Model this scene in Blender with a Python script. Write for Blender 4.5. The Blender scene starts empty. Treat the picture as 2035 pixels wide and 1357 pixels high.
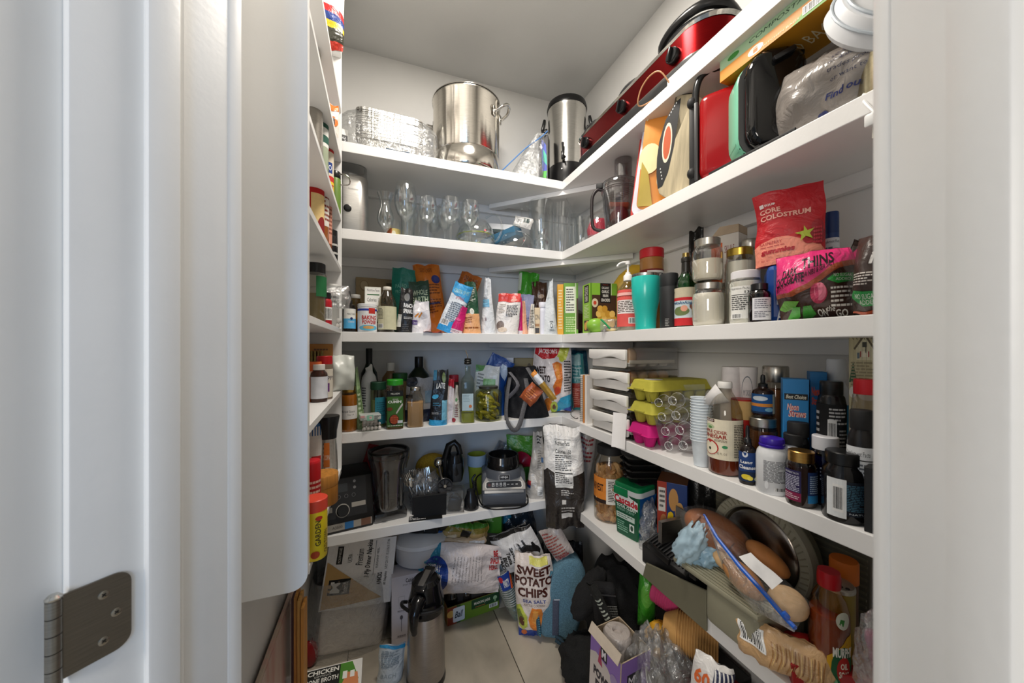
import bpy, bmesh, math, random
from mathutils import Vector, Matrix, Euler, noise
random.seed(7)
SC = bpy.context.scene
COL = SC.collection
# ---------------- camera, light, exposure ----------------
F, CX, CY, H = 700.0, 1017.5, 688.0, 1.22      # focal length in pixels, eye height in metres
YAW = math.radians(20.4)
CS, SN = math.cos(YAW), math.sin(YAW)
cam = bpy.data.objects.new('camera', bpy.data.cameras.new('camera'))
COL.objects.link(cam)
cam.location = (0, 0, H)
cam.rotation_euler = (math.pi/2, 0, -YAW)
cam.data.sensor_width = 36.0
cam.data.lens = 36.0*F/2035
cam.data.shift_y = (CY-678.5)/2035
cam.data.clip_start = 0.01
cam.data.dof.use_dof = True
cam.data.dof.focus_distance = 1.35
cam.data.dof.aperture_fstop = 6.3
SC.camera = cam
W = bpy.data.worlds.new('world'); SC.world = W
W.use_nodes = True
W.node_tree.nodes['Background'].inputs[0].default_value = (0.80, 0.90, 1.0, 1)
W.node_tree.nodes['Background'].inputs[1].default_value = .26
def area(name, loc, tgt, sx, sy, power, col, shape='RECTANGLE'):
    l = bpy.data.lights.new(name, 'AREA'); l.shape = shape; l.size = sx; l.size_y = sy
    l.energy = power; l.color = col
    o = bpy.data.objects.new(name, l); COL.objects.link(o); o.location = loc
    o.rotation_euler = (Vector(tgt)-Vector(loc)).to_track_quat('-Z', 'Y').to_euler()
    return o
area('ceiling_lamp', (0.30, 0.88, 2.55), (0.30, 0.90, 0), .34, .34, 15, (1.0, .93, .84), 'DISK')
area('kitchen_window', (-1.2, -2.9, 1.6), (0.45, 1.5, 1.2), .9, 1.5, 26, (.38, .62, 1.0))
area('kitchen_lamp', (-1.85, -1.55, 1.85), (0.55, 1.0, .95), .7, .7, 30, (1.0, .93, .85))  # unseen fill light, added behind the camera to brighten the shelves
SC.view_settings.view_transform = 'Standard'
SC.view_settings.look = 'None'
SC.view_settings.gamma = 1
SC.view_settings.use_curve_mapping = False
SC.view_settings.exposure = 0.18
SC.cycles.use_denoising = True
SC.cycles.transparent_max_bounces = 28
SC.cycles.max_bounces = 8
SC.cycles.caustics_reflective = False
SC.cycles.caustics_refractive = False
SC.cycles.sample_clamp_indirect = 4

# ---------------- materials ----------------
def lin(h):
    c = [int(h[i:i+2], 16)/255 for i in (0, 2, 4)]
    return tuple(x/12.92 if x <= .04045 else ((x+.055)/1.055)**2.4 for x in c)
MC = {}
def _new(k):
    m = bpy.data.materials.new(k); m.use_nodes = True
    return m, m.node_tree, m.node_tree.nodes, m.node_tree.links
def _noise(n, l, scale, detail=3, st=None):
    tc = n.new('ShaderNodeTexCoord'); tx = n.new('ShaderNodeTexNoise')
    tx.inputs['Scale'].default_value = scale; tx.inputs['Detail'].default_value = detail
    if st:
        mp = n.new('ShaderNodeMapping'); mp.inputs['Scale'].default_value = st
        l.new(tc.outputs['Object'], mp.inputs[0]); l.new(mp.outputs[0], tx.inputs['Vector'])
    else: l.new(tc.outputs['Object'], tx.inputs['Vector'])
    return tx
def M(col, k='p', r=None):
    key = (col, k, r)
    if key in MC: return MC[key]
    m, t, n, l = _new(k+'_'+col)
    b = n['Principled BSDF']; out = n['Material Output']; c = lin(col)
    b.inputs['Base Color'].default_value = (*c, 1)
    b.inputs['Specular IOR Level'].default_value = .4
    R = r
    def var(tx, a, z, amt=1.0):
        rp = n.new('ShaderNodeValToRGB')
        rp.color_ramp.elements[0].position = .3; rp.color_ramp.elements[1].position = .7
        rp.color_ramp.elements[0].color = (*[x*a for x in c], 1); rp.color_ramp.elements[1].color = (*[min(1, x*z) for x in c], 1)
        l.new(tx.outputs['Fac'], rp.inputs[0]); l.new(rp.outputs[0], b.inputs['Base Color'])
    def bump(tx, s, d=.01):
        bp = n.new('ShaderNodeBump'); bp.inputs['Strength'].default_value = s; bp.inputs['Distance'].default_value = d
        l.new(tx.outputs['Fac'], bp.inputs['Height']); return bp
    if k == 'p':                                         # plastic, board, paint
        b.inputs['Roughness'].default_value = .42 if R is None else R
        tx = _noise(n, l, 14); var(tx, .94, 1.04)
    elif k == 'paper':
        b.inputs['Roughness'].default_value = .8 if R is None else R
        tx = _noise(n, l, 60); var(tx, .93, 1.03)
    elif k == 'cloth':
        b.inputs['Roughness'].default_value = .92
        tx = _noise(n, l, 260); var(tx, .7, 1.25); bp = bump(tx, .5, .004); l.new(bp.outputs[0], b.inputs['Normal'])
    elif k == 'bag':                                     # printed foil film, crinkled
        b.inputs['Roughness'].default_value = .3 if R is None else R
        b.inputs['Specular IOR Level'].default_value = .6
        tx = _noise(n, l, 26, 4); tx.inputs['Distortion'].default_value = 1.2; bp = bump(tx, .55, .012)
        l.new(bp.outputs[0], b.inputs['Normal'])
    elif k == 'metal':
        b.inputs['Metallic'].default_value = 1; b.inputs['Roughness'].default_value = .25 if R is None else R
        tx = _noise(n, l, 30, 4, (1, 1, 25)); bp = bump(tx, .06, .002); l.new(bp.outputs[0], b.inputs['Normal']); var(tx, .88, 1.08)
    elif k == 'foil':
        b.inputs['Metallic'].default_value = 1; b.inputs['Roughness'].default_value = .3
        tx = _noise(n, l, 60, 4); tx.inputs['Distortion'].default_value = 1; bp = bump(tx, .6, .008); l.new(bp.outputs[0], b.inputs['Normal'])
    elif k == 'wood':
        b.inputs['Roughness'].default_value = .5
        tx = _noise(n, l, 8, 5, (14, 14, 1.2)); var(tx, .72, 1.15)
    elif k == 'bread':
        b.inputs['Roughness'].default_value = .6
        tx = _noise(n, l, 11, 5); var(tx, .55, 1.35); bp = bump(tx, .4); l.new(bp.outputs[0], b.inputs['Normal'])
    elif k in ('glass', 'film', 'tint'):                 # thin walls: what passes through plus a facing-dependent reflection
        tr = n.new('ShaderNodeBsdfTransparent'); gl = n.new('ShaderNodeBsdfGlossy'); mx = n.new('ShaderNodeMixShader')
        lw = n.new('ShaderNodeLayerWeight'); mr = n.new('ShaderNodeMapRange')
        lw.inputs[0].default_value = .35 if k != 'film' else .3
        mr.inputs['To Min'].default_value = {'glass': .05, 'film': .09 if R is None else (.04 if R > .1 else .02), 'tint': .03}[k]
        mr.inputs['To Max'].default_value = {'glass': .7, 'film': .75 if R is None else (.34 if R > .1 else .20), 'tint': .42}[k]
        l.new(lw.outputs['Facing'], mr.inputs['Value']); l.new(mr.outputs[0], mx.inputs[0])
        tr.inputs[0].default_value = (*[x**.5 for x in c], 1)
        gl.inputs[0].default_value = (.95, .96, .97, 1) if k != 'tint' else (.8, .8, .8, 1)
        gl.inputs['Roughness'].default_value = {'glass': .04, 'film': .16, 'tint': .06}[k] if R is None else R
        if k == 'film':
            tx = _noise(n, l, 22, 5); tx.inputs['Distortion'].default_value = 1.6; bp = bump(tx, .9, .02)
            l.new(bp.outputs[0], gl.inputs['Normal']); l.new(bp.outputs[0], lw.inputs['Normal'])
            df = n.new('ShaderNodeBsdfDiffuse'); df.inputs[0].default_value = (.8, .8, .8, 1); m2 = n.new('ShaderNodeMixShader'); m2.inputs[0].default_value = .10 if R is None else .03
            l.new(tr.outputs[0], m2.inputs[1]); l.new(df.outputs[0], m2.inputs[2]); l.new(m2.outputs[0], mx.inputs[1])
        else: l.new(tr.outputs[0], mx.inputs[1])
        l.new(gl.outputs[0], mx.inputs[2]); l.new(mx.outputs[0], out.inputs[0])
    elif k == 'milky':                                   # frosted translucent plastic
        b.inputs['Roughness'].default_value = .3
        tr = n.new('ShaderNodeBsdfTransparent'); mx = n.new('ShaderNodeMixShader'); mx.inputs[0].default_value = .62 if R is None else R
        l.new(tr.outputs[0], mx.inputs[1]); l.new(b.outputs[0], mx.inputs[2]); l.new(mx.outputs[0], out.inputs[0])
    elif k == 'concrete':
        b.inputs['Roughness'].default_value = .45
        tx = _noise(n, l, 3.5, 9); tx.inputs['Distortion'].default_value = .6; var(tx, .62, 1.18)
    elif k == 'marble':
        b.inputs['Roughness'].default_value = .3
        tx = _noise(n, l, 3, 6, (1, 3, .6)); tx.inputs['Distortion'].default_value = 2.2
        rp = n.new('ShaderNodeValToRGB'); rp.color_ramp.elements[0].position = .35; rp.color_ramp.elements[1].position = .62
        rp.color_ramp.elements[0].color = (*lin('cf9a90'), 1); rp.color_ramp.elements[1].color = (*c, 1)
        l.new(tx.outputs['Fac'], rp.inputs[0]); l.new(rp.outputs[0], b.inputs['Base Color'])
    elif k == 'paint':
        b.inputs['Roughness'].default_value = .38 if R is None else R
        tx = _noise(n, l, 5, 5); var(tx, .965, 1.02)
        t2 = _noise(n, l, 120, 2); bp = bump(t2, .06, .003); l.new(bp.outputs[0], b.inputs['Normal'])
    MC[key] = m
    return m
def mm(x): return M(*x) if isinstance(x, tuple) else (M(x) if isinstance(x, str) else x)
# ---------------- mesh builder ----------------
RB = {}
class G:
    def __init__(s): s.v = []; s.f = []; s.m = []; s.ms = []
    def mi(s, mat):
        mat = mm(mat)
        if mat not in s.ms: s.ms.append(mat)
        return s.ms.index(mat)
    def add(s, vs, fs, mat, X=None):
        b = len(s.v); i = s.mi(mat) if not isinstance(mat, list) else None
        s.v += [X @ Vector(v) for v in vs] if X is not None else [Vector(v) for v in vs]
        s.f += [tuple(q+b for q in f) for f in fs]
        s.m += [i]*len(fs) if i is not None else [s.mi(q) for q in mat]
        return s
    def box(s, c, d, mat, bev=0, rot=None, seg=2):
        key = (tuple(round(x, 5) for x in d), round(bev, 5), seg)
        if key not in RB:
            bm = bmesh.new(); bmesh.ops.create_cube(bm, size=1)
            bmesh.ops.scale(bm, vec=d, verts=bm.verts)
            if bev > 0: bmesh.ops.bevel(bm, geom=bm.edges[:], offset=min(bev, min(d)*.49), segments=seg, profile=.5, affect='EDGES')
            bm.verts.index_update()
            RB[key] = ([v.co.copy() for v in bm.verts], [tuple(v.index for v in f.verts) for f in bm.faces]); bm.free()
        X = Matrix.Translation(c)
        if rot: X = X @ Euler([math.radians(a) for a in rot]).to_matrix().to_4x4()
        return s.add(*RB[key], mat, X)
    def lathe(s, prof, mat, n=24, c=(0, 0, 0), sx=1, sy=1, X=None, sq=0):
        vs = []; fs = []; rings = []
        for r, z in prof:
            if r < 1e-6: rings.append([len(vs)]); vs.append((c[0], c[1], c[2]+z)); continue
            rg = []
            for i in range(n):
                a = 2*math.pi*i/n; ca, sa = math.cos(a), math.sin(a); q = r
                if sq: q = r/((abs(ca)**sq+abs(sa)**sq)**(1/sq))
                rg.append(len(vs)); vs.append((c[0]+q*ca*sx, c[1]+q*sa*sy, c[2]+z))
            rings.append(rg)
        for A, B in zip(rings, rings[1:]):
            if len(A) == 1 and len(B) == 1: continue
            for i in range(n):
                j = (i+1) % n
                if len(A) == 1: fs.append((A[0], B[j], B[i]))
                elif len(B) == 1: fs.append((A[i], A[j], B[0]))
                else: fs.append((A[i], A[j], B[j], B[i]))
        return s.add(vs, fs, mat, X)
    def tube(s, pts, r, mat, n=8, closed=False, flat=1):
        if 3 <= len(pts) <= 11 and not isinstance(r, (list, tuple)): pts = sm(pts, 4, closed)
        P = [Vector(p) for p in pts]; N = len(P); vs = []; fs = []; up = None
        for i, p in enumerate(P):
            a = P[(i-1) % N] if (closed or i) else p; b = P[(i+1) % N] if (closed or i < N-1) else p
            d = (b-a).normalized()
            if up is None: up = d.orthogonal().normalized() if abs(d.z) > .9 else Vector((0, 0, 1))
            x = d.cross(up)
            x = x.normalized() if x.length > 1e-6 else d.orthogonal().normalized()
            up = x.cross(d).normalized(); rr = r[i] if isinstance(r, (list, tuple)) else r
            for k in range(n):
                t = 2*math.pi*k/n; vs.append(p + x*(math.cos(t)*rr) + up*(math.sin(t)*rr*flat))
        for i in range(N if closed else N-1):
            for k in range(n):
                j = (i+1) % N; q = (k+1) % n; fs.append((i*n+k, i*n+q, j*n+q, j*n+k))
        if not closed: fs += [tuple(range(n))[::-1], tuple((N-1)*n+k for k in range(n))]
        return s.add(vs, fs, mat)
    def prism(s, poly, a, b, mat, ax='y', bev=0, X=None):
        n = len(poly); f = {'y': lambda p, t: (p[0], t, p[1]), 'z': lambda p, t: (p[0], p[1], t), 'x': lambda p, t: (t, p[0], p[1])}[ax]
        vs = [f(p, a) for p in poly]+[f(p, b) for p in poly]
        fs = [tuple(range(n)), tuple(range(n, 2*n))[::-1]]+[(i, i+n, (i+1) % n+n, (i+1) % n) for i in range(n)]
        bm = bmesh.new(); bv = [bm.verts.new(v) for v in vs]
        for q in fs: bm.faces.new([bv[i] for i in q])
        bmesh.ops.recalc_face_normals(bm, faces=bm.faces)
        if bev: bmesh.ops.bevel(bm, geom=bm.edges[:], offset=bev, segments=2, profile=.5, affect='EDGES')
        bm.verts.index_update()
        r = ([v.co.copy() for v in bm.verts], [tuple(v.index for v in q.verts) for q in bm.faces]); bm.free()
        return s.add(*r, mat, X)
    def surf(s, fn, nu, nv, mat, wrapu=False):
        vs = [fn(i/nu, j/nv) for j in range(nv+1) for i in range(nu+(0 if wrapu else 1))]
        w = nu+(0 if wrapu else 1); fs = []; ms = []
        for j in range(nv):
            for i in range(nu):
                k = (i+1) % w; fs.append((j*w+i, j*w+k, (j+1)*w+k, (j+1)*w+i))
                if callable(mat): ms.append(mat((i+.5)/nu, (j+.5)/nv))
        return s.add(vs, fs, ms if callable(mat) else mat)
    def ball(s, c, r, mat, n=12, m=8, rot=None):
        r = r if isinstance(r, (tuple, list)) else (r, r, r)
        X = Matrix.Translation(c)
        if rot: X = X @ Euler([math.radians(a) for a in rot]).to_matrix().to_4x4()
        X = X @ Matrix.Diagonal((*r, 1))
        return s.lathe([(math.sin(math.pi*i/m), -math.cos(math.pi*i/m)) if 0 < i < m else (0, -math.cos(math.pi*i/m)) for i in range(m+1)], mat, n, X=X)
    def mesh(s, name, ang=38):
        me = bpy.data.meshes.new(name); me.from_pydata([tuple(v) for v in s.v], [], s.f)
        for m in s.ms: me.materials.append(m)
        me.polygons.foreach_set('material_index', s.m)
        me.polygons.foreach_set('use_smooth', [True]*len(s.f))
        me.update()
        try: me.set_sharp_from_angle(angle=math.radians(ang))
        except Exception: pass
        return me
    def build(s, name, parent=None, label=None, ang=38, **kw):
        o = bpy.data.objects.new(name, s.mesh(name, ang)); COL.objects.link(o)
        if parent is not None: o.parent = parent
        if label: o['label'] = label
        for k, v in kw.items(): o[k] = v
        return o
def tag(o, label, cat, group=None):
    o['label'] = label; o['category'] = cat
    if group: o['group'] = group
    return o
def T(name, label, cat, P, rz=0, rx=0, ry=0, group=None):
    o = bpy.data.objects.new(name, None); COL.objects.link(o); o.location = P
    o.rotation_mode = 'XYZ'
    o.rotation_euler = (Matrix.Rotation(rz, 3, 'Z') @ Matrix.Rotation(math.radians(ry), 3, 'Y') @ Matrix.Rotation(math.radians(rx), 3, 'X')).to_euler()
    o.empty_display_size = .02
    return tag(o, label, cat, group)
def dup(o, parent=None):
    c = o.copy(); COL.objects.link(c); c.parent = parent
    for ch in list(o.children): dup(ch, c)
    return c
# ---------------- placing: pixel column + depth -> metres ----------------
YB, XR, YW, XW = 1.428, 0.777, 1.743, 1.035    # shelf fronts and walls
S1, S2, S3, S4, S5, FL = H+.754, H+.433, H+.054, H-.32, H-.69, 0.0
def ray(px):
    a = px-CX
    return Vector((F*SN+a*CS, F*CS-a*SN, 0))
class Hf(float): pass                              # height, with .c corrected for a round rim
def loc(sec, d, x0, x1, yt, Z):
    """point on shelf height Z under pixel columns x0..x1; returns point, width, height, metres per pixel"""
    xc = (x0+x1)/2; v = ray(xc); a = xc-CX
    if sec == 'B': k = (YB+d)/v.y
    elif sec == 'R': k = (XR+d)/v.x
    elif sec == 'X': k = d/v.x
    elif sec == 'Y': k = d/v.y
    else: k = (H-Z)/(d-CY)                              # 'Z': d is the pixel row of the base
    cf = math.sqrt(1+(a/F)**2)
    if sec == 'Z': k *= 1+(x1-x0)*.45/F/cf**2
    P = v*k; P.z = Z
    w = (x1-x0)*k/cf; q = min(w/2, .09)*.8/P.xy.length
    h = Hf(H+(CY-yt)*k-Z); h.c = H+(CY-yt)*k*(1-q if yt < CY else 1+q)-Z
    return P, w, h, k
def face(P, off=0): return math.atan2(-P[0], P[1])+math.radians(off)
def sm(pts, n=4, closed=False):
    P = [Vector(p) for p in pts]; N = len(P); out = []
    for i in range(N if closed else N-1):
        a = P[(i-1) % N] if (closed or i) else P[0]; b = P[i]; c = P[(i+1) % N]; d = P[(i+2) % N] if (closed or i < N-2) else P[-1]
        for j in range(n): t = j/n; out.append(.5*((2*b)+(c-a)*t+(2*a-5*b+4*c-d)*t*t+(3*b-a-3*c+d)*t**3))
    if not closed: out.append(P[-1])
    return out
# ---------------- printed matter ----------------
TX = {}
def glyphs(s, bold=0, shear=0):
    key = (s, bold, shear)
    if key not in TX:
        c = bpy.data.curves.new('t', 'FONT'); c.body = s; c.resolution_u = 2 if len(s) < 14 else 1; c.offset = bold; c.shear = shear
        o = bpy.data.objects.new('t', c); me = bpy.data.meshes.new_from_object(o)
        vs = [(v.co.x, v.co.y) for v in me.vertices]; fs = [tuple(p.vertices) for p in me.polygons]
        bpy.data.objects.remove(o); bpy.data.meshes.remove(me); bpy.data.curves.remove(c)
        xs = [v[0] for v in vs] or [0, 1]; ys = [v[1] for v in vs] or [0, 1]
        x0, x1, y0, y1 = min(xs), max(xs), min(ys), max(ys)
        TX[key] = ([((x-x0)/max(1e-6, x1-x0), (y-y0)/max(1e-6, y1-y0)) for x, y in vs], fs)
    return TX[key]
def decal(items, w, h, mp, parent, name='label', nu=8, nv=6, k='p', e0=.0004, label=None):
    """items in 0..1 of the w x h field; mp(x, y, e) lifts metres onto the surface"""
    bm = bmesh.new(); mats = []; ex = .00011
    def poly(pts, col, L):
        mt = M(col, k) if isinstance(col, str) else mm(col)
        if mt not in mats: mats.append(mt)
        if len(pts) < 3: return
        f = bm.faces.new([bm.verts.new((x*w, y*h, L)) for x, y in pts]); f.material_index = mats.index(mt)
    for L, it in enumerate(items):
        c = it[0]
        if c == 'r':
            _, x0, y0, x1, y1, col = it; poly([(x0, y0), (x1, y0), (x1, y1), (x0, y1)], col, L)
        elif c == 'e':
            _, cx, cy, rx, ry, col = it; poly([(cx+rx*math.cos(a*math.pi/10), cy+ry*math.sin(a*math.pi/10)) for a in range(20)], col, L)
        elif c == 'p': poly(it[1], it[2], L)
        elif c == 'l':                                   # small print: rows of words
            _, x0, y0, x1, y1, n, col = it; rn = random.Random(int(x0*97+y0*991+n))
            for i in range(n):
                y = y1-(i+.5)*(y1-y0)/n; t = (y1-y0)/n*.24; x = x0
                e = x0+(x1-x0)*(1 if rn.random() < .7 else rn.uniform(.5, .9))
                while x < e-.01:
                    q = min(e, x+rn.uniform(.1, .26)*(x1-x0)); poly([(x, y-t), (q, y-t), (q, y+t), (x, y+t)], col, L); x = q+.035*(x1-x0)
        elif c == 'b':                                   # bar code
            _, x0, y0, x1, y1 = it; rn = random.Random(3)
            poly([(x0, y0), (x1, y0), (x1, y1), (x0, y1)], 'f4f4f2', L-.3); x = x0+.06*(x1-x0)
            while x < x1-.1*(x1-x0):
                q = x+rn.choice((.02, .03, .05))*(x1-x0); poly([(x, y0+.1*(y1-y0)), (q, y0+.1*(y1-y0)), (q, y1-.1*(y1-y0)), (x, y1-.1*(y1-y0))], '141414', L); x = q+rn.choice((.02, .03, .04))*(x1-x0)
        elif c == 't':
            _, s, x0, y0, x1, y1, col = it[:7]; op = it[7] if len(it) > 7 else {}
            vs, fs = glyphs(s, op.get('b', 0), op.get('s', 0)); mt = M(col, k)
            if mt not in mats: mats.append(mt)
            ro = op.get('r', 0); bend = op.get('c', 0); sl = op.get('k', 0); bv = []
            for x, y in vs:
                if ro == 90: x, y = 1-y, x
                elif ro == -90: x, y = y, 1-x
                elif ro == 180: x, y = 1-x, 1-y
                y += bend*(1-(2*x-1)**2)+sl*x
                bv.append(bm.verts.new(((x0+x*(x1-x0))*w, (y0+y*(y1-y0))*h, L)))
            for q in fs:
                try: f = bm.faces.new([bv[i] for i in q]); f.material_index = mats.index(mt)
                except ValueError: pass
    for n, ax, S in ((nu, 0, w), (nv, 1, h)):
        for i in range(1, n):
            p = [0, 0, 0]; p[ax] = S*i/n; q = [0, 0, 0]; q[ax] = 1
            bmesh.ops.bisect_plane(bm, geom=bm.verts[:]+bm.edges[:]+bm.faces[:], dist=1e-7, plane_co=p, plane_no=q)
    for v in bm.verts:
        v.co = mp(v.co.x, v.co.y, e0+ex*v.co.z)
    me = bpy.data.meshes.new(name); bm.to_mesh(me); bm.free()
    for q in mats: me.materials.append(q)
    me.polygons.foreach_set('use_smooth', [False]*len(me.polygons))
    o = bpy.data.objects.new(name, me); COL.objects.link(o); o.parent = parent
    if label: o['label'] = label
    return o
def rem(items, a):
    """squeeze a printed design into the upper part, from height share a to the top"""
    f = lambda y: a+(1-a)*y; out = []
    for it in items:
        it = list(it); c = it[0]
        if c == 'p': it[1] = [(x, f(y)) for x, y in it[1]]
        elif c == 'e': it[2] = f(it[2]); it[4] *= 1-a
        elif c == 't': it[3] = f(it[3]); it[5] = f(it[5])
        else: it[2] = f(it[2]); it[4] = f(it[4])
        out.append(tuple(it))
    return out
def rfn(prof):
    def f(z):
        for (r0, z0), (r1, z1) in zip(prof, prof[1:]):
            if z1 > z0 and z0-1e-6 <= z <= z1+1e-6: return r0+(r1-r0)*(z-z0)/(z1-z0)
        return prof[-1][0]
    return f
# body outlines (radius share, height share)
CYL = [(0, 0), (.93, 0), (1, .02), (1, .95), (.96, .968), (0, .968)]
JAR = [(0, 0), (.9, 0), (1, .04), (1, .70), (.95, .79), (.80, .86), (.78, .90)]
WIDE = [(0, 0), (.92, 0), (1, .04), (1, .76), (.93, .84), (.86, .88)]
PILL = [(0, 0), (.93, 0), (1, .03), (1, .70), (.93, .77), (.72, .82), (.68, .85)]
VIN = [(0, 0), (.92, 0), (1, .04), (1, .58), (.97, .66), (.80, .77), (.50, .87), (.36, .92), (.34, .96)]
WINE = [(0, 0), (.93, 0), (1, .03), (1, .58), (.92, .66), (.5, .75), (.37, .80), (.36, .97)]
DROP = [(0, 0), (.93, 0), (1, .03), (1, .55), (.9, .61), (.5, .66), (.48, .70)]
SPICE = [(0, 0), (.94, 0), (1, .03), (1, .80), (.9, .84), (.82, .86)]
def bot(name, label, cat, L, prof, body, lid=None, fill=None, lab=None, off=0, group=None, n=26, lidn='lid', sq=0, extra=None, rx=0, ry=0, rs=1, hs=1, ll=None, lk='paper'):
    P, w, h, k = L; R = w/2*rs; h = getattr(h, 'c', h)*hs
    t = T(name, label, cat, P, face(P, off), rx, ry, group)
    pr = [(a*R, b*h) for a, b in prof]
    g = G(); g.lathe(pr, body, n, sq=sq); g.build('body', t)
    if fill:
        zf, fm = fill[:2]; q = fill[2] if len(fill) > 2 else .93; f = rfn(pr)
        pts = [(0, .004*h+.001)]+[(max(0, r*q), max(z, .004*h+.001)) for r, z in pr[1:] if z < zf*h]
        pts += [(f(zf*h)*q, zf*h), (0, zf*h)]
        G().lathe(pts, fm, n, sq=sq).build('contents', t)
    if lid:
        lp, lm = lid[:2]; G().lathe([(a*R, b*h) for a, b in lp], lm, 24).build(lidn, t)
    if lab:
        z0, z1, deg, bg, items = lab; f = rfn([p for p in pr[1:] if True]); W_ = math.radians(deg)*R
        if sq:
            def mp(x, y, e):
                z = z0*h+y; th = (x-W_/2)/R; a = th-math.pi/2; ca, sa = math.cos(a), math.sin(a)
                q = (f(z)+e)/((abs(ca)**sq+abs(sa)**sq)**(1/sq)); return Vector((q*ca, q*sa, z))
        else:
            def mp(x, y, e):
                z = z0*h+y; th = (x-W_/2)/R; q = f(z)+e; return Vector((q*math.sin(th), -q*math.cos(th), z))
        decal(([('r', 0, 0, 1, 1, bg)] if bg else [])+items, W_, (z1-z0)*h, mp, t, 'label', max(6, int(deg/9)), 4 if prof is not VIN else 6, lk, label=ll)
    if extra: extra(t, R, h)
    return t
def cap(z0, z1, r=.85, r2=None):
    r2 = r2 or r
    return [(0, z0), (r*.97, z0), (r, z0+.005), (r2, z1-.012), (r2*.93, z1), (0, z1)]
def bx(name, label, cat, L, d, body, front=(), off=0, left=(), right=(), top=(), bev=.0015, group=None, rx=0, ry=0, k='p', lz=0):
    P, w, h, kk = L
    t = T(name, label, cat, P+Vector((0, 0, lz)), face(P, off), rx, ry, group)
    G().box((0, 0, h/2), (w, d, h), body, bev).build('carton', t, ang=15)
    if front: decal(list(front), w, h, lambda x, y, e: Vector((x-w/2, -d/2-e, y)), t, 'front_print', 1, 1, k)
    if left: decal(list(left), d, h, lambda x, y, e: Vector((-w/2-e, d/2-x, y)), t, 'side_print', 1, 1, k)
    if right: decal(list(right), d, h, lambda x, y, e: Vector((w/2+e, x-d/2, y)), t, 'side_print', 1, 1, k)
    if top: decal(list(top), w, d, lambda x, y, e: Vector((x-w/2, y-d/2, h+e)), t, 'top_print', 1, 1, k)
    return t
def bag(name, label, cat, L, d, body, art=(), off=0, rx=0, ry=0, kind='pouch', seed=None, wr=.004, lean=0, tw=1.0, skew=0, group=None, nu=22, nv=26, k='bag', lz=0, crimp=True, back=None, twist=0, hs=1.0, ws=1.0, curl=0, artn='print'):
    """a filled foil bag: 'pouch' stands on a wide foot, 'pillow' is sealed at both ends, 'flat' is thin"""
    P, w, h, kk = L; w *= ws; h *= hs
    seed = (len(name)*1.7+P[0]*13+P[1]*7) if seed is None else seed
    if ry == 0 and kind != 'flat': ry = 2.6*math.sin(seed*9.1)
    t = T(name, label, cat, P+Vector((0, 0, lz)), face(P, off), rx, ry, group)
    def S(u, v, side, e=0):
        uu = 2*u-1; v_ = min(1, max(0, v))
        if kind == 'pouch': th = d/2*((1-v_)**.75*.92+.03)*(.86+.14*min(1, v_*8))
        elif kind == 'pillow': th = d/2*max(0, math.sin(math.pi*min(1, max(0, (v_-.02)/.96))))**.55+.0008
        else: th = d/2*(.35+.65*math.sin(math.pi*v_))
        ed = max(0, 1-abs(uu)**2.6)**.62
        wv = 1+(tw-1)*v_+.07*noise.noise(Vector((v_*3.2, seed, side*0)))
        if kind == 'pillow': wv *= .93+.07*math.sin(math.pi*v_)
        x = uu*w/2*wv + skew*w*v_ + w*.09*noise.noise(Vector((v_*2.1, seed*1.7, 3)))*v_
        zz = v_*h
        nz = noise.noise(Vector((x*22, zz*18, seed+side*3)))*1.0+.35*noise.noise(Vector((x*40+zz*16, zz*36-x*14, seed+side*5)))
        if kind == 'pillow': nz += 1.1*noise.noise(Vector((x*70, 0, seed)))*abs(2*v_-1)**3
        y = -side*(th*ed) + wr*1.35*nz*(.35+.65*ed) + lean*v_*v_*h
        if v_ < .04 and kind == 'pouch': y = -side*th*ed
        y += .006*math.sin(uu*3+seed)*v_ + curl*uu*uu*v_
        zz += h*(.035*noise.noise(Vector((uu*1.6, seed, v_*2)))+.018*uu*math.sin(seed*3.3))*(v_ if kind == 'pouch' else (2*v_-1))
        if kind == 'pillow' and crimp and (v_ < .03 or v_ > .97): y += .0016*math.sin(uu*60)
        if twist: a = math.radians(twist)*v_; x, y = x*math.cos(a)-y*math.sin(a), x*math.sin(a)+y*math.cos(a)
        return Vector((x, y-e*side, zz))
    g = G()
    g.surf(lambda u, v: S(u, v, 1), nu, nv, body); g.surf(lambda u, v: S(1-u, v, -1), nu, nv, back or body)
    if kind == 'pouch': g.surf(lambda u, v: S(u, 0, 1)*(1-v)+S(u, 0, -1)*v, nu, 1, body)
    bo = g.build('bag', t, ang=70)
    if art:
        gr = [[S(i/nu, j/nv, 1) for i in range(nu+1)] for j in range(nv+1)]
        off = Matrix.Rotation(math.radians(twist), 3, 'Z') @ Vector((0, -1, 0)) if twist else Vector((0, -1, 0))
        def mp(x, y, e):
            a = min(nu-1e-6, max(0, x/w*nu)); b = min(nv-1e-6, max(0, y/h*nv)); i, j = int(a), int(b); a -= i; b -= j
            return (gr[j][i]*(1-a)+gr[j][i+1]*a)*(1-b)+(gr[j+1][i]*(1-a)+gr[j+1][i+1]*a)*b+off*e
        decal(list(art), w, h, mp, t, artn, nu, nv, k, .0013)
    return t
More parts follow.
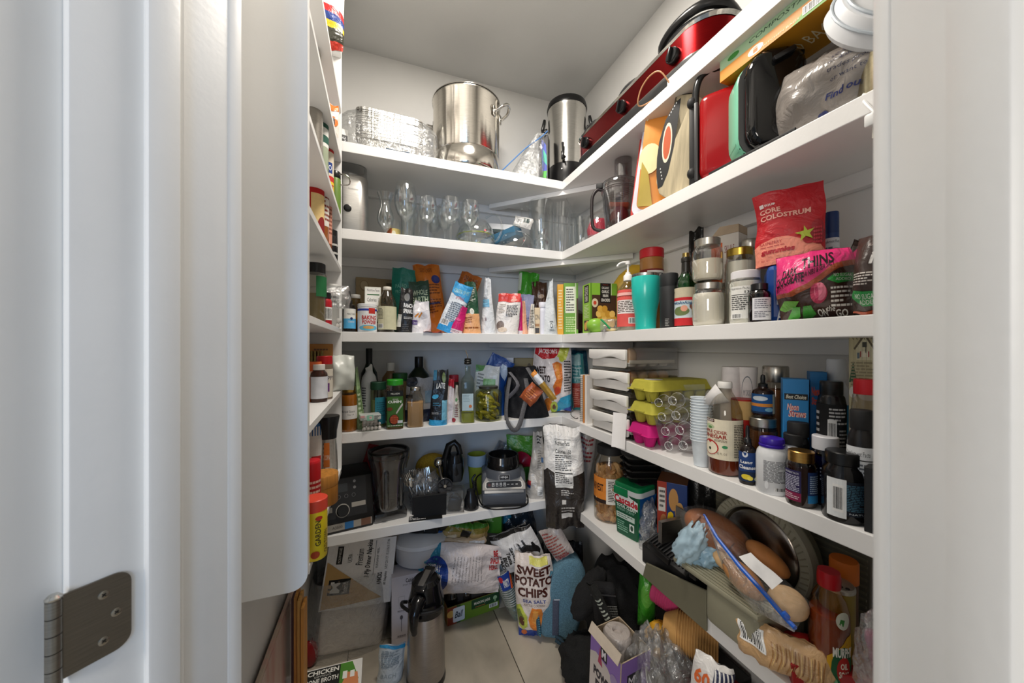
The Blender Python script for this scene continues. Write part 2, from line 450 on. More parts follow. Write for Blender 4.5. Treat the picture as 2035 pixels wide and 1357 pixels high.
# ---------------- the setting ----------------
WH = ('f0efec', 'paint'); SHW = ('f1f0ee', 'paint', .3); WALL = ('e9e8e5', 'paint', .6)
CZ = H+1.345
def struct(g, name, parent=None, **k): return g.build(name, parent, kind='structure', **k) if parent is None else g.build(name, parent, **k)
fl = struct(G().box((.45, .45, -.03), (2.9, 3.4, .04), ('8d8577', 'concrete')), 'floor')
for ix in range(-2, 3):
    for iy in range(-2, 2):
        x0, y0 = .488+.61*ix, .34+1.22*iy
        G().box((x0+.305, y0+.61, -.005), (.6065, 1.2165, .01), ('bdb3a2', 'concrete'), .001).build('tile', fl)
struct(G().box((.39, .6, CZ+.02), (2.2, 3.0, .04), ('dfdfdd', 'paint', .7)), 'ceiling')
struct(G().box((.39, YW+.03, CZ/2), (1.5, .06, CZ), WALL), 'wall_back')
struct(G().box((XW+.03, .55, CZ/2), (.06, 2.5, CZ), WALL), 'wall_right')
XL = -.262
struct(G().box((XL-.03, 1.18, CZ/2), (.06, 1.24, CZ), WALL), 'wall_left')
# diagonal entry wall: u runs along it, n points into the pantry
Q = math.sqrt(.5)
def UN(u, n, z): return Vector(((u+n)*Q, (n-u)*Q, z))
XU = Matrix(((Q, Q, 0, 0), (-Q, Q, 0, 0), (0, 0, 1, 0), (0, 0, 0, 1)))
def ubox(g, u0, u1, n0, n1, z0, z1, mat, bev=.002):
    g2 = G().box(((u0+u1)/2, (n0+n1)/2, (z0+z1)/2), (u1-u0, n1-n0, z1-z0), mat, bev)
    return g.add(g2.v, g2.f, mat, XU)
g = G(); ubox(g, -1.1, -.607, .165, .292, 0, CZ, WALL); ubox(g, .140, 1.4, .165, .292, 0, CZ, WALL); ubox(g, -.607, .14, .165, .292, 2.05, CZ, WALL)
struct(g, 'wall_entry')
g = G(); ubox(g, -.607, -.588, .145, .31, 0, 2.05, WH); ubox(g, -.588, -.577, .204, .236, 0, 2.03, WH, .003)
ubox(g, -.585, -.5835, .238, .241, 0, 2.03, WH, 0)
ubox(g, -.66, -.5865, .292, .312, 0, 2.1, WH, .004); ubox(g, -.66, -.612, .148, .165, 0, 2.1, WH, .004)
jl = struct(g, 'trim_1'); jl['label'] = 'white left door jamb with stop moulding'
g = G(); ubox(g, .121, .140, .145, .31, 0, 2.05, WH); ubox(g, .110, .121, .19, .225, 0, 2.03, WH, .003); ubox(g, .119, .19, .292, .312, 0, 2.1, WH, .004)
struct(g, 'trim_2')
g = G(); ubox(g, -.607, .14, .145, .31, 2.03, 2.05, WH); struct(g, 'trim_3')
# the open door slab and its hinge
dr = T('door', 'white door swung open at the left edge, pale blue in the daylight', 'door', UN(-.6, .12, 0))
dr['kind'] = 'structure'; dr.name = 'door_1'
g = G(); ubox(g, -.036, 0, -.64, .0, .012, 2.02, WH, .003); g.build('door_slab', dr)
dr.location = UN(-.603, .146, 0)
hg = T('door_hinge', 'grey steel butt hinge screwed to the left door jamb', 'hinge', UN(-.588, .14, H-.307), -math.pi/4)
SM = ('8a847a', 'metal', .42)
# local axes after -45 deg turn: x = u, y = n
def leaf(g, sgn, mat):
    pts = [(0, -.0445)]
    for a in range(-90, 1, 15): pts.append((.038+.0145*math.cos(math.radians(a)), -.030+.0145*math.sin(math.radians(a))))
    for a in range(0, 91, 15): pts.append((.038+.0145*math.cos(math.radians(a)), .030+.0145*math.sin(math.radians(a))))
    pts.append((0, .0445)); return g.prism([(p[0], p[1]) for p in pts], 0, .0022, mat, 'x')
g = leaf(G(), 1, SM); lf = g.build('leaf', hg)
for (yy, zz) in ((.030, .026), (.040, 0), (.030, -.026)):
    g = G(); X = Matrix.Translation((.0022, yy, zz)) @ Matrix.Rotation(math.pi/2, 4, 'Y')
    g.lathe([(.0046, 0), (.0046, .0006), (.0036, .001), (0, .0007)], ('b8b4aa', 'metal'), 16, X=X)
    g.box((.0033, yy, zz), (.0006, .0042, .001), '1c1c1c', rot=(45, 0, 0)); g.box((.0033, yy, zz), (.0006, .0042, .001), '1c1c1c', rot=(-45, 0, 0))
    g.build('screw', lf)
for i in range(5):
    G().lathe([(0, -.0085), (.0062, -.0085), (.0062, .0085), (0, .0085)], ('9a968e', 'metal', .35), 16, c=(.005, -.006, -.036+.018*i)).build('knuckle', hg)
G().lathe([(0, 0), (.006, 0), (.0066, .002), (.004, .005), (0, .0055)], ('c8c6c0', 'metal'), 16, c=(.005, -.006, .045)).build('pin', hg)
# ---------------- shelves ----------------
names = {S1: 'topmost white L-shaped shelf, under the ceiling, carrying the stock pot and slow cooker',
         S2: 'white L-shaped shelf second from the top, carrying glassware and cutting boards',
         S3: 'white L-shaped shelf at eye level, carrying snack pouches and jars',
         S4: 'white L-shaped shelf second from the bottom, carrying pickles, eggs and supplements',
         S5: 'lowest white L-shaped shelf, carrying blenders and the meat slicer'}
YE = -.28
for Z, lb in names.items():
    t = T('shelf', lb, 'shelf', (XR, YB, Z)); ox, oy = XR, YB; th = .0375
    G().prism([(XL+.002-ox, 0), (-.0004, 0), (XW-ox-.001, YW-YB-.001), (XL+.002-ox, YW-YB-.001)], -th, 0, SHW, 'z', .0015).build('back_board', t, ang=15)
    G().prism([(0, -.0004), (0, YE-oy), (XW-ox-.001, YE-oy), (XW-ox-.001, YW-YB-.0015)], -th, 0, SHW, 'z', .0015).build('side_board', t, ang=15)
    G().box(((XL+XW)/2-ox, YW-YB-.011, -th-.0185), (XW-XL-.01, .02, .037), SHW, .001).build('cleat', t, ang=15)
    G().box((XW-ox-.011, (YE+YW)/2-oy-.012, -th-.0185), (.02, YW-YE-.04, .037), SHW, .001).build('cleat', t, ang=15)
    # diagonal brace under the inner corner
    a = Vector((-.252, .29, 0)); b = Vector((.235, -.197, 0)); c = (a+b)/2
    G().box((c.x, c.y, -th-.0115), ((b-a).length, .04, .022), SHW, .001, rot=(0, 0, -45)).build('brace', t, ang=15)
# ---------------- the shallow spice rack on the left wall ----------------
RX, RY0, RY1 = -.132, .79, 1.405
rz = {'a': .846, 'b': .67, 'c': .462, 'd': .279, 'e': .062, 'f': -.157, 'g': -.434}
rk = T('spice_rack', 'tall shallow white spice rack on the left wall with many narrow shelves', 'rack', (XL+.002, RY0, H-.455))
xd = RX-XL-.002
zt = CZ-(H-.455)-.01; pts = [(0, -.012)]
for a in range(-90, 1, 15): pts.append((xd-.03+.03*math.cos(math.radians(a)), .018+.03*math.sin(math.radians(a))))
pts += [(xd, zt), (0, zt)]
G().prism(pts, -.018, 0, SHW, 'y', .001).build('side_panel', rk, ang=15)
G().prism(pts, RY1-RY0-.018, RY1-RY0, SHW, 'y', .001).build('side_panel', rk, ang=15)
for kk, z in list(rz.items())+[('t', 1.04)]:
    G().box((xd/2, (RY1-RY0-.018)/2, z+.455-.008), (xd-.001, RY1-RY0-.02, .016), SHW, .001).build('shelf', rk, ang=15)
def rack(key, px0, px1, yt, X=-.165):
    P, w, h, k = loc('X', X, px0, px1, yt, H+rz[key]); return P, w, h, k
# ================= TOPMOST SHELF =================
ALU = ('d6d4cf', 'foil'); STEEL = ('cfccc6', 'metal', .13); BLK = ('161617', 'p', .28); BLKM = ('1d1d1e', 'p', .6); FILM = ('f6f8f8', 'film'); CLR = ('f4f7f7', 'glass')
# nested foil loaf pans
L = loc('B', .12, 712, 838, 285, S1); P0, w0, _, k0 = L; w0 *= 1.0
def rrect(w, d, r, n=5):
    p = []
    for cx, cy, a0 in ((w/2-r, d/2-r, 0), (-w/2+r, d/2-r, 90), (-w/2+r, -d/2+r, 180), (w/2-r, -d/2+r, 270)):
        for i in range(n+1): a = math.radians(a0+90*i/n); p.append((cx+r*math.cos(a), cy+r*math.sin(a)))
    return p
def loft(g, rings, mat, capb=True, capt=False):
    """rings: list of (poly, z); joins equal-length outlines"""
    n = len(rings[0][0]); vs = [(p[0], p[1], z) for po, z in rings for p in po]; fs = []
    for j in range(len(rings)-1):
        for i in range(n): k = (i+1) % n; fs.append((j*n+i, j*n+k, (j+1)*n+k, (j+1)*n+i))
    if capb: fs.append(tuple(range(n))[::-1])
    if capt: fs.append(tuple((len(rings)-1)*n+i for i in range(n)))
    return g.add(vs, fs, mat)
def crink(po, am, fr):
    out = []
    for i, (x, y) in enumerate(po):
        l = math.hypot(x, y); q = 1+am*math.sin(i*fr); out.append((x*q, y*q))
    return out
def dense(po, m):
    out = []
    for i in range(len(po)):
        a, b = po[i], po[(i+1) % len(po)]; L_ = math.dist(a, b); n = max(1, int(L_/m))
        out += [(a[0]+(b[0]-a[0])*t/n, a[1]+(b[1]-a[1])*t/n) for t in range(n)]
    return out
pw, pd, ph = w0*1.0, .125, .062
def pan_mesh():
    g = G(); base = dense(rrect(1, 1, .18), .02); s = lambda a, b, am=0: crink([(x*a, y*b) for x, y in base], am, 2.1)
    loft(g, [(s(pw*.86, pd*.80, .006), 0), (s(pw*.93, pd*.9, .012), ph*.6), (s(pw*.96, pd*.95, .006), ph), (s(pw*1.03, pd*1.04), ph+.001), (s(pw*1.035, pd*1.045), ph-.003), (s(pw*1.03, pd*1.04), ph+.002)], ALU)
    return g.mesh('foil_pan', 30)
me = pan_mesh()
for i in range(19):
    o = bpy.data.objects.new('foil_loaf_pan', me); COL.objects.link(o)
    o.location = P0+Vector((0, 0, .001+.0062*i)); o.rotation_euler = (0, 0, face(P0, 3+random.uniform(-1.5, 1.5)))
    tag(o, 'crinkled aluminium loaf pan nested in the bagged stack on the topmost shelf', 'pan', 'foil loaf pans stacked in a clear bag')
def film(name, label, P, rz, w, d, h, seed, sag=.25, wr=.02, mat=FILM, cat='bag', tail=0, group=None):
    """loose clear plastic around something: an open-topped lumpy sheath"""
    t = T(name, label, cat, P, rz, group=group)
    def S(u, v):
        a = u*2*math.pi; q = (abs(math.cos(a))**4+abs(math.sin(a))**4)**-.25
        pr = 1+.10*math.sin(v*3.1) if v < .6 else (1+.10*math.sin(1.86))*(1-((v-.6)/.4)**2*(1-sag))
        x = math.cos(a)*q*w/2*pr; y = math.sin(a)*q*d/2*pr; z = h*v**1.0
        n1 = noise.noise(Vector((x*14, y*14+seed, z*14))); n2 = noise.noise(Vector((x*40+seed, y*40, z*40)))
        z += h*.12*noise.noise(Vector((a*1.3, seed, 0)))*v
        return Vector((x*(1+wr*3*n1)+wr*.6*n2+tail*v*w*.2, y*(1+wr*3*n1)+wr*.6*n2, max(.0012, z+wr*n2*.5*v)))
    g = G(); g.surf(S, 40, 18, mat, wrapu=True); g.build('film', t, ang=180)
    return t
film('clear_plastic_bag', 'clear crinkled plastic bag wrapped around the foil loaf pans', loc('B', .125, 684, 870, 190, S1)[0], face(P0, 3), w0*1.42, .15, .20, 3.3, .35, .012)
bx('white_carton', 'small white carton with black print at the left end of the topmost shelf', 'box', loc('B', .08, 668, 690, 262, S1), .05, 'e8e6e0', [('r', .25, .1, .95, .7, '181818'), ('t', 'JICE', .3, .2, .9, .6, 'f0f0f0', {'r': 90})], off=8)
o = G().surf(lambda u, v: Vector(((u-.5)*.09+.01*v, -.012+.03*v, .0015+.0012*math.sin(u*9))), 8, 2, ('4f7fae', 'bag'))
tag(o.build('blue_wrapper'), 'flat blue wrapper lying under the bagged foil pans', 'wrapper').location = loc('B', .012, 765, 815, 300, S1)[0]
# stock pot
L = loc('B', .150, 862, 993, 190, S1); P, w, h, k = L; h = h.c*.985
t = T('stock_pot', 'tall polished steel stock pot with riveted loop handles on the topmost shelf', 'pot', P, face(P)); R = w/2
G().lathe([(0, .001), (R*.93, .001), (R*.97, .006), (R, .02), (R, h*.26), (R*.985, h*.27), (R, h*.28), (R, h-.012), (R*1.03, h-.006), (R*1.03, h), (R*.985, h-.001), (R*.98, h-.02), (R*.98, .012), (0, .012)], ('d8d3ca', 'metal', .12), 48).build('body', t)
G().lathe([(R*.99, h+.001), (R*1.0, h+.006), (R*.93, h+.009), (R*.4, h+.022), (0, h+.026)], CLR, 40).build('glass_lid', t)
G().lathe([(R*.97, h+.001), (R*1.035, h+.003), (R*1.035, h+.007), (R*.96, h+.009)], STEEL, 40).build('lid_rim', t)
for s in (1, -1):
    pts = [(s*(R-.002), -.032, h*.80), (s*(R+.012), -.034, h*.79), (s*(R+.038), -.030, h*.83), (s*(R+.052), -.015, h*.87), (s*(R+.055), 0, h*.88), (s*(R+.052), .015, h*.87), (s*(R+.038), .030, h*.83), (s*(R+.012), .034, h*.79), (s*(R-.002), .032, h*.80)]
    if s == -1: pts = [(x, y, z) for x, y, z in pts]
    g = G(); g.tube(pts, .0062, STEEL, 10)
    hd = g.build('handle', t)
    for yy in (-.032, .032): G().box((s*(R+.002), yy, h*.79), (.006, .02, .04), STEEL, .002).ball((s*(R+.006), yy, h*.79), .005, STEEL).build('rivet_plate', hd)
tt = [v for v in t.children if v.name.startswith('handle')]
for q in tt: q.rotation_euler = (0, 0, math.radians(-28))
# zip bag with small clear containers
L = loc('B', .11, 996, 1083, 268, S1)
t = bag('zip_bag', 'clear zip bag with blue seal holding small containers beside the stock pot', 'bag', L, .06, FILM, kind='pouch', wr=.006, skew=.42, ws=.95, tw=.25)
P, w, h, k = L; g = G(); g.tube([(-w*.50, -.01, h*.28), (-w*.2, -.012, h*.50), (w*.1, -.01, h*.72), (w*.45, -.008, h*.92), (w*.60, -.004, h*1.04)], .0028, ('5f8fcf', 'p'), 8); g.build('zip_seal', t)
g = G(); g.box((-.005, .0, .022), (w*.3, .03, .013), 'eceae6', .002, rot=(0, -34, 0)); g.build('white_tub', t)
for i in range(3):
    o = G().lathe([(0, .001), (.014, .001), (.018, .028), (.019, .029)], CLR, 16, c=(0, 0, 0)).build('clear_cup', None); o.location = P+Vector((.035+.016*i, .012*i-.01, .002)); tag(o, 'small clear plastic cup inside the blue-sealed zip bag', 'cup', 'cups in the zip bag')
bx('dark_game_box', 'narrow black box with rainbow stripe between zip bag and coffee urn', 'box', loc('B', .10, 1072, 1091, 275, S1), .05, '15151a', [('p', [(.3, .95), (.8, .8), (.9, .2), (.4, .3)], '2746b8'), ('p', [(.45, .75), (.85, .6), (.9, .4), (.5, .5)], '2ab6a0'), ('p', [(.4, .3), (.9, .3), (.8, .15), (.5, .18)], '49b53a'), ('t', 'ro', .1, .02, .8, .12, 'e8e8e8')], off=-10)
# coffee urn
L = loc('B', .125, 1090, 1163, 178, S1); P, w, h, k = L; h = h.c*.93; R = w/2*1.04
t = T('coffee_urn', 'tall brushed steel coffee urn with black lid, spigot and base', 'coffee urn', P, face(P))
G().lathe([(0, .001), (R*.93, .001), (R*1.0, .01), (R*.98, h*.26), (R*.97, h*.28), (0, h*.28)], BLK, 32).build('base', t)
G().lathe([(R*.96, h*.28), (R*.95, h*.29), (R*1.0, h*.90), (R*1.02, h*.93), (0, h*.93)], ('d0cec9', 'metal', .2), 36).build('body', t)
G().lathe([(R*1.04, h*.93), (R*1.06, h*.95), (R*1.0, h*1.0), (R*.6, h*1.03), (R*.3, h*1.035), (R*.28, h*1.07), (0, h*1.08)], BLK, 32).build('lid', t)
g = G(); g.box((-R*.2, -R-.010, h*.33), (.016, .022, .034), BLK, .004); g.tube([(-R*.2, -R-.01, h*.36), (-R*.2, -R-.014, h*.46)], [.003, .007], BLK, 10); g.tube([(-R*.2, -R-.012, h*.33), (-R*.1, -R-.034, h*.28)], .006, BLK, 10)
g.build('spigot', t)
for s in (-1, 1):
    g = G(); g.box((s*(R+.012), 0, h*.74), (.022, .02, .014), BLK, .003, rot=(0, s*20, 0)); g.box((s*(R+.022), 0, h*.80), (.014, .03, .055), BLK, .004, rot=(0, s*-14, 0)); g.build('handle', t)
G().ball((-R*.25, -R*.99, h*.2), (.004, .002, .004), 'e8e8e8').build('indicator', t)
# triple slow cooker: local x runs along the shelf (world -Y)
xf = XR+.012; cy0, cy1 = .665, 1.375; Lc = cy1-cy0; Dp = .21
t = T('triple_slow_cooker', 'long red triple slow cooker with three black lids and dials', 'slow cooker', (xf+Dp/2, (cy0+cy1)/2, S1), -math.pi/2)
def stad(a, b, s=1): return rrect(a*s, b*s, b*s*.46, 9)
RED = ('8e1518', 'metal', .22)
g = G(); loft(g, [(stad(Lc*.95, Dp*.88), .001), (stad(Lc*.99, Dp*.97), .008), (stad(Lc*1.01, Dp*1.02), .03), (stad(Lc*1.0, Dp*1.0), .042)], BLKM, capt=True); g.build('base', t, ang=25)
g = G(); loft(g, [(stad(Lc*.985, Dp*.97), .042), (stad(Lc*.985, Dp*.97), .128)], RED, False, True); g.build('body', t, ang=25)
g = G(); loft(g, [(stad(Lc*.995, Dp*.985), .036), (stad(Lc*1.0, Dp*.99), .04), (stad(Lc*.99, Dp*.98), .047)], STEEL, False); loft(g, [(stad(Lc*.99, Dp*.975), .124), (stad(Lc*1.01, Dp*1.0), .132), (stad(Lc*.99, Dp*.97), .136)], STEEL, False, True); g.build('steel_trim', t, ang=25)
for i in (-1, 0, 1):
    cx = i*Lc*.325
    g = G(); g.lathe([(.095, .136), (.099, .150), (.093, .160), (.06, .178), (0, .184)], ('2c2c2e', 'p', .2), 36, c=(cx, 0, 0), sx=1.08, sy=.98)
    g.tube([(cx-.103, .02, .150), (cx-.106, -.03, .163), (cx-.07, -.078, .172), (cx, -.092, .176), (cx+.07, -.078, .172), (cx+.106, -.03, .163), (cx+.103, .02, .150)], .012, BLK, 10, flat=1.1) if i == 1 else None
    ld = g.build('lid', t); G().lathe([(.022, .178), (.018, .192), (.028, .202), (.026, .208), (0, .209)], BLK, 16, c=(cx, 0, 0)).build('lid_handle', ld)
    X = Matrix.Translation((cx, -Dp*.487, .082)) @ Matrix.Rotation(math.pi/2, 4, 'X')
    g = G(); g.lathe([(.021, -.002), (.021, .010), (.019, .013), (0, .013)], BLK, 20, X=X); g.box((cx, -Dp*.487-.017, .082), (.008, .014, .036), BLK, .003, rot=(0, 20, 0)); g.build('dial', t)
# power strip, its tan cord and a clear lid farther along the shelf
t = T('power_strip', 'white power strip lying on the front edge of the topmost shelf', 'power strip', (XR+.03, .66, S1), -math.pi/2)
G().box((0, 0, .014), (.30, .045, .027), 'eceae6', .005).build('housing', t, ang=20)
for i in range(5): G().lathe([(.013, 0), (.012, .001), (0, .001)], '8a8a88', 14, c=(-.11+.052*i, -.0, .0272)).build('socket', t)
g = G(); g.tube([(XR+.01, .80, S1+.01), (XR-.012, .815, S1+.05), (XR-.018, .85, S1+.06), (XR-.02, .885, S1+.045), (XR-.016, .905, S1+.015), (XR-.004, .90, S1+.005), (XR+.01, .85, S1+.003), (XR+.02, .82, S1+.004)], .0022, ('b98a63', 'p'), 8)
tag(g.build('tan_cable'), 'thin tan cable looped over the topmost shelf edge by the slow cooker', 'cable')
L = (Vector((XR+.13, .52, S1)), .16, .14, .001)
bot('glass_canister', 'clear glass canister at the near end of the topmost shelf', 'canister', L, CYL, CLR, (cap(1.0, 1.06, 1.02), 'c9c6c0'))
# ================= SECOND SHELF =================
# steel ice-cream maker at the left end
L = loc('B', .13, 662, 733, 322, S2); P, w, h, k = L; h = h.c; R = w/2
t = T('steel_canister_machine', 'brushed steel canister appliance with clear top and black oval base', 'appliance', P, face(P, 0))
base = rrect(w, w*.86, w*.3, 7); sc = lambda s: [(x*s, y*s) for x, y in base]
g = G(); loft(g, [(sc(1.17), .001), (sc(1.19), .006), (sc(1.1), .011)], BLK, capt=True); g.build('base', t, ang=25)
g = G(); loft(g, [(sc(.98), .011), (sc(1.0), .02), (sc(.98), h*.80), (sc(.94), h*.83)], ('c4c2be', 'metal', .3), False, True); g.build('body', t, ang=25)
g = G(); loft(g, [(sc(.92), h*.83), (sc(.90), h*.99), (sc(.6), h*1.0)], ('c8c8c6', 'glass'), False, True); g.build('clear_top', t, ang=25)
X = Matrix.Translation((-.012, -w*.43, h*.36)) @ Matrix.Rotation(math.pi/2, 4, 'X')
G().lathe([(.014, -.004), (.014, .004), (.010, .010), (0, .011)], BLK, 20, X=X).build('dial', t)
decal([('t', 'Cuisinart', 0, .3, 1, .8, '6b6b6b')], .045, .008, lambda x, y, e: Vector((x-.01, -w*.43-.001-e, h*.62+y)), t, 'print', 1, 1)
# glassware
def glass(name, label, L, prof, cat='glass', group=None, handle=None, n=28, mat=CLR, gn='bowl'):
    P, w, h, k = L; h = getattr(h, 'c', h); R = w/2; t = T(name, label, cat, P, face(P), group=group)
    G().lathe([(a*R, b*h) for a, b in prof], mat, n).build(gn, t)
    if handle: G().tube([(x*R, y*R, z*h) for x, y, z in handle[0]], handle[1], mat, 8).build('handle', t)
    return t
HUR = [(0, .002), (.8, .004), (.85, .02), (.3, .05), (.16, .09), (.16, .17), (.4, .24), (.82, .35), (.95, .45), (.85, .58), (.62, .70), (.60, .80), (.78, .93), (.95, 1), (.92, 1), (.75, .93), (.57, .80), (.59, .70), (.82, .58), (.91, .45), (.78, .36), (.36, .26), (0, .23)]
TUL = [(0, .002), (.75, .004), (.78, .02), (.2, .04), (.11, .08), (.11, .34), (.3, .38), (.72, .47), (.95, .60), (1, .72), (.92, .86), (.76, 1), (.73, 1), (.89, .86), (.96, .72), (.91, .61), (.68, .49), (0, .41)]
GOB = [(0, .002), (.78, .004), (.82, .02), (.2, .045), (.13, .10), (.2, .20), (.13, .34), (.15, .43), (.5, .48), (.88, .58), (1, .72), (.96, .88), (.86, 1), (.83, 1), (.92, .88), (.96, .72), (.84, .6), (.46, .51), (0, .47)]
glass('hurricane_glass', 'curvy hurricane glass next to the steel canister appliance', loc('B', .10, 748, 784, 380, S2), HUR)
glass('tulip_glass', 'tallest stemmed tulip beer glass on the second shelf', loc('B', .09, 783, 829, 358, S2), TUL)
glass('wine_goblet', 'stemmed goblet just right of the tallest tulip glass', loc('B', .07, 832, 869, 388, S2), GOB)
glass('wine_goblet', 'stemmed goblet in the middle of the front row of three goblets', loc('B', .055, 876, 915, 389, S2), GOB)
glass('wine_goblet', 'stemmed goblet in front of the green-rimmed glass bowl', loc('B', .045, 916, 953, 396, S2), GOB)
for px, yt, d in ((884, 405, .16), (815, 398, .2), (925, 402, .19), (862, 408, .24)):
    glass('wine_goblet', {884: 'short goblet half hidden between the front goblets', 815: 'goblet behind the tulip glass by its mug', 925: 'goblet at the back behind the green-rimmed bowl', 862: 'goblet farthest back against the wall'}[px], loc('B', d, px-16, px+16, yt, S2), GOB)
P = loc('B', .14, 795, 826, 405, S2)
glass('glass_mug', 'clear glass mug with a handle behind the tulip glass', P, [(0, .01), (.8, .01), (.85, .03), (.9, 1), (.86, 1), (.8, .06), (0, .05)], 'mug', handle=([(.85, 0, .85), (1.35, 0, .83), (1.5, 0, .6), (1.45, 0, .35), (1.2, 0, .22), (.85, 0, .2)], .0035))
bot('candle_jar', 'small candle jar with amber label between hurricane and tulip glasses', 'candle jar', loc('B', .14, 769, 796, 436, S2), [(0, 0), (.9, 0), (1, .05), (1, .9), (.97, 1)], CLR, fill=(.55, 'd7c9a0'), lab=(.1, .6, 150, 'd9c47a', [('r', .0, .0, .4, 1, 'b9643a'), ('e', .5, .5, .12, .3, 'e8e2c8')]))
P, w, h, k = L = loc('B', .13, 905, 985, 430, S2)
t = glass('glass_bowl', 'round clear glass pitcher bowl with a green-yellow ring inside', L, [(0, .01), (.6, .01), (.95, .25), (1, .45), (.85, .75), (.6, 1), (.57, 1), (.82, .75), (.96, .45), (.9, .26), (.55, .04), (0, .04)], 'pitcher', handle=([(.5, -.2, 1.1), (.9, -.2, 1.25), (1.25, -.2, 1.05), (1.3, -.2, .7), (1.1, -.2, .4), (.95, -.1, .33)], .005))
g = G(); g.tube([(w*.46*math.cos(a/20*6.283), w*.46*math.sin(a/20*6.283), h*.40) for a in range(20)], .0028, 'a9b53c', 8, True); g.build('green_ring', t)
# boxes leaning in the corner
P, w, h, k = L = loc('B', .15, 962, 1038, 412, S2)
bx('blue_gift_box', 'steel-blue cardboard box resting tilted on the glass bowl', 'box', (P+Vector((0, 0, .036)), w, .042, k), .09, '3f6f8c', off=-28, ry=-14, lz=.02, rx=10)
t = bx('white_open_box', 'small white box with dark underside on top of the blue box', 'box', (P+Vector((.008, .03, .115)), w*.80, .028, k), .08, 'eeecea', front=[('r', .02, -.4, .98, .06, '3a4a48')], off=4, ry=2)
P, w, h, k = L = loc('B', .10, 985, 1065, 448, S2)
glass('glass_punch_bowl', 'upturned clear glass dome under the blue box', L, [(1, .002), (1.02, .06), (.95, .35), (.75, .7), (.4, .92), (.12, .96), (.1, 1.1), (.2, 1.25), (0, 1.28)], 'bowl', gn='dome')
bag('tagged_packet', 'crumpled silver packet with a bar code tag above the glass dome', 'packet', (L[0]+Vector((.03, 0, h*.95)), .085, .05, k), .02, ('c9c7c2', 'bag'), [('b', .05, .3, .45, .8), ('r', .5, .5, .8, .9, '3a4a48')], kind='flat', ry=14, wr=.008)
def spin(r, z, n=20): return [(r*math.cos(a/n*6.283), r*math.sin(a/n*6.283), z) for a in range(n)]
glass('glass_pitcher', 'tall straight clear pitcher with a small curled handle', loc('B', .12, 1050, 1100, 394, S2), [(0, .01), (.85, .01), (.9, .03), (1, 1), (.96, 1), (.86, .05), (0, .05)], 'pitcher', handle=([(-.9, 0, .9), (-1.3, 0, .95), (-1.55, 0, .85), (-1.5, 0, .65), (-1.3, 0, .6)], .0045))
glass('bud_vase', 'small round-bellied clear vase in front of the tall pitcher', loc('B', .05, 1058, 1096, 452, S2), [(0, .01), (.6, .01), (.95, .35), (.9, .55), (.4, .8), (.5, 1), (.46, 1), (.36, .8), (.86, .54), (.9, .35), (.5, .05), (0, .04)], 'vase')
P, w, h, k = L = loc('B', .075, 1098, 1137, 407, S2)
t = T('fluted_vase', 'clear fluted glass vase near the shelf corner', 'vase', P, face(P))
def flu(u, v):
    a = u*2*math.pi; q = w/2*(.62+.1*math.sin(v*4.2)+.33*v**2)*(1+.05*math.cos(a*12)); return Vector((q*math.cos(a+v*.3), q*math.sin(a+v*.3), .002+h*v))
G().surf(flu, 60, 16, CLR, wrapu=True).lathe([(0, .003), (w*.3, .003), (w*.28, .012), (0, .012)], CLR, 20).build('body', t, ang=180)
TUM = [(0, .01), (.8, .01), (.84, .03), (1, 1), (.96, 1), (.8, .07), (0, .06)]
glass('drinking_glass', 'straight drinking glass in the corner behind the fluted vase', loc('B', .16, 1128, 1158, 425, S2), TUM)
glass('drinking_glass', 'straight drinking glass beside the clear cake dome', loc('B', .1, 1140, 1168, 430, S2), TUM)
# cake dome with red cloth (right part)
P, w, h, k = L = loc('R', .09, 1160, 1222, 412, S2)
t = glass('cake_dome', 'clear plastic dome with pink-red contents on a clear plate', L, [(1.0, .06), (.98, .3), (.86, .7), (.55, .93), (0, 1)], 'cake dome', gn='dome')
G().lathe([(0, .004), (w*.6, .004), (w*.64, .018), (w*.56, .02), (0, .014)], CLR, 32).build('plate', t)
G().lathe([(0, .02), (w*.36, .022), (w*.40, h*.4), (w*.3, h*.62), (0, h*.66)], ('c2324a', 'cloth'), 24).build('red_contents', t)
# food processor
P, w, h, k = L = loc('R', .085, 1196, 1266, 300, S2); R = w/2
t = T('food_processor_bowl', 'clear food processor bowl with dark-trimmed handle and feed chute', 'food processor', P, face(P, -6))
SMK = ('b9b3b3', 'glass')
G().lathe([(0, .006), (R*.8, .006), (R*.84, .02), (R*1.0, h*.52), (R*.96, h*.52), (R*.8, .03), (0, .022)], SMK, 36).build('bowl', t)
g = G(); g.lathe([(R*1.03, h*.52), (R*1.04, h*.58), (R*.94, h*.62), (R*.5, h*.66), (0, h*.66)], SMK, 36)
for i in range(6): g.tube([(x, y, z) for x, y, z in spin(R*(1.035-.01*i), h*(.50+.022*i), 32)], .0013, SMK, 6, True)
g.build('lid', t)
G().lathe([(R*.45, h*.64), (R*.47, h*.98), (R*.49, h), (R*.44, h), (R*.42, h*.66)], SMK, 28, c=(.014, 0, 0), sx=1.1).build('feed_chute', t)
g = G(); g.tube([(-R*.98, -R*.1, h*.55), (-R*1.25, -R*.18, h*.56), (-R*1.5, -R*.24, h*.50), (-R*1.58, -R*.26, h*.40), (-R*1.56, -R*.26, h*.18), (-R*1.4, -R*.22, h*.08), (-R*.8, -R*.12, h*.05)], .0065, ('2b2526', 'p'), 10); g.box((-R*1.1, -R*.12, h*.60), (.03, .02, .022), BLKM, .004); g.build('handle', t)
g = G(); g.lathe([(0, .03), (R*.55, .05), (R*.6, h*.2), (R*.3, h*.34), (0, h*.36)], ('a84a4c', 'cloth'), 20); g.box((0, -.01, h*.33), (R*1.2, R*.5, .02), ('e8795a', 'cloth'), .006, rot=(0, 8, 5)); g.build('red_cloth', t)
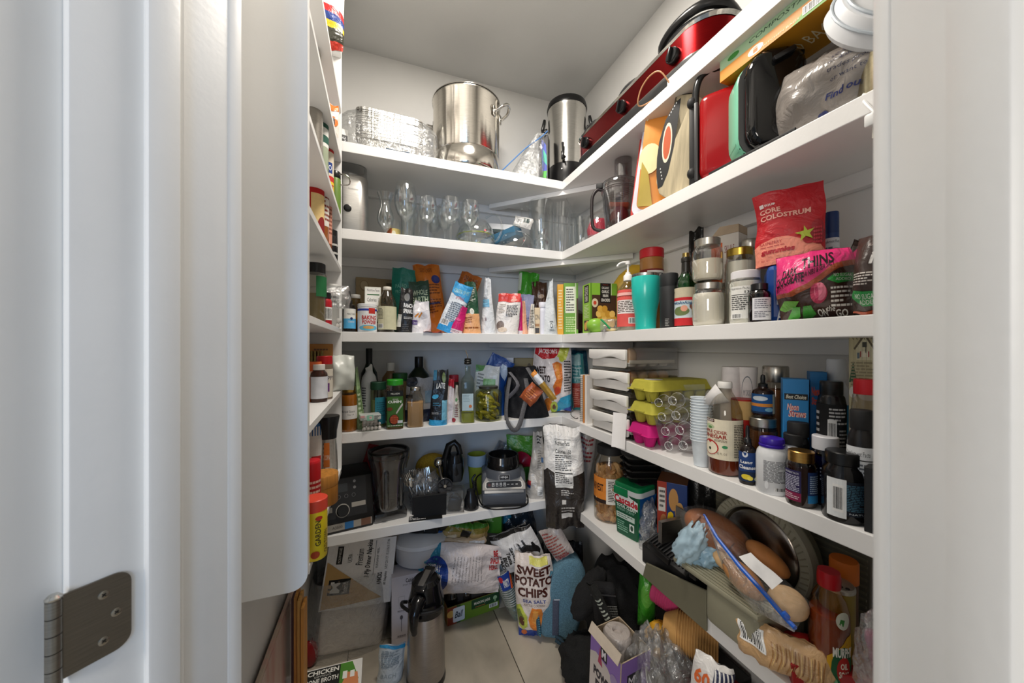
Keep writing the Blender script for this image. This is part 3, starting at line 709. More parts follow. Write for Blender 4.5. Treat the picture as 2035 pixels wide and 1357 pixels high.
# flexible boards: thin sheets standing on edge across the shelf, curling to the front
def board(name, label, yc, wd, ht, mat, bend=.05, cat='cutting board', r=.03, art=None, thick=.003, P=None, off=0, roll=0):
    t = T(name, label, cat, P, face(P, off), 0, roll)
    po = dense(rrect(wd, ht, r), .02)
    def bendf(x, z): return Vector((x, -bend*math.sin(z/ht*3.1)+bend*.5*(2*x/wd)**2, z))
    g = G(); bm = bmesh.new()
    vs = [bm.verts.new((x, 0, z+ht/2)) for x, z in po]; f = bm.faces.new(vs)
    for i in range(1, 10):
        for ax, s0, S in ((0, -wd/2, wd), (2, 0, ht)):
            p = [0, 0, 0]; p[ax] = s0+S*i/10; q = [0, 0, 0]; q[ax] = 1
            bmesh.ops.bisect_plane(bm, geom=bm.verts[:]+bm.edges[:]+bm.faces[:], dist=1e-6, plane_co=p, plane_no=q)
    bmesh.ops.solidify(bm, geom=bm.faces[:], thickness=thick)
    for v in bm.verts: q = bendf(v.co.x, v.co.z); v.co = Vector((q.x, v.co.y+q.y, q.z))
    me = bpy.data.meshes.new('board'); bm.to_mesh(me); bm.free(); me.materials.append(mm(mat)); o = bpy.data.objects.new('board', me); COL.objects.link(o); o.parent = t
    if art: decal(art, wd, ht, lambda x, y, e: bendf(x-wd/2, y)+Vector((0, -thick/2-.0022-e, 0)), t, 'print', 10, 10)
    return t
for nm, lb, x0, x1, yt, col, dd, rl in (('red_cutting_mat', 'red flexible mat, hindmost of the upright cutting mats', 1252, 1318, 205, 'cc3b34', .085, 7), ('purple_cutting_mat', 'purple flexible mat just behind the white one', 1256, 1322, 196, '7b5a9e', .075, 7), ('white_cutting_mat', 'white flexible mat between the purple and orange mats', 1254, 1330, 180, 'dfe2ee', .066, 8)):
    P, w, h, k = loc('R', dd, x0, x1, yt, S2); board(nm, lb, 0, w*1.05, h*1.0, col, P=P, off=6, roll=rl, bend=.012)
P, w, h, k = loc('R', .052, 1262, 1372, 186, S2)
board('orange_cutting_mat', 'orange and cream printed flexible mat standing on edge', 0, w, h, 'dd8f3c', P=P, off=4, roll=6, bend=.014, r=.02,
      art=[('p', [(.03, .75), (.4, .98), (.97, .97), (.97, .985), (.03, .985)], 'e8dcae'), ('r', .03, .86, .95, .97, 'e8dcae'), ('e', .16, .42, .2, .13, 'efe3b0'), ('p', [(.02, .02), (.3, .02), (.16, .3), (.02, .4)], 'b9a244'), ('p', [(.6, .02), (.97, .02), (.97, .3), (.7, .2)], 'b08a3a'), ('e', .6, .6, .2, .16, 'e0a24c')])
# cream board with black grip
P, w, h, k = loc('R', .022, 1296, 1392, 192, S2)
t = T('cream_cutting_board', 'cream wood-fibre cutting board with a black grip and oval hole', 'cutting board', P, face(P, -14), 0, 5); wd, ht, th = w*1.0, h, .009
po = [(-wd/2+.035, 0), (wd/2-.02, 0), (wd/2, .02), (wd/2, ht-.05), (wd/2-.04, ht-.01), (wd/2-.09, ht), (-wd/2+.085, ht-.01), (-wd/2+.03, ht-.055), (-wd/2+.008, ht-.11), (-wd/2, ht*.42), (-wd/2+.004, .05), (-wd/2+.015, .015)]
G().prism(po, -th/2, th/2, ('cdbf9e', 'wood'), 'y', .002).build('board', t, ang=25)
decal([('p', [(.08, .10), (.02, .25), (0.0, .42), (.02, .58), (.12, .78), (.30, .93), (.42, .96), (.40, .75), (.36, .5), (.28, .25), (.18, .12)], '17181a'), ('e', .20, .55, .105, .20, 'e9dfc8'), ('e', .20, .55, .080, .165, 'c4582c')]
      + [('e', .10+.02*i, .30-.035*i, .009, .009, 'f0f0ee') for i in range(4)]+[('e', .20+.033*i, .82+.025*i, .009, .009, 'f0f0ee') for i in range(5)], wd, ht, lambda x, y, e: Vector((x-wd/2, -th/2-e, y)), t, 'grip', 1, 1)
# red clamshell grill standing on its side
P, w, h, k = loc('R', .075, 1372, 1478, 200, S2)
t = T('red_contact_grill', 'glossy red contact grill stood on end with black frame handle', 'grill', P, face(P, -8))
G().box((w*.12, -.03, h*.5), (w*.80, .07, h*.96), ('9c1216', 'p', .14), .022, seg=4).build('red_housing', t)
G().box((w*.08, .022, h*.5), (w*.86, .03, h*.98), BLKM, .008).build('grill_plates', t)
g = G()
g.box((-w*.42, -.03, h*.48), (.015, .035, h*.98), BLKM, .004); g.box((-w*.33, -.045, h*.48), (.010, .022, h*.9), ('3a3b3c', 'p'), .003)
for zz in (.96, .14): g.ball((-w*.42, -.045, h*zz), (.013, .013, .015), BLKM)
g.build('hinge_arm', t)
G().tube([(-w*.36, -.045, h*.9), (-w*.34, -.045, h*1.10), (-w*.26, -.044, h*1.22), (-w*.12, -.042, h*1.265), (w*.2, -.04, h*1.25), (w*.45, -.03, h*1.20)], .0105, ('222324', 'p', .2), 12, flat=.8).build('handle', t)
# mint and black waffle maker stood on end
P, w, h, k = loc('R', .062, 1452, 1592, 92, S2); h = min(h, .236)
t = T('mint_waffle_maker', 'mint green and glossy black waffle maker standing on its edge', 'waffle maker', P, face(P, 20))
G().prism([(x-w*.03, z+h*.49) for x, z in rrect(w*.90, h*.97, .05)], -.012, .058, ('7cc4a4', 'p', .3), 'y', .010).build('mint_shell', t, ang=50)
G().prism([(x+w*.04, z+h*.5) for x, z in rrect(w*.86, h*.92, .045)], -.05, -.010, ('0d0d0e', 'p', .06), 'y', .014).build('black_housing', t, ang=50)
G().prism([(x-w*.0, z+h*.495) for x, z in rrect(w*.90, h*.95, .048)], -.015, -.010, ('2e2f2f', 'p'), 'y', .001).build('seam', t)
g = G(); g.box((w*.12, -.052, h*.86), (w*.34, .012, .012), BLK, .004, rot=(0, -24, 0)); g.box((w*.36, .01, h*.97), (.05, .05, .022), BLK, .008); g.box((w*.12, .02, h*.975), (.04, .03, .018), ('123c2c', 'p'), .006); g.build('latch', t)
P, w, h, k = loc('R', .008, 1440, 1500, 300, S2)
g = G().box((0, 0, .004), (.20, .005, .008), BLKM, .001); g = tag(g.build('black_tray'), 'thin black tray edge lying in front of the red grill and waffle maker', 'tray'); g.location = (XR+.006, P.y-.02, S2); g.rotation_euler = (0, 0, -math.pi/2)
# things beyond: wrap carton, white plastic lids, grey sack, steel canister
t = T('wrap_carton', 'long green and amber kitchen wrap carton lying on the waffle maker', 'box', (XR+.085, .50, S2+.229), -math.pi/2, rx=0, ry=0)
G().box((0, 0, .03), (.30, .12, .055), 'e0a030', .002).build('carton', t, ang=15)
decal([('r', 0, .48, 1, 1, 'a9c9a4'), ('r', 0, 0, 1, .5, 'd98f1e'), ('p', [(.55, 0), (.8, 0), (.95, .5), (.7, .5)], '6aa62c'), ('t', 'COMPOSTABLE', .25, .68, .75, .84, '2c4a34', {'s': .2}), ('e', .12, .74, .05, .12, '3c8a3a'), ('e', .3, .24, .06, .17, 'f0ead8'), ('t', 'i', .28, .14, .32, .34, 'c9711a'), ('t', 'KITCHEN BAGS', .36, .10, .6, .17, 'f4e6c0'), ('b', .62, .1, .74, .4)], .30, .055, lambda x, y, e: Vector((x-.15, -.06-e, y+.002)), t, 'front_print', 1, 1)
decal([('r', 0, 0, 1, 1, 'c98a22'), ('t', '7.4 LITER 50 BAGS', .08, .3, .7, .6, 'f4e6c0'), ('e', .82, .5, .07, .3, 'f0ead8')], .30, .12, lambda x, y, e: Vector((x-.15, .06-y, .0025-e)), t, 'under_print', 1, 1)
t = T('white_cake_carrier', 'big white plastic lid with rim leaning behind the grey sack', 'lid', (XR+.085, .352, S2+.15), math.radians(-38), rx=64)
g = G(); g.lathe([(.10, 0), (.107, .01), (.10, .03), (.094, .045), (.05, .055), (0, .06)], ('e9ebee', 'p', .3), 48); g.build('lid', t)
for rr in (.103, .088): G().tube(spin(rr, .03 if rr > .1 else .049, 36), .0025, ('c7d0d8', 'p'), 6, True).build('rim', t)

def txt(*ls, col='22284a', x0=.4, x1=.98, y=.85, dy=.1, hh=.065): return [('t', s, x0, y-i*dy-hh, x0+(x1-x0)*min(1, len(s)/24), y-i*dy, col, {'s': .3}) for i, s in enumerate(ls)]
bag('grey_shopping_sack', 'shiny grey plastic sack with dark blue print bulging over the second shelf', 'sack', (Vector((XR+.062, .415, S2)), .25, .150, .001), .11, ('8f8882', 'bag', .22), [('t', '- RECYCLE -', .5, .82, .85, .9, '22284a')]+txt('Generations', 'of Americans rely on', 'trades professionals', 'or want to help repair', y=.76, dy=.1, x0=.5)+[('t', 'Find out more', .45, .24, .85, .31, '1d2a6a', {'s': .3, 'b': .02}), ('e', .42, .1, .04, .05, '1d2a6a')],
    off=-24, kind='pillow', wr=.011, ry=0, nu=34, nv=26, crimp=False)
t = T('steel_travel_canister', 'tall brushed steel canister at the near end of the second shelf', 'canister', (XR+.035, .345, S2+.14), 0)
G().lathe([(0, 0), (.04, 0), (.042, .01), (.042, .19), (.038, .2), (0, .2)], ('b5ab8e', 'metal', .2), 32).build('body', t)
t.location.z = S2+.001; t.location.x += .02
g = G(); g.box((0, 0, 0), (.03, .022, .022), 'f0f0ee', .004); g.box((-.006, 0, -.02), (.002, .006, .02), 'c9c4b8'); g.box((.006, 0, -.02), (.002, .006, .02), 'c9c4b8'); g.tube([(0, 0, .01), (.01, .02, .045), (.03, .03, .07)], .003, 'f0f0ee', 8)
o = tag(g.build('white_plug'), 'white electric plug hanging below the near end of the second shelf', 'plug'); o.location = (XR-.01, .335, S2-.06)
# ================= EYE-LEVEL SHELF, back part =================
bot('dropper_bottle', 'black dropper bottle with white and sky-blue label at the left end', 'bottle', loc('B', .035, 681, 707, 577, S3), [(0, 0), (.95, 0), (1, .03), (1, .58), (.85, .66), (.45, .69)], ('1a1512', 'p', .15), (cap(.68, .78, .5)+[(0, .78), (.3, .78), (.32, .85), (.2, .93), (.14, 1), (0, 1)], BLKM), lab=(.08, .56, 150, 'f0efe9', [('r', 0, 0, 1, .5, '59b4e6'), ('t', 'MACTAIN', .25, .68, .75, .78, '222222'), ('e', .5, .5, .08, .07, '1c2a6a'), ('t', 'Cleanser', .3, .3, .7, .4, 'f0f0f0')]), off=20)
bot('small_jar', 'small clear jar with silver lid behind the black dropper bottle', 'jar', loc('B', .11, 694, 718, 583, S3), JAR, ('b89a5a', 'tint'), (cap(.88, .98, .86), 'b9b7b2'), fill=(.5, 'c9962a'))
bx('kraft_board_box', 'tan kraft box with round hole at the back wall', 'box', loc('B', .28, 708, 788, 553, S3), .03, ('a69272', 'paper'), [('e', .2, .85, .11, .1, '8a7654'), ('e', .2, .86, .09, .08, 'b3a07e'), ('r', .75, .88, .97, .93, '6a5a3e'), ('t', 'chia', .45, .55, .75, .7, '3f5f4a')], off=6, rx=-4)
bx('nutrition_carton', 'white upright carton with nutrition panel behind the baking powder', 'box', loc('B', .09, 725, 757, 572, S3), .045, 'eceee6', [('r', .08, .55, .92, .97, 'f6f6f2'), ('t', 'Nutrition Facts', .15, .9, .9, .96, '222222'), ('r', .15, .82, .9, .845, '2c6a3a'), ('t', 'Calories  0', .15, .68, .9, .76, '222222'), ('l', .15, .2, .85, .6, 7, '555555')])
bot('baking_powder_can', 'white baking powder can with red lettering and blue band', 'can', loc('B', .035, 711, 749, 603, S3), [(0, 0), (1, .01), (1, .88), (.97, .9)], 'eceff2', (cap(.88, 1, 1.03), 'eef0f2'), lab=(.03, .86, 170, 'eef0f3', [('r', 0, .86, 1, .95, '2a3fa0'), ('r', .55, .74, .8, .98, 'c8342c'), ('t', 'BAKING', .3, .48, .85, .66, 'c2262a', {'b': .03}), ('t', 'POWDER', .32, .30, .85, .46, 'c2262a', {'b': .03}), ('e', .55, .14, .36, .12, '6cc3e6'), ('e', .55, .16, .2, .07, 'e2b06a')]))
bot('vinegar_bottle', 'clear glass vinegar bottle with cream label and white cap', 'bottle', loc('B', .045, 751, 788, 568, S3), VIN, ('d8cdb4', 'tint'), (cap(.93, 1, .45), 'efe9dc'), fill=(.42, ('5a4426', 'tint')), lab=(.06, .56, 175, 'd9d6b4', [('l', .06, .45, .3, .92, 8, '4a4a3a'), ('b', .06, .06, .3, .25), ('e', .93, .5, .1, .18, 'c2bd94'), ('r', .35, 0, .355, 1, 'b5b08c')]), off=10)
bag('teal_pouch', 'tall teal foil pouch folded at the top against the back wall', 'pouch', loc('B', .20, 783, 826, 534, S3), .06, ('14806e', 'bag'), [('t', 'PALEO', .15, .70, .6, .76, '7cc7b0'), ('t', 'PROTEIN', .15, .62, .6, .67, '7cc7b0'), ('l', .3, .3, .8, .5, 4, '2fa08a')], wr=.008, tw=1.15)
bag('dark_green_pouch', 'dark green pouch with white block lettering', 'pouch', loc('B', .12, 818, 858, 557, S3), .05, ('173f2c', 'bag', .5), [('t', 'WHOLE', .15, .72, .9, .82, 'b9c9a8', {'b': .03}), ('t', 'EARTH', .1, .58, .92, .69, 'b9c9a8', {'b': .03}), ('l', .15, .5, .85, .54, 1, '8aa07c'), ('r', .1, .1, .9, .3, '0f2c1e')], ry=-4, lean=.1)
bag('ranch_seasoning_pouch', 'narrow black seasoning pouch with white lettering', 'pouch', loc('B', .045, 787, 822, 573, S3), .05, ('1c1b1c', 'bag'), [('e', .5, .80, .2, .09, '8a8a88'), ('t', 'RANCH', .3, .56, .95, .66, 'f2f2f2', {'b': .04}), ('t', 'SPRINKLE', .3, .43, 1.0, .53, 'f2f2f2', {'b': .04}), ('l', .35, .3, .9, .36, 2, 'cfcfcf'), ('r', .0, .12, .22, .4, 'd8d8d4'), ('l', .3, .03, .9, .2, 4, '55524f')], tw=.7, off=6)
bag('white_sack_small', 'small crumpled white sack with orange streaks', 'bag', loc('B', .03, 818, 857, 598, S3), .045, ('e6e2e4', 'bag'), [('p', [(.08, .5), (.3, .62), (.36, .6), (.14, .46)], 'd98a2a'), ('p', [(.3, .5), (.5, .64), (.56, .62), (.36, .46)], 'd98a2a'), ('r', -.0, .25, .28, .38, '5a3a86'), ('t', 'Cannoli', .03, .28, .26, .35, 'f0f0f0')], wr=.009, tw=.75)
bag('orange_crisps_bag', 'tall orange crisps bag slumped against the back wall', 'bag', loc('B', .20, 838, 892, 526, S3), .08, ('d9761f', 'bag'), [('t', 'SEED CRISPS', .25, .88, .7, .94, '8a3f10', {'s': .2}), ('l', .5, .56, .9, .72, 4, '7a3a12'), ('l', .4, .3, .9, .50, 6, '8a4314'), ('r', .35, .42, .85, .44, '2a2f66'), ('e', .8, .78, .16, .06, '27357a')], kind='pillow', ry=-8, wr=.008)
bag('orange_crisps_bag', 'second orange crisps bag leaning right behind the first', 'bag', loc('B', .24, 862, 908, 532, S3), .06, ('c96c22', 'bag'), [('t', 'ORIGINAL', .2, .86, .9, .94, '6a2f10', {'s': .2}), ('e', .5, .72, .3, .06, '24326f')], kind='pillow', ry=24, wr=.008)
bag('blue_white_pouch', 'sky-blue and white pouch leaning to the right with small print', 'pouch', loc('B', .045, 866, 903, 563, S3), .045, ('e4eaf0', 'bag'), [('p', [(0, .78), (1, .66), (1, 1), (0, 1)], '3f9fd6'), ('p', [(0, 0), (1, 0), (1, .38), (.6, .22), (0, .10)], '2c9bdc'), ('t', 'CENTER OF FIT', .1, .80, .9, .88, 'a9cbb0'), ('t', 'AP SPRING', .3, .68, .75, .74, 'b5474f'), ('l', .2, .22, .9, .62, 10, '6a7682'), ('b', .08, .12, .5, .24)], ry=22, lz=.006, hs=1.03)
bag('brown_snack_bag', 'crumpled brown and clear snack bag lying on top at the back', 'bag', (loc('B', .2, 890, 945, 530, S3)[0]+Vector((0, 0, .10)), .12, .05, .001), .03, ('8a5a34', 'bag'), [('r', 0, .6, 1, 1, 'b9b2a8')], kind='pillow', ry=38, wr=.01)
bag('magenta_pouch', 'magenta pouch with white foot beside the blue and white pouch', 'pouch', loc('B', .035, 888, 918, 606, S3), .04, ('d0156f', 'bag'), [('r', 0, 0, 1, .14, 'ead8dc'), ('t', 'TAPIOCA', .2, .03, .8, .1, '8a2a4a'), ('e', .5, .5, .2, .05, 'e0508f')], ry=16, tw=.8)
bag('green_peach_pouch', 'dark green pouch with a peach-coloured lower half', 'pouch', loc('B', .045, 918, 957, 560, S3), .055, ('1f4a33', 'bag'), [('r', 0, 0, 1, .38, 'efb27c'), ('r', .55, .38, 1, .5, '27533a'), ('e', .5, .42, .15, .06, 'e8eadf'), ('t', '11', .43, .39, .57, .45, '333333'), ('l', .25, .62, .8, .86, 8, 'd8dccf'), ('l', .12, .2, .5, .32, 3, '9a5a2a'), ('l', .1, .08, .9, .14, 1, '9a5a2a')], tw=.55, off=8)
bag('white_blue_pouch', 'white pouch with pale blue patch standing side-on', 'pouch', loc('B', .045, 954, 986, 553, S3), .055, ('dfe2e6', 'bag'), [('r', .05, .48, .75, .62, '7fbfe0'), ('l', .1, .55, .6, .66, 3, '4a5a66'), ('e', .45, .74, .2, .08, 'b9bec4'), ('t', '1 8', .2, .22, .5, .28, '6a3a3a')], tw=.35, off=-14)
bag('red_topped_pouch', 'white pouch with coral red top band and nutrition print', 'pouch', loc('B', .05, 982, 1029, 583, S3), .06, ('e9e4e0', 'bag'), [('p', [(0, .80), (1, .78), (1, 1), (0, 1)], 'd9453f'), ('e', .7, .84, .15, .04, 'e8a59a'), ('l', .42, .42, .9, .72, 8, '4a4a4a'), ('l', .1, .5, .36, .74, 6, 'a89c90'), ('e', .22, .2, .16, .12, '7a6a62'), ('e', .32, .1, .2, .06, 'd9c7b4')], skew=.10, tw=.95)
bag('magenta_pouch', 'magenta pouch standing behind the red-topped white pouch', 'pouch', loc('B', .065, 1015, 1040, 592, S3), .035, ('c9126c', 'bag'), [('r', 0, 0, 1, .1, 'e9dde0'), ('l', .2, .4, .8, .6, 5, 'e070a4')], tw=.6)
bag('peach_pouch', 'narrow peach pouch seen edge-on beside the magenta one', 'pouch', loc('B', .055, 1036, 1049, 598, S3), .03, ('e3a888', 'bag'), [], tw=.5)
bag('green_chip_bag', 'bright green foil bag rising above the back row', 'bag', loc('B', .20, 1018, 1060, 541, S3), .06, ('3f9a2a', 'bag'), [('r', .05, .3, .4, .5, '181818'), ('t', '*', .12, .33, .3, .48, 'f0f0f0', {'b': .05}), ('p', [(0, .7), (.15, .7), (.15, 1), (0, 1)], 'c9d6c2')], kind='pillow', wr=.012, ry=6)
bag('lavender_pouch', 'pale lavender zip pouch in front of the green foil bag', 'pouch', loc('B', .12, 1030, 1058, 585, S3), .04, ('aeb2d4', 'bag'), [('l', .15, .2, .8, .5, 5, '8288b4')])
bag('chocolate_brown_bag', 'glossy chocolate brown bag crumpled at the top', 'bag', loc('B', .15, 1054, 1086, 560, S3), .06, ('4a3024', 'bag'), [('e', .6, .72, .2, .04, 'b9a08a')], kind='pillow', wr=.014)
bag('white_ingredient_pouch', 'white pouch printed with an ingredient list', 'pouch', loc('B', .045, 1048, 1064, 604, S3), .035, ('eae4da', 'bag'), [('l', .15, .2, .85, .8, 12, '4a4238')], tw=.4)
bx('tan_supplement_box', 'narrow tan box wedged between white pouches', 'box', loc('B', .06, 1062, 1073, 612, S3), .03, 'd9c3a0', [('r', .1, .05, .9, .25, '3a332c'), ('t', 'ON', .1, .55, .9, .75, '333333'), ('r', .1, .3, .9, .4, 'a5794a')])
bot('white_tub_bottle', 'small white bottle beside the folded white refill pouch', 'bottle', loc('B', .055, 1070, 1086, 600, S3), PILL, 'dfe0ec', (cap(.84, 1, .9), 'e8e8f2'))
bag('folded_refill_pouch', 'white paper pouch with recycling mark folded to a thin top', 'pouch', loc('B', .04, 1075, 1109, 557, S3), .055, ('cfd4d8', 'bag', .5), [('e', .62, .16, .09, .045, '5f686c'), ('e', .62, .16, .06, .03, 'cfd4d8'), ('l', .5, .06, .8, .1, 1, '6a7478'), ('r', .5, .22, .75, .24, '5f686c')], tw=.18)
o = G().surf(lambda u, v: Vector(((u-.5)*.075, (v-.5)*.05-.01, .004+.0022*math.sin(u*8+v*3))), 12, 6, lambda u, v: ('c22f3a', 'bag') if u > .4 else ('e8b9a8', 'bag'))
tag(o.build('flat_red_packet'), 'flat red and white packet jutting over the eye-level shelf edge', 'packet').location = loc('B', .028, 828, 890, 660, S3)[0]
# ================= EYE-LEVEL SHELF, corner and right part =================
JL = ('e9ebe8', 'glass')
g = tag(G().lathe([(0, .001), (.04, .002), (.068, .03), (.075, .07), (.066, .11), (.03, .135), (0, .138)], ('3a1712', 'p', .25), 24).build('brown_gourd', None), 'round dark red-brown gourd in the far corner of the eye-level shelf', 'gourd'); g.location = (.93, 1.60, S3)
P, w, h, k = L = loc('R', .17, 1206, 1278, 535, S3)
g = G(); pts = [(-w*.5, 0, h*.45), (-w*.3, 0, h*.62), (0, 0, h*.82), (w*.3, 0, h*.95), (w*.52, 0, h*.98)]
g.tube(pts, [.012, .028, .034, .034, .02], ('d9ae32', 'p', .4), 14); o = tag(g.build('yellow_squash'), 'long yellow squash lying behind the pump bottle', 'squash'); o.location = P; o.rotation_euler = (0, 0, face(P))
GRN = '8cc63a'
ck = [('r', 0, 0, 1, 1, '86b83a'), ('r', .3, .84, .72, 1, '86b83a'), ('r', .78, .62, .8, 1, 'dfe8c0'), ('r', .0, .0, .04, 1, '5c8a26'), ('r', .05, .76, .98, 0.02, '4a3222'), ('r', .36, .60, .76, 1, '1c1a18'), ('t', 'ORGANIC', .42, .88, .70, .93, 'e9e6dc'), ('t', 'GARLIC', .42, .80, .70, .86, 'e9e6dc', {'b': .02}), ('t', 'NAAN', .46, .72, .66, .78, 'e9e6dc', {'b': .02}), ('t', 'CRACKERS', .39, .63, .73, .69, 'e9e6dc', {'b': .02}), ('t', 'TRADER JOES', .46, .955, .66, .975, 'b8412c'),
      ('e', .16, .60, .12, .09, 'd9c9a8'), ('e', .16, .60, .06, .04, 'c9482c')]+[('e', .3+.17*(i % 4)+.05*(i//4 % 2), .18+.1*(i//4), .11, .07, ('e2b04c', 'd09a38', 'eec368')[i % 3]) for i in range(14)]
sd = [('r', 0, 0, 1, 1, '8fc03c'), ('r', .2, .62, .8, .98, '1c1a18'), ('t', 'NAAN CRACKERS', .3, .65, .68, .95, 'e9e6dc', {'r': 90}), ('r', .2, .04, .8, .26, '4a3222'), ('e', .4, .14, .18, .08, 'd9a441'), ('e', .6, .18, .16, .07, 'e6b95a')]+[('l', .2, .3, .8, .58, 9, 'd5e4b0')]
nf = [('r', 0, 0, 1, 1, '6fa33a'), ('r', .12, .42, .78, .93, 'e9ecdc'), ('l', .18, .45, .72, .90, 9, '4a4a42'), ('l', .15, .05, .8, .35, 7, 'cfe0a8')]
bx('naan_cracker_box', 'green cracker box with a photo of round crackers and black title panel', 'box', loc('R', .065, 1163, 1220, 566, S3), .075, GRN, ck, off=26, left=sd)
bx('naan_cracker_box', 'green cracker box left of the one with the cracker photo, its nutrition panel showing', 'box', loc('B', .05, 1119, 1147, 566, S3), .10, GRN, nf+[('r', .80, 0, .86, 1, 'dfe8c0'), ('r', .88, .1, 1, .7, '4a3222')], off=4, left=[('r', 0, 0, 1, 1, 'd9a832')])
bx('yellow_cracker_box', 'narrow yellow box leftmost of the cracker boxes at the corner', 'box', loc('B', .055, 1107, 1119, 568, S3), .09, 'e0a52c', [('l', .2, .1, .8, .9, 14, 'f0dca8')], off=2)
t = T('avocado_bag', 'green avocado lying in front of the cracker box', 'avocado', loc('R', .02, 1168, 1200, 632, S3)[0], face((.8, 1.3)))
P, w, h, k = loc('R', .02, 1168, 1202, 632, S3)
G().ball((0, 0, h/2), (w*.55, .022, h/2), ('8cbf45', 'p', .25), 20, 12).build('fruit', t); t.name = 'green_avocado'
L = loc('R', .018, 1196, 1232, 634, S3); t = bag('green_seal_bag', 'small clear zip bag with a green seal lying by the pump bottle', 'bag', L, .03, FILM, kind='pillow', wr=.008, ws=1.2, crimp=False)
P, w, h, k = L; G().tube([(-w*.55, -.012, h*.98), (-w*.28, -.017, h*.6), (-w*.05, -.018, h*.2)], .0035, ('1f9a5a', 'p'), 8).build('zip_seal', t)
G().lathe([(0, .001), (.016, .002), (.021, .008), (.018, .011), (0, .012)], ('e0cfa0', 'bread'), 18).build('crackers', t)
# soap pump
P, w, h, k = L = loc('R', .05, 1226, 1270, 552, S3)
def pump(t, R, h):
    g = G(); g.lathe([(0, h*.97), (R*.42, h*.97), (R*.42, h*1.06), (R*.36, h*1.08), (R*.24, h*1.10), (R*.22, h*1.13), (R*.1, h*1.14), (R*.1, h*1.28), (R*.24, h*1.29), (R*.24, h*1.35), (0, h*1.36)], 'f2f1ee', 20)
    g.tube([(R*.2, 0, h*1.33), (-R*.5, -.004, h*1.33), (-R*.85, -.008, h*1.29), (-R*.95, -.01, h*1.25)], .0038, 'f2f1ee', 8); g.build('pump', t)
bot('pump_bottle', 'clear pump bottle with coral red label and white pump', 'bottle', L, [(0, 0), (.93, 0), (1, .03), (1, .68), (.93, .79), (.55, .90), (.42, .93), (.4, .99)], ('e4e2da', 'tint'), fill=(.5, ('cfcabc', 'milky')), lab=(.08, .78, 165, 'e25b55', [('r', .12, .35, .9, .72, 'efe6e2'), ('l', .15, .38, .85, .70, 7, '55423f'), ('r', .08, .84, .9, .92, 'eeb2ac'), ('b', .55, .08, .9, .24)]), extra=pump, off=-6)
bot('peanut_butter_jar', 'peanut butter jar with red lid, turned to its nutrition label', 'jar', loc('R', .14, 1271, 1319, 491, S3), [(0, 0), (.93, 0), (1, .03), (1, .86), (.96, .89)], ('a8743c', 'p', .25), (cap(.885, 1, 1.02), 'c9202a'), lab=(.35, .74, 170, '7a2420', [('r', .38, .1, .95, .95, 'eeebe6'), ('l', .42, .15, .9, .9, 10, '3a3a3a'), ('r', .0, .2, .32, .6, 'c22a2c'), ('e', .2, .75, .1, .12, 'e0d9c0')]))
P, w, h, k = L = loc('R', .04, 1254, 1312, 541, S3)
bot('teal_tumbler', 'turquoise insulated tumbler waisted below the middle with a clear lid', 'tumbler', L, [(0, 0), (.68, 0), (.72, .015), (.72, .06), (.72, .065), (.74, .2), (.80, .36), (.93, .5), (.98, .65), (1, .93), (.98, .945)], ('2cc0b4', 'p', .22), ([(.97, .945), (.98, .96), (.98, .99), (.94, 1), (0, 1)], ('c9c9c4', 'metal', .2)), lidn='steel_rim')
bot('black_flask', 'matte black insulated flask between turquoise tumbler and green wine bottle', 'flask', loc('R', .05, 1311, 1348, 542, S3), [(0, 0), (.96, 0), (1, .01), (1, .755), (.985, .76), (.985, .765), (1, .77), (1, .98), (.95, 1), (0, 1)], ('232426', 'p', .55), lab=(.02, .2, 60, None, [('l', .1, .1, .5, .9, 5, '9a9a98')]))
bot('green_wine_bottle', 'green cooking wine bottle with black neck and red-banded label', 'bottle', loc('R', .07, 1340, 1386, 508, S3), WINE, ('1a7a2c', 'tint'), ([(0, .78), (.40, .78), (.38, .93), (.42, .935), (.42, .99), (.38, 1), (0, 1)], ('26241f', 'p', .3)), fill=(.5, ('12401a', 'tint')), lab=(.03, .56, 175, 'c8bfa4', [('r', 0, 0, 1, .68, 'c9d6da'), ('r', 0, .0, 1, .2, 'c4282e'), ('r', 0, .66, 1, .74, 'c4282e'), ('e', .35, .38, .25, .12, '6a7a4a'), ('e', .45, .45, .1, .08, 'e0a088'), ('e', .8, .5, .2, .12, '7a4a3a'), ('t', 'Holology', .05, .54, .8, .64, '1f5a86', {'s': .3, 'b': .02}), ('t', 'P', .05, .84, .12, .92, '222222')]))
g = loc('R', .07, 1340, 1386, 508, S3); G().lathe([(0, 0), (.0095, 0), (.0095, .02), (0, .02)], ('a8925a', 'metal', .3), 18).build('gold_cap', bpy.data.objects['green_wine_bottle']).location = (0, 0, g[2]*.94)
SILV = ('bdb9b0', 'metal', .3)
MJ = [(0, 0), (.82, 0), (.95, .05), (1, .16), (1, .62), (.95, .74), (.84, .80), (.82, .86)]
P, w, h, k = L = loc('R', .055, 1374, 1440, 560, S3)
bot('mason_jar', 'square-shouldered glass jar filled to the top with cream powder, bottom of the stack', 'jar', L, MJ, JL, (cap(.85, 1, .84), SILV), fill=(.76, 'f6eedd', .97))
P2, w2, h2, k2 = loc('R', .06, 1374, 1436, 478, S3)
bot('mason_jar', 'half-full jar of cream powder stacked on the full one', 'jar', (P+Vector((.002, .004, h+.001)), w*.96, h2-h, k), MJ, JL, (cap(.83, 1, .84), SILV), fill=(.50, 'efe5cf', .97))
bag('black_tall_pouch', 'black pouch with a pointed top at the wall behind the jars', 'pouch', loc('R', .20, 1371, 1400, 455, S3), .04, ('171614', 'bag'), [('p', [(.5, .75), (.6, .8), (.55, .9)], '8a8a86')], skew=.25)
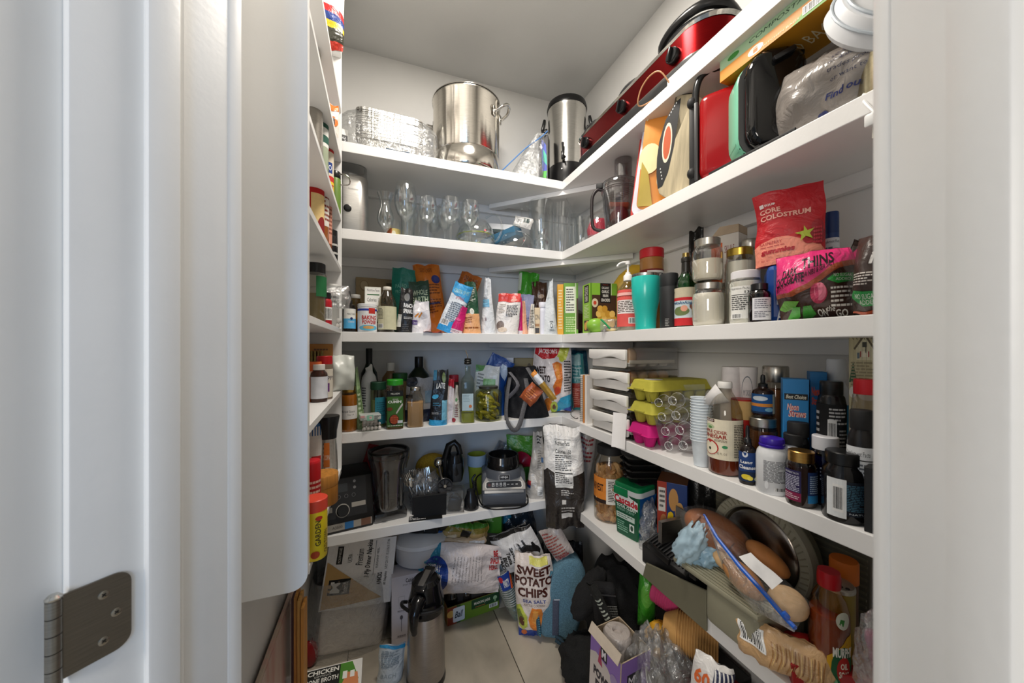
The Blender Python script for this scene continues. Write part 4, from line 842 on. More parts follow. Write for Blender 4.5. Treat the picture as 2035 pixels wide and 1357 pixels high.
bx('orange_milk_carton', 'white and orange open carton at the wall behind the jars', 'box', loc('R', .19, 1420, 1478, 470, S3), .06, 'd9d2c8', [('r', 0, 0, .42, .92, 'd9612c'), ('t', 'SKULS', .5, .8, .85, .88, '8a3a40'), ('l', .5, .3, .9, .7, 5, 'a89a8c')], off=-22)
t = [o for o in bpy.data.objects if o.name == 'orange_milk_carton'][0]; P, w, h, k = loc('R', .19, 1420, 1478, 470, S3)
G().prism([(-w/2, 0), (w/2, 0), (w*.5, .022), (-w*.18, .026)], -.03, .03, ('b9a58c', 'paper'), 'y', X=Matrix.Translation((0, 0, h))).build('open_flap', t)
bot('gold_lid_jar', 'jar of pale cream under a gold lid, behind the white-lidded jar', 'jar', loc('R', .125, 1440, 1500, 485, S3), WIDE, JL, (cap(.87, .97, .9), ('c9a94c', 'metal', .3)), fill=(.8, 'ebe5d3', .97))
bot('silver_lid_jar', 'jar with silver lid at the wall left of the red pouch', 'jar', loc('R', .19, 1470, 1512, 468, S3), WIDE, JL, (cap(.87, .97, .9), SILV), fill=(.8, 'd3cbaa', .96))
bot('cream_jar_low', 'pale jar between the full mason jar and the white-lidded jar', 'jar', loc('R', .12, 1432, 1462, 560, S3), MJ, JL, (cap(.85, 1, .84), SILV), fill=(.76, 'c9bfa0', .96))
bot('coconut_oil_jar', 'glass jar with white lid and a white nutrition label reading 130', 'jar', loc('R', .055, 1448, 1514, 536, S3), WIDE, JL, (cap(.85, 1, .90), 'eceaec'), fill=(.8, 'f2eee0', .98), lab=(.06, .70, 160, None, [('r', .1, .05, .66, 1, 'f0efe9'), ('t', 'Nutrition Facts', .12, .90, .55, .97, '222222'), ('r', .12, .74, .62, .76, '222222'), ('t', '130', .45, .78, .62, .86, '222222', {'b': .02}), ('l', .13, .3, .62, .72, 7, '444444'), ('b', .14, .06, .4, .2), ('t', 'ALLERGEN', .70, .2, .74, .6, '7a7a70', {'r': 90})]), off=6)
bot('amber_pill_bottle', 'small dark amber bottle with black cap and white label in front of the blue tub', 'bottle', loc('R', .022, 1486, 1532, 562, S3), PILL, ('4a1c10', 'tint'), (cap(.83, 1, .78), ('1c1a1c', 'p', .3)), fill=(.5, ('3a120a', 'p', .2)), lab=(.05, .62, 120, 'ecebf0', [('l', .1, .5, .7, .95, 5, '7a7a88'), ('l', .1, .1, .9, .4, 4, '7a7a88'), ('t', '1', .8, .6, .86, .68, '333333')]), off=24)
P, w, h, k = L = loc('R', .10, 1520, 1606, 530, S3)
bx('blue_supplement_tub', 'royal blue tub carrying the big red pouch', 'tub', L, .09, ('1c4a9a', 'p', .35), [('t', 'P', .22, .30, .34, .50, 'f0f0f0', {'b': .03}), ('t', 'A', .22, .02, .36, .2, 'f0f0f0', {'b': .03}), ('r', .3, .9, .7, .97, '4a78b8')], off=6, bev=.012)
P3, w3, h3, k3 = loc('R', .085, 1498, 1640, 372, S3)
bag('red_gummies_pouch', 'large red foil pouch of raspberry gummies propped above the blue tub', 'pouch', (P3+Vector((0, 0, h*1.0+.002)), w3, (h3-h)*.98, k3), .05, ('c30d1f', 'bag', .38),
    [('p', [(0, 0), (1, 0), (1, .10), (.93, .20), (.75, .27), (.5, .345), (.3, .35), (.12, .31), (0, .26)], 'f2937c'), ('t', 'EQUIP', .16, .795, .32, .83, 'f6e9e6', {'b': .03}), ('r', .08, .79, .145, .84, 'f6e9e6'), ('t', 'CORE', .07, .70, .38, .765, 'f4b3a2', {'b': .03}), ('t', 'COLOSTRUM', .07, .61, .80, .68, 'f4b3a2', {'b': .03, 'k': .03}), ('t', 'RASPBERRY', .09, .27, .42, .31, 'b9303a'), ('l', .1, .235, .6, .255, 1, 'c24a4a'), ('t', 'gummies', .10, .13, .60, .215, 'b01c2c', {'b': .05, 's': .15}), ('t', 'NET WT 12.7 OZ (360 G) DIETARY SUPPLEMENT', .10, .045, .85, .075, 'b9404a'),
     ('e', .80, .30, .10, .09, 'b21226'), ('e', .92, .30, .09, .11, '9c0f22'), ('e', .90, .43, .08, .08, 'a81024')]+[('e', .86+.03*(i % 4), .22+.045*(i//4), .014, .014, 'c72a3e') for i in range(20)]+[('p', [(.60, .36), (.72, .38), (.72, .45), (.77, .38), (.86, .40), (.80, .34), (.84, .27), (.75, .31), (.68, .25), (.69, .33)], 'b8c63a')], wr=.0025, off=-4, ry=-2, tw=.98)
bot('blue_cap_bottle', 'tall bottle with navy cap and white panel at the wall right of the red pouch', 'bottle', loc('R', .17, 1636, 1668, 420, S3), [(0, 0), (.95, 0), (1, .03), (1, .80), (.95, .82)], ('26407a', 'p', .35), (cap(.80, 1, .99), ('1f3a70', 'p', .4)), lab=(.3, .76, 170, 'e6e8ee', [('t', 'Supplement Facts', .1, .88, .9, .96, '222244'), ('l', .1, .1, .9, .84, 10, '6a7088')]))
P, w, h, k = L = loc('R', .05, 1540, 1700, 500, S3)
bag('dark_chocolate_thins_bag', 'hot pink and brown chocolate thins bag slumped over the shelf', 'bag', L, .10, ('42281e', 'bag', .3),
    [('p', [(0, .42), (.25, .40), (.5, .50), (.8, .72), (1, .80), (1, .99), (0, .99)], 'e8327c'), ('p', [(0, .36), (.3, .34), (.55, .44), (.85, .66), (1, .72), (1, .80), (.8, .72), (.5, .50), (.25, .40), (0, .42)], 'a8502c'), ('t', 'DARK', .16, .60, .38, .74, '231418', {'b': .03, 'k': .25}), ('t', 'THINS', .42, .70, .80, .88, '231418', {'b': .03, 'k': .2}), ('t', 'ChOCOLATE', .05, .50, .46, .64, '231418', {'b': .03, 'k': .2}), ('t', 'WITH ROASTED COCOA NIBS & SEA SALT', .05, .42, .80, .50, '231418', {'b': .01, 'k': 3.6}),
     ('e', .62, .34, .10, .15, 'b8284e'), ('e', .64, .36, .07, .13, 'e87a92'), ('e', .60, .35, .02, .13, 'c83a62'), ('p', [(.72, .52), (.80, .58), (.98, .60), (.98, .48), (.84, .45)], '2c9a3e'), ('t', 'NO SUGAR', .80, .545, .97, .59, 'f0f0e8'), ('t', 'ADDED', .82, .49, .96, .53, 'f0f0e8'),
     ('p', [(.02, .20), (.15, .30), (.38, .26), (.30, .18), (.12, .15)], '6fae45'), ('p', [(.10, .02), (.28, .20), (.38, .18), (.34, .06), (.22, .0)], '4fae3c'), ('p', [(.36, .02), (.42, .18), (.52, .18), (.56, .06), (.46, .0)], '3f9a34'), ('l', .76, .12, .98, .42, 5, 'e9e2da'), ('t', 'ON', .58, .02, .70, .12, 'f0ece4', {'b': .02}), ('t', 'the', .70, .08, .80, .15, 'f0ece4', {'s': .2}), ('t', 'GO', .80, .0, .94, .1, 'f0ece4', {'b': .02})], kind='pillow', wr=.010, off=-10, ry=-3, nu=34, nv=26, crimp=False, tw=1.0)
bag('pink_bag_top', 'second pink and brown bag top jutting up behind the first', 'bag', loc('R', .12, 1640, 1712, 478, S3), .05, ('3a241a', 'bag'), [('p', [(0, .3), (.4, .5), (.36, 1), (.1, .8)], 'd42c70'), ('p', [(.4, .4), (.6, .5), (.6, .9), (.4, .98)], '8a3a20')], kind='pillow', wr=.01, ry=14)
bag('dark_brown_bag', 'dark brown bag with white letters at the near end of the eye-level shelf', 'bag', loc('R', .035, 1690, 1790, 468, S3), .08, ('3c2c26', 'bag', .4), [('t', 'iQ', .45, .58, .85, .78, 'f0ece8', {'b': .04, 's': .2}), ('t', 'BAR', .4, .84, .6, .88, 'a89890'), ('l', .1, .36, .55, .52, 5, 'e0d8d0'), ('p', [(.0, .22), (.12, .30), (.7, .28), (.72, .12), (.3, .12)], '2c9a4a'), ('t', 'NO SUGAR', .16, .2, .62, .26, 'e8f0e4'), ('t', 'ADDED', .25, .14, .6, .19, 'e8f0e4'), ('p', [(0, 0), (1, 0), (1, .12), (0, .02)], 'b5502c')], kind='pillow', wr=.006, off=-12)
# ================= SHELF FOUR, back part =================
GLD = ('c9a24c', 'metal', .3)
bot('mustard_jar', 'tall jar of ochre sauce with gold lid at the left end of shelf four', 'jar', loc('B', .04, 677, 710, 765, S4), JAR, ('d9b87a', 'tint'), (cap(.86, .99, .8), GLD), fill=(.80, 'c48a3a', .98), lab=(.28, .57, 170, 'e4e0dc', [('t', 'Marinid Sauce', .15, .5, .75, .68, '3a3a3a'), ('t', 'No 14', .45, .28, .7, .4, '6a6a6a')]))
P, w, h, k = loc('B', .012, 712, 758, 816, S4)
t = T('candy_clamshell', 'small clear clamshell of white speckled candies with mint label', 'candy pack', P+Vector((0, .01, 0)), face(P, 8)); w *= .9
G().box((0, 0, .022), (w*.8, .05, .042), JL, .004).build('base', t, ang=15); G().box((0, 0, .052), (w, .055, .020), ('dfe4df', 'milky', .7), .003).build('hinged_lid', t, ang=15)
decal([('r', .3, 0, .62, 1, '8fc9b0'), ('r', .42, .25, .55, .8, 'e9d9d4'), ('t', 'MINT', .43, .4, .54, .65, 'b8302a'), ('r', 0, .6, .2, 1, 'd9a0a0'), ('l', .66, .1, .98, .9, 4, '5a5f5c'), ('l', .02, .1, .28, .5, 3, '5a5f5c')], w, .020, lambda x, y, e: Vector((x-w/2, -.0278-e, .042+y)), t, 'label', 1, 1)
for i in range(14): G().ball((0, 0, 0), .0075, 'e9e2de', 10, 7).build('candy', t).location = (-w*.3+.0135*(i % 5), -.012+.012*(i//5 % 2), .009+.0125*(i//5))
bag('sage_green_pouch', 'pale green pouch standing edge-on beside the ochre jar', 'pouch', loc('B', .07, 706, 727, 730, S4), .06, ('9dbb86', 'bag'), [('r', .4, .1, .9, .65, '6f8a5c'), ('l', .45, .15, .85, .6, 6, 'c9d9b8')], tw=.3, ry=-4)
bot('olive_oil_bottle', 'very dark green oil bottle, tallest at the back of shelf four', 'bottle', loc('B', .22, 716, 751, 692, S4), WINE, ('16261a', 'p', .12), ([(0, .80), (.37, .80), (.38, .99), (.35, 1), (0, 1)], '17191a'), lab=(.1, .55, 150, '3f4a3a', [('r', .1, .6, .5, .9, '8a8f80')]))
def nozzle(t, R, h):
    g = G(); g.prism([(-R*.4, h*.88), (R*.45, h*.88), (R*.42, h*.98), (R*.2, h*1.0), (-R*.1, h*.95), (-R*.5, h*.93)], -R*.25, R*.25, 'e4e4e2', 'y', .002); g.build('nozzle', t)
bot('cooking_spray_can', 'white spray can with nozzle in front of the dark oil bottle', 'spray can', loc('B', .13, 718, 749, 722, S4), [(0, 0), (.95, 0), (1, .02), (1, .70), (.9, .78), (.5, .86), (.45, .89)], 'dcdde0', extra=nozzle, lab=(.05, .66, 160, None, [('l', .1, .35, .35, .95, 9, '3a3a40'), ('e', .45, .1, .1, .04, '222222'), ('e', .4, .24, .06, .025, '222222')]))
bot('green_lid_jar', 'clear jar with dark green lid and teal label', 'jar', loc('B', .08, 736, 768, 757, S4), [(0, 0), (.95, 0), (1, .03), (1, .80), (.9, .84)], ('c9cbb8', 'tint'), (cap(.83, 1, 1.0), ('17402c', 'p', .4)), fill=(.6, ('8a9a6a', 'p')), lab=(.05, .7, 120, None, [('r', .3, .05, 1, .95, '2c8296'), ('l', .4, .3, .9, .8, 7, '1c5a6e')]))
bot('honey_bottle', 'round bottle with white cap and amber contents behind the green-lidded spices', 'bottle', loc('B', .20, 758, 794, 720, S4), [(0, 0), (.93, 0), (1, .03), (1, .62), (.9, .74), (.45, .84), (.4, .88)], ('d0a878', 'tint'), (cap(.86, 1, .45), 'dcd8d0'), fill=(.55, 'b5703a'), lab=(.4, .66, 120, 'e0d2ca', [('t', 'SEVEN', .2, .4, .8, .75, '8a2a2a')]))
bot('spice_jar_dark_green', 'spice jar with dark green lid behind the cumin', 'jar', loc('B', .15, 780, 810, 740, S4), SPICE, ('6a5a3a', 'p', .2), (cap(.84, 1, 1.0), ('1c4a24', 'p', .4)))
P, w, h, k = L = loc('B', .03, 767, 803, 752, S4)
bot('cumin_jar', 'square spice jar of ground cumin with bright green lid', 'jar', L, [(0, 0), (.95, 0), (1, .02), (1, .84), (.95, .88), (.88, .9)], ('d6ccb8', 'tint'), (cap(.88, .995, .98), ('2f9a26', 'p', .35)), fill=(.72, '8a6a3c', .97), sq=7, rs=.93,
    lab=(.05, .78, 100, None, [('r', .02, 0, .98, .84, '3f6a2c'), ('r', .02, .84, .98, 1, '17191a'), ('t', 'MILLHEIM', .25, .89, .78, .94, 'd9d9d0'), ('t', 'GROUND', .34, .74, .7, .78, 'e6e6dc'), ('t', 'CUMIN', .10, .66, .86, .73, 'f6f6f0', {'b': .03}), ('p', [(.55, .38), (.62, .36), (.95, .6), (.92, .66)], 'c9c4bc'), ('e', .45, .2, .3, .15, '2a1c14'), ('e', .46, .21, .26, .13, '9c3f24'), ('e', .2, .5, .15, .05, '6f3a22'), ('l', .1, .02, .9, .06, 1, 'e0e0d8'), ('r', .66, .1, .92, .18, 'd9dde0')]+[('e', .28+.09*(i % 5), .14+.06*(i//5), .03, .02, 'c2633c') for i in range(15)]))
bot('round_dark_bottle', 'squat round dark green bottle with black cap at the back', 'bottle', loc('B', .21, 807, 858, 708, S4), [(0, 0), (.8, 0), (.95, .08), (1, .35), (.98, .55), (.8, .70), (.4, .80), (.3, .84)], ('141f12', 'p', .1), (cap(.82, 1, .34), BLK))
bot('tan_spice_bottle', 'glass spice bottle of tan powder, slanted at the top, with silver lid', 'bottle', loc('B', .035, 808, 843, 767, S4), [(0, 0), (.93, 0), (1, .03), (1, .68), (.85, .78), (.66, .85), (.64, .92)], ('dcd4c4', 'tint'), (cap(.91, 1, .66), ('b5b0a8', 'metal', .3)), fill=(.62, 'd9b080', .97), sq=5, rs=.93)
bag('grey_window_pouch', 'grey foil pouch with a navy lower half behind the tan spice bottle', 'pouch', loc('B', .13, 803, 864, 750, S4), .06, ('a8a6a6', 'bag'), [('r', 0, 0, 1, .28, '1c2236'), ('e', .28, .9, .2, .12, '23242c'), ('r', .05, .55, .3, .62, '2a2c34'), ('r', .7, .42, .95, .7, '8ea6b4'), ('t', '9', .15, .1, .3, .24, 'c9c9c9')])
bag('black_cyan_pouch', 'black pouch with sky-blue foot and side stripe', 'pouch', loc('B', .03, 852, 889, 735, S4), .055, ('1a1c1f', 'bag'), [('r', 0, 0, 1, .10, '2f9fd2'), ('r', .68, .10, 1, .45, '7cc0da'), ('r', .0, .82, .22, 1, '2b6f8f'), ('e', .7, .86, .12, .1, '7a8a5a'), ('t', 'LATE', .25, .66, .8, .76, 'e9e9e4', {'b': .03}), ('e', .25, .52, .2, .04, '3fa6cf'), ('l', .15, .35, .6, .42, 2, '3a7f9c'), ('t', 'THE WATER', .1, .2, .5, .24, 'd9d9d6')], tw=.75)
bag('red_white_pouch', 'white pouch with red shoulder next to the black and blue one', 'pouch', loc('B', .06, 880, 903, 752, S4), .05, ('e0d5d5', 'bag'), [('p', [(0, .85), (1, .8), (1, 1), (0, 1)], 'b52a38'), ('r', .0, .0, .25, .4, 'b02838')], tw=.5, ry=4)
bag('white_green_pouch', 'thin white pouch with small green motif beside the oil cruet', 'pouch', loc('B', .05, 896, 917, 765, S4), .045, ('e2ddd2', 'bag'), [('e', .5, .62, .2, .05, '6aa86a'), ('l', .3, .15, .7, .5, 7, '7a3a3a'), ('e', .25, .08, .2, .06, 'a82a34')], tw=.2)
bot('red_cap_spice', 'dark spice jar with red cap behind the thin white pouch', 'jar', loc('B', .14, 892, 912, 744, S4), SPICE, ('3a2a22', 'p'), (cap(.84, 1, .95), 'b82a3c'))
def spout(t, R, h):
    g = G(); g.lathe([(0, h*.82), (R*.5, h*.83), (R*.55, h*.85), (R*.46, h*.865), (R*.55, h*.88), (R*.46, h*.895), (R*.5, h*.91), (0, h*.92)], ('22221e', 'p'), 18); g.build('stopper', t)
    G().tube([(0, 0, h*.91), (-.001, 0, h*.95), (-.006, 0, h*1.0), (-.009, 0, h*1.03)], .0022, STEEL, 8).build('pourer', t)
bot('oil_cruet', 'square clear oil cruet with steel pourer and a little green oil left', 'bottle', loc('B', .035, 916, 943, 700, S4), [(0, 0), (.95, 0), (1, .01), (1, .55), (.9, .62), (.42, .68), (.40, .80)], ('cfd8c8', 'tint'), fill=(.14, 'a3a23a', .95), sq=6, extra=spout, lab=(.18, .42, 80, 'b9cfd6', [('l', .1, .5, .7, .95, 5, '8fa6b0'), ('e', .75, .25, .14, .1, 'd07a4a')]))
P, w, h, k = L = loc('B', .055, 944, 997, 764, S4)
t = bot('pickle_jar', 'big glass jar packed with whole pickles under a black lid', 'jar', L, [(0, 0), (.85, 0), (1, .06), (1, .78), (.9, .86), (.68, .91), (.66, .94)], ('d9dca8', 'tint'), (cap(.92, 1.0, .72), ('33342c', 'p', .3)))
rn = random.Random(5); R = w/2
for i in range(46):
    a = rn.uniform(0, 6.28) if i % 3 else -math.pi/2+rn.uniform(-1, 1); q = R*rn.uniform(.55, .74); z = h*(.1+.68*(i/46))
    o = G().ball((0, 0, 0), (R*.15, R*.14, R*rn.uniform(.34, .50)), (rn.choice(('93892a', 'a39a34', '7f7a24')), 'p', .25), 8, 8).build('pickle', t)
    o.location = (q*math.cos(a), q*math.sin(a), z); o.rotation_euler = (rn.uniform(.4, 1.5), rn.uniform(-1.2, 1.2), a+rn.uniform(-.4, .4))
bag('navy_pouch', 'royal blue flat pouch leaning behind the oil cruet', 'pouch', loc('B', .17, 925, 975, 700, S4), .035, ('1f4c96', 'bag'), [('r', .2, .45, .5, .8, '9ab4d6'), ('r', .55, .5, .9, .9, 'b4c6dc'), ('l', .22, .5, .48, .78, 5, '4a6ea6')], ry=24, kind='flat')
bag('white_label_pouch', 'white flat pouch with green stripe label above the pickle jar', 'pouch', loc('B', .12, 938, 986, 726, S4), .04, ('d9dddc', 'bag'), [('r', .35, .6, .85, .75, '86c07a'), ('l', .1, .55, .35, .85, 5, '8a8f90'), ('p', [(0, .85), (.3, .9), (.4, 1), (0, 1)], '5f9a5a')], ry=4)
bag('deep_blue_pouch', 'deep blue pouch right of the pickle jar', 'pouch', loc('B', .13, 984, 1003, 740, S4), .05, ('1c4a92', 'bag'), [])
bx('white_tea_box', 'white upright box with bar code at the back wall', 'box', loc('B', .24, 988, 1020, 710, S4), .05, 'dcdfe6', [('b', .2, .05, .45, .22), ('l', .1, .6, .9, .9, 4, 'a8b0c0')], off=3)
bx('gold_coffee_box', 'dull gold patterned box next to the white box at the back wall', 'box', loc('B', .24, 1021, 1064, 711, S4), .05, '8a7a4a', [('e', .3, .7, .15, .1, '4a3f24'), ('p', [(.6, .2), (.95, .2), (.95, .7)], '2c8a72'), ('e', .7, .8, .1, .1, '5a4a2c')], off=3)
# black tote
P, w, h, k = L = loc('B', .07, 1003, 1092, 728, S4)
t = bag('black_tote_bag', 'slouching black cloth tote with grey webbing handles', 'tote bag', L, .16, ('1d1d20', 'cloth'), kind='pouch', wr=.018, tw=.62, skew=-.12, nu=30, nv=26, k='cloth')
g = G(); g.tube([(-w*.36, -.055, h*.80), (-w*.42, -.088, h*.45), (-w*.44, -.105, h*.1), (-w*.38, -.125, -.012), (-w*.27, -.132, -.036), (-w*.16, -.125, -.015), (-w*.06, -.10, h*.25), (w*.02, -.085, h*.5), (-w*.02, -.06, h*.78)], .011, ('5f5e60', 'cloth'), 8, flat=.25); g.build('strap', t, 'grey webbing strap hanging over the shelf edge')
g = G(); g.tube([(-w*.36, -.055, h*.9), (-w*.18, -.09, h*.66), (-w*.4, -.085, h*.42)], .010, ('66656a', 'cloth'), 8, flat=.25); g.tube([(w*.02, -.03, h*.98), (w*.18, -.07, h*.75), (w*.34, -.06, h*.6), (w*.44, -.05, h*.4)], .011, ('5f5e60', 'cloth'), 8, flat=.3); g.build('strap', t)
Pt = P
bag('orange_foil_pack', 'orange-brown foil packet sticking out of the black tote', 'packet', (P+Vector((-.045, -.085, h*.35)), .07, .085, .001), .03, ('a2502c', 'bag'), [('l', .2, .2, .8, .8, 5, 'd9834a')], ry=40, kind='pillow')
bag('gold_stick_pack', 'gold and white stick pack resting across the tote opening', 'packet', (P+Vector((-.02, -.11, h*.92)), .028, .15, .001), .018, ('b08a3a', 'bag'), [('r', 0, 0, 1, .4, 'dfe2e8'), ('r', 0, 0, 1, .12, 'd9892c')], ry=142, kind='pillow')
# sweet potato chip bag
P, w, h, k = L = loc('B', .10, 1062, 1138, 684, S4)
bag('sweet_potato_chip_bag', 'tall white and red sweet potato chip bag reaching the shelf above', 'chip bag', (P, w, min(h, .328), k), .09, ('e6dedd', 'bag', .35),
    [('p', [(.02, .86), (.25, .78), (.55, .80), (.75, .92), (.7, 1), (.02, 1)], 'c22430'), ('t', "JACKSON'S", .12, .84, .62, .93, 'f4ecec', {'b': .03, 'k': .06}), ('p', [(.62, .82), (.85, .78), (.98, 1), (.72, 1)], 'd6de5a'), ('e', .74, .80, .07, .05, 'c8d44a'), ('t', 'SWEET', .03, .58, .34, .68, '33201e', {'b': .04}), ('t', 'POTATO', .03, .46, .44, .56, '33201e', {'b': .04}), ('t', 'CHIPS', .03, .34, .34, .43, '33201e', {'b': .04}),
     ('p', [(.5, .72), (.62, .75), (.74, .72), (.76, .5), (.7, .3), (.56, .26), (.5, .4), (.6, .5)], 'dd7a30'), ('p', [(.54, .70), (.66, .72), (.70, .5), (.62, .52)], 'ec9a44'), ('e', .62, .34, .08, .06, 'd24a2a'), ('l', .80, .3, .98, .78, 12, '3a3a3a'), ('p', [(.45, .0), (1, 0), (1, .26), (.7, .22)], '2f9cc4'), ('e', .35, .14, .12, .1, 'c9762c'), ('e', .52, .08, .1, .1, 'b9cc4a'), ('e', .52, .08, .05, .05, '5a3a1c'), ('p', [(.7, 0), (1, 0), (1, .08)], '1f3f9a')], kind='pillow', wr=.010, nu=30, nv=34)
bag('teal_snack_bag', 'teal snack bag with a rust-red panel by the notebooks', 'bag', loc('B', .12, 1136, 1166, 702, S4), .06, ('3a8f92', 'bag'), [('r', .1, .05, .65, .48, 'a83a2c'), ('l', .15, .1, .6, .4, 8, 'd9907c'), ('r', .15, .8, .8, .98, '9cc0c0'), ('l', .2, .55, .8, .78, 4, 'bcd9d9')], kind='pillow')
bag('blue_snack_bag', 'blue and brown bag at the wall behind the notebooks', 'bag', loc('B', .22, 1138, 1186, 698, S4), .05, ('17607e', 'bag'), [('r', 0, 0, 1, .4, '4a3226')], kind='pillow')
# ================= SHELF FOUR, right part =================
P = Vector((XR+.09, 1.30, S4))
for i, (th, col, lb) in enumerate(((.012, 'ece6dc', 'spiral-bound cream notebook standing beside the snack bags'), (.008, 'c9803c', 'thin brown-orange book between the notebooks'), (.012, 'efe9e0', 'white notebook nearest the egg drawers'))):
    t = T('notebook', lb, 'notebook', P+Vector((.0, -.017*i, 0)), math.radians(6)); 
    G().box((0, 0, .10), (.15, th, .20), col, .001).build('cover', t, ang=15); G().box((0.001, 0, .10), (.149, th*.6, .194), ('f4f1ea', 'paper'), 0).build('pages', t)
    if i == 0:
        g = G()
        for j in range(24): g.tube([(-.075+.005*math.cos(a), .007*math.sin(a), .008+.008*j) for a in [q*math.pi/4 for q in range(8)]], .0009, '3a3a3c', 5, True)
        g.build('spiral_binding', t)
o = G().tube([(0, 0, .003), (-.02, -.01, .004), (-.03, .01, .02), (-.01, .02, .05), (-.015, .02, .09)], .0018, '2a2a2c', 6)
tag(o.build('black_cable'), 'thin black cable lying at the foot of the notebooks', 'cable').location = (XR+.04, 1.36, S4)
# four stacked egg drawers: long axis across the shelf
EGC = ('e6e2dc', 'glass', .14)
EC = ('c99a72', 'b98660', 'd8b898', 'c08c66')
def egg_g(col): return G().lathe([(0, -.027), (.012, -.024), (.019, -.014), (.0215, -.002), (.02, .01), (.014, .022), (.007, .028), (0, .0295)], (col, 'p', .45), 16)
EM = [egg_g(c).mesh('egg') for c in EC]
ez0 = 0
hh = .079; yaw = math.radians(-90)
DP = Vector((XR+.118, 1.092, S4)); ed_w, ed_d = .232, .205
for i in range(4):
    t = T('egg_drawer_bin', ('bottom', 'second', 'third', 'topmost')[i]+' white-fronted clear egg drawer '+('resting on the shelf', 'from the bottom of the stack', 'from the bottom, below the open one', 'of the stack, pulled slightly open')[i], 'egg drawer', DP+Vector((0, 0, hh*i+.0004)), yaw+math.radians((.5, -.8, .6, -1.2)[i]))
    z = hh
    g = G()
    for c, d in (((0, 0, .0015), (ed_w, ed_d, .003)), ((0, 0, z-.0035), (ed_w, ed_d, .003)), ((-ed_w/2+.001, 0, z/2), (.002, ed_d, z-.004)), ((ed_w/2-.001, 0, z/2), (.002, ed_d, z-.004)), ((0, ed_d/2-.001, z/2), (ed_w-.006, .002, z-.008))): g.box(c, d, EGC, .0005)
    g.build('clear_case', t, ang=15)
    g = G(); yo = -ed_d/2-.010-(.004 if i == 3 else 0)
    lp = [(-ed_w/2+.003, .006), (ed_w/2-.003, .006), (ed_w/2-.003, z*.62)]; 
    g.prism([(-ed_w*.44, .007), (ed_w*.42, .007), (ed_w*.45, .012), (ed_w*.46, z*.5), (-ed_w*.44, z*.5), (-ed_w*.45, .012)], yo+.005, yo+.011, 'ebe8e3', 'y', .002)
    po = [(-ed_w*.49, z*.90), (ed_w*.49, z*.90), (ed_w*.49, z*.44)]+[(ed_w*(.49-.98*q/12), z*(.44+.10*math.sin(q/12*6.28-.6)+.10*q/12)) for q in range(1, 13)]
    df = g.build('drawer_front', t, ang=30); G().prism(po, yo-.006, yo+.006, 'f0eeea', 'y', .003).build('finger_lip', df, ang=30)
    g = G(); g.box((0, -.002, z*.30), (ed_w-.012, ed_d-.012, .003), 'eceae4', .001)
    g.box((ed_w/2-.008, -.002, z*.36), (.004, ed_d-.012, .012), 'eceae4', .001)
    for a in range(4):
        for b in range(4): g.lathe([(.014, -.012), (.021, 0), (.023, .0015)], 'eceae4', 12, c=((a-1.5)*.052, -.07+b*.046, z*.30))
    g.build('tray', t)
    for b in range(4):
        for a in (2, 3):
            if i < 2 or (i == 3 and (b or a == 2)): continue
            e = bpy.data.objects.new('egg', EM[(a+b+i) % 4]); COL.objects.link(e); e.location = t.matrix_basis @ Vector(((a-1.5)*.052, -.07+b*.046, z*.30+.024))
            tag(e, 'brown egg sitting in the drawer '+('on the shelf', 'second from the bottom', 'third from the bottom, through its clear side', 'on top, through its clear side')[i], 'egg', ('eggs in the bottom drawer', 'eggs in the second drawer', 'eggs in the third drawer', 'eggs in the top drawer')[i])
t = T('paper_sheet', 'folded sheet of white paper tucked beside the egg drawers', 'paper', (XR+.008, 1.045, S4+.001), math.radians(-70))
g = G(); g.surf(lambda u, v: Vector(((u-.5)*.052, .006*math.sin(u*3)-.012*(1-v), -.028+.118*v)), 8, 8, 'f1efee'); g.build('sheet', t)
bm = None
t.location = (XR-.008, 1.005, S4)
# cardboard egg cartons
def carton(label, P, yaw, col, roll=0, n=5, sticker=False):
    t = T('egg_carton', label, 'egg carton', P, yaw, group='moulded pulp egg cartons'); m = (col, 'paper'); L_, W_, hb, ht = .050*n, .105, .036, .030
    g = G()
    for b in range(n):
        for a in range(2): g.lathe([(0, .0), (.012, 0), (.015, .003), (.024, hb)], m, 10, c=(-(.5-a)*.050, -L_/2+.025+b*.050, 0))
    g.box((0, 0, hb), (W_+.012, L_+.012, .003), m, .001); g.build('cup_base', t, ang=30)
    g = G(); r = lambda s, z: (dense(rrect(W_*s, L_*(1-(1-s)*.4), .012), 1), z)
    loft(g, [r(1.06, hb+.0015), r(1.02, hb+.006), r(.86, hb+ht), r(.80, hb+ht+.002)], m, False, True); g.box((0, -L_/2-.006, hb+.004), (.045, .004, .006), m, .001); g.build('carton_lid', t, ang=30)
    if sticker: decal([('e', .5, .5, .5, .5, 'e8e6e0'), ('e', .5, .5, .44, .44, 'd9d6ce'), ('e', .5, .5, .41, .41, 'eceae4'), ('t', 'FARM', .3, .45, .7, .6, '5a5a52')], .058, .058, lambda x, y, e: Vector((x-.029, y-.1, hb+ht+.002+e)), t, 'sticker', 1, 1)
    return t
ya = math.radians(-90)
CP = Vector((XR+.132, .920, S4))
carton('magenta egg carton at the bottom of the carton stack', CP+Vector((-.030, .0, .001)), ya-.06, 'c81878', n=4)
carton('yellow-green egg carton in the middle of the carton stack', CP+Vector((-.002, 0, .072)), ya+.02, 'b3ac42')
carton('yellow-green egg carton with a round sticker on top of the carton stack', CP+Vector((.0, .002, .143)), ya, 'b5ad40', sticker=True)
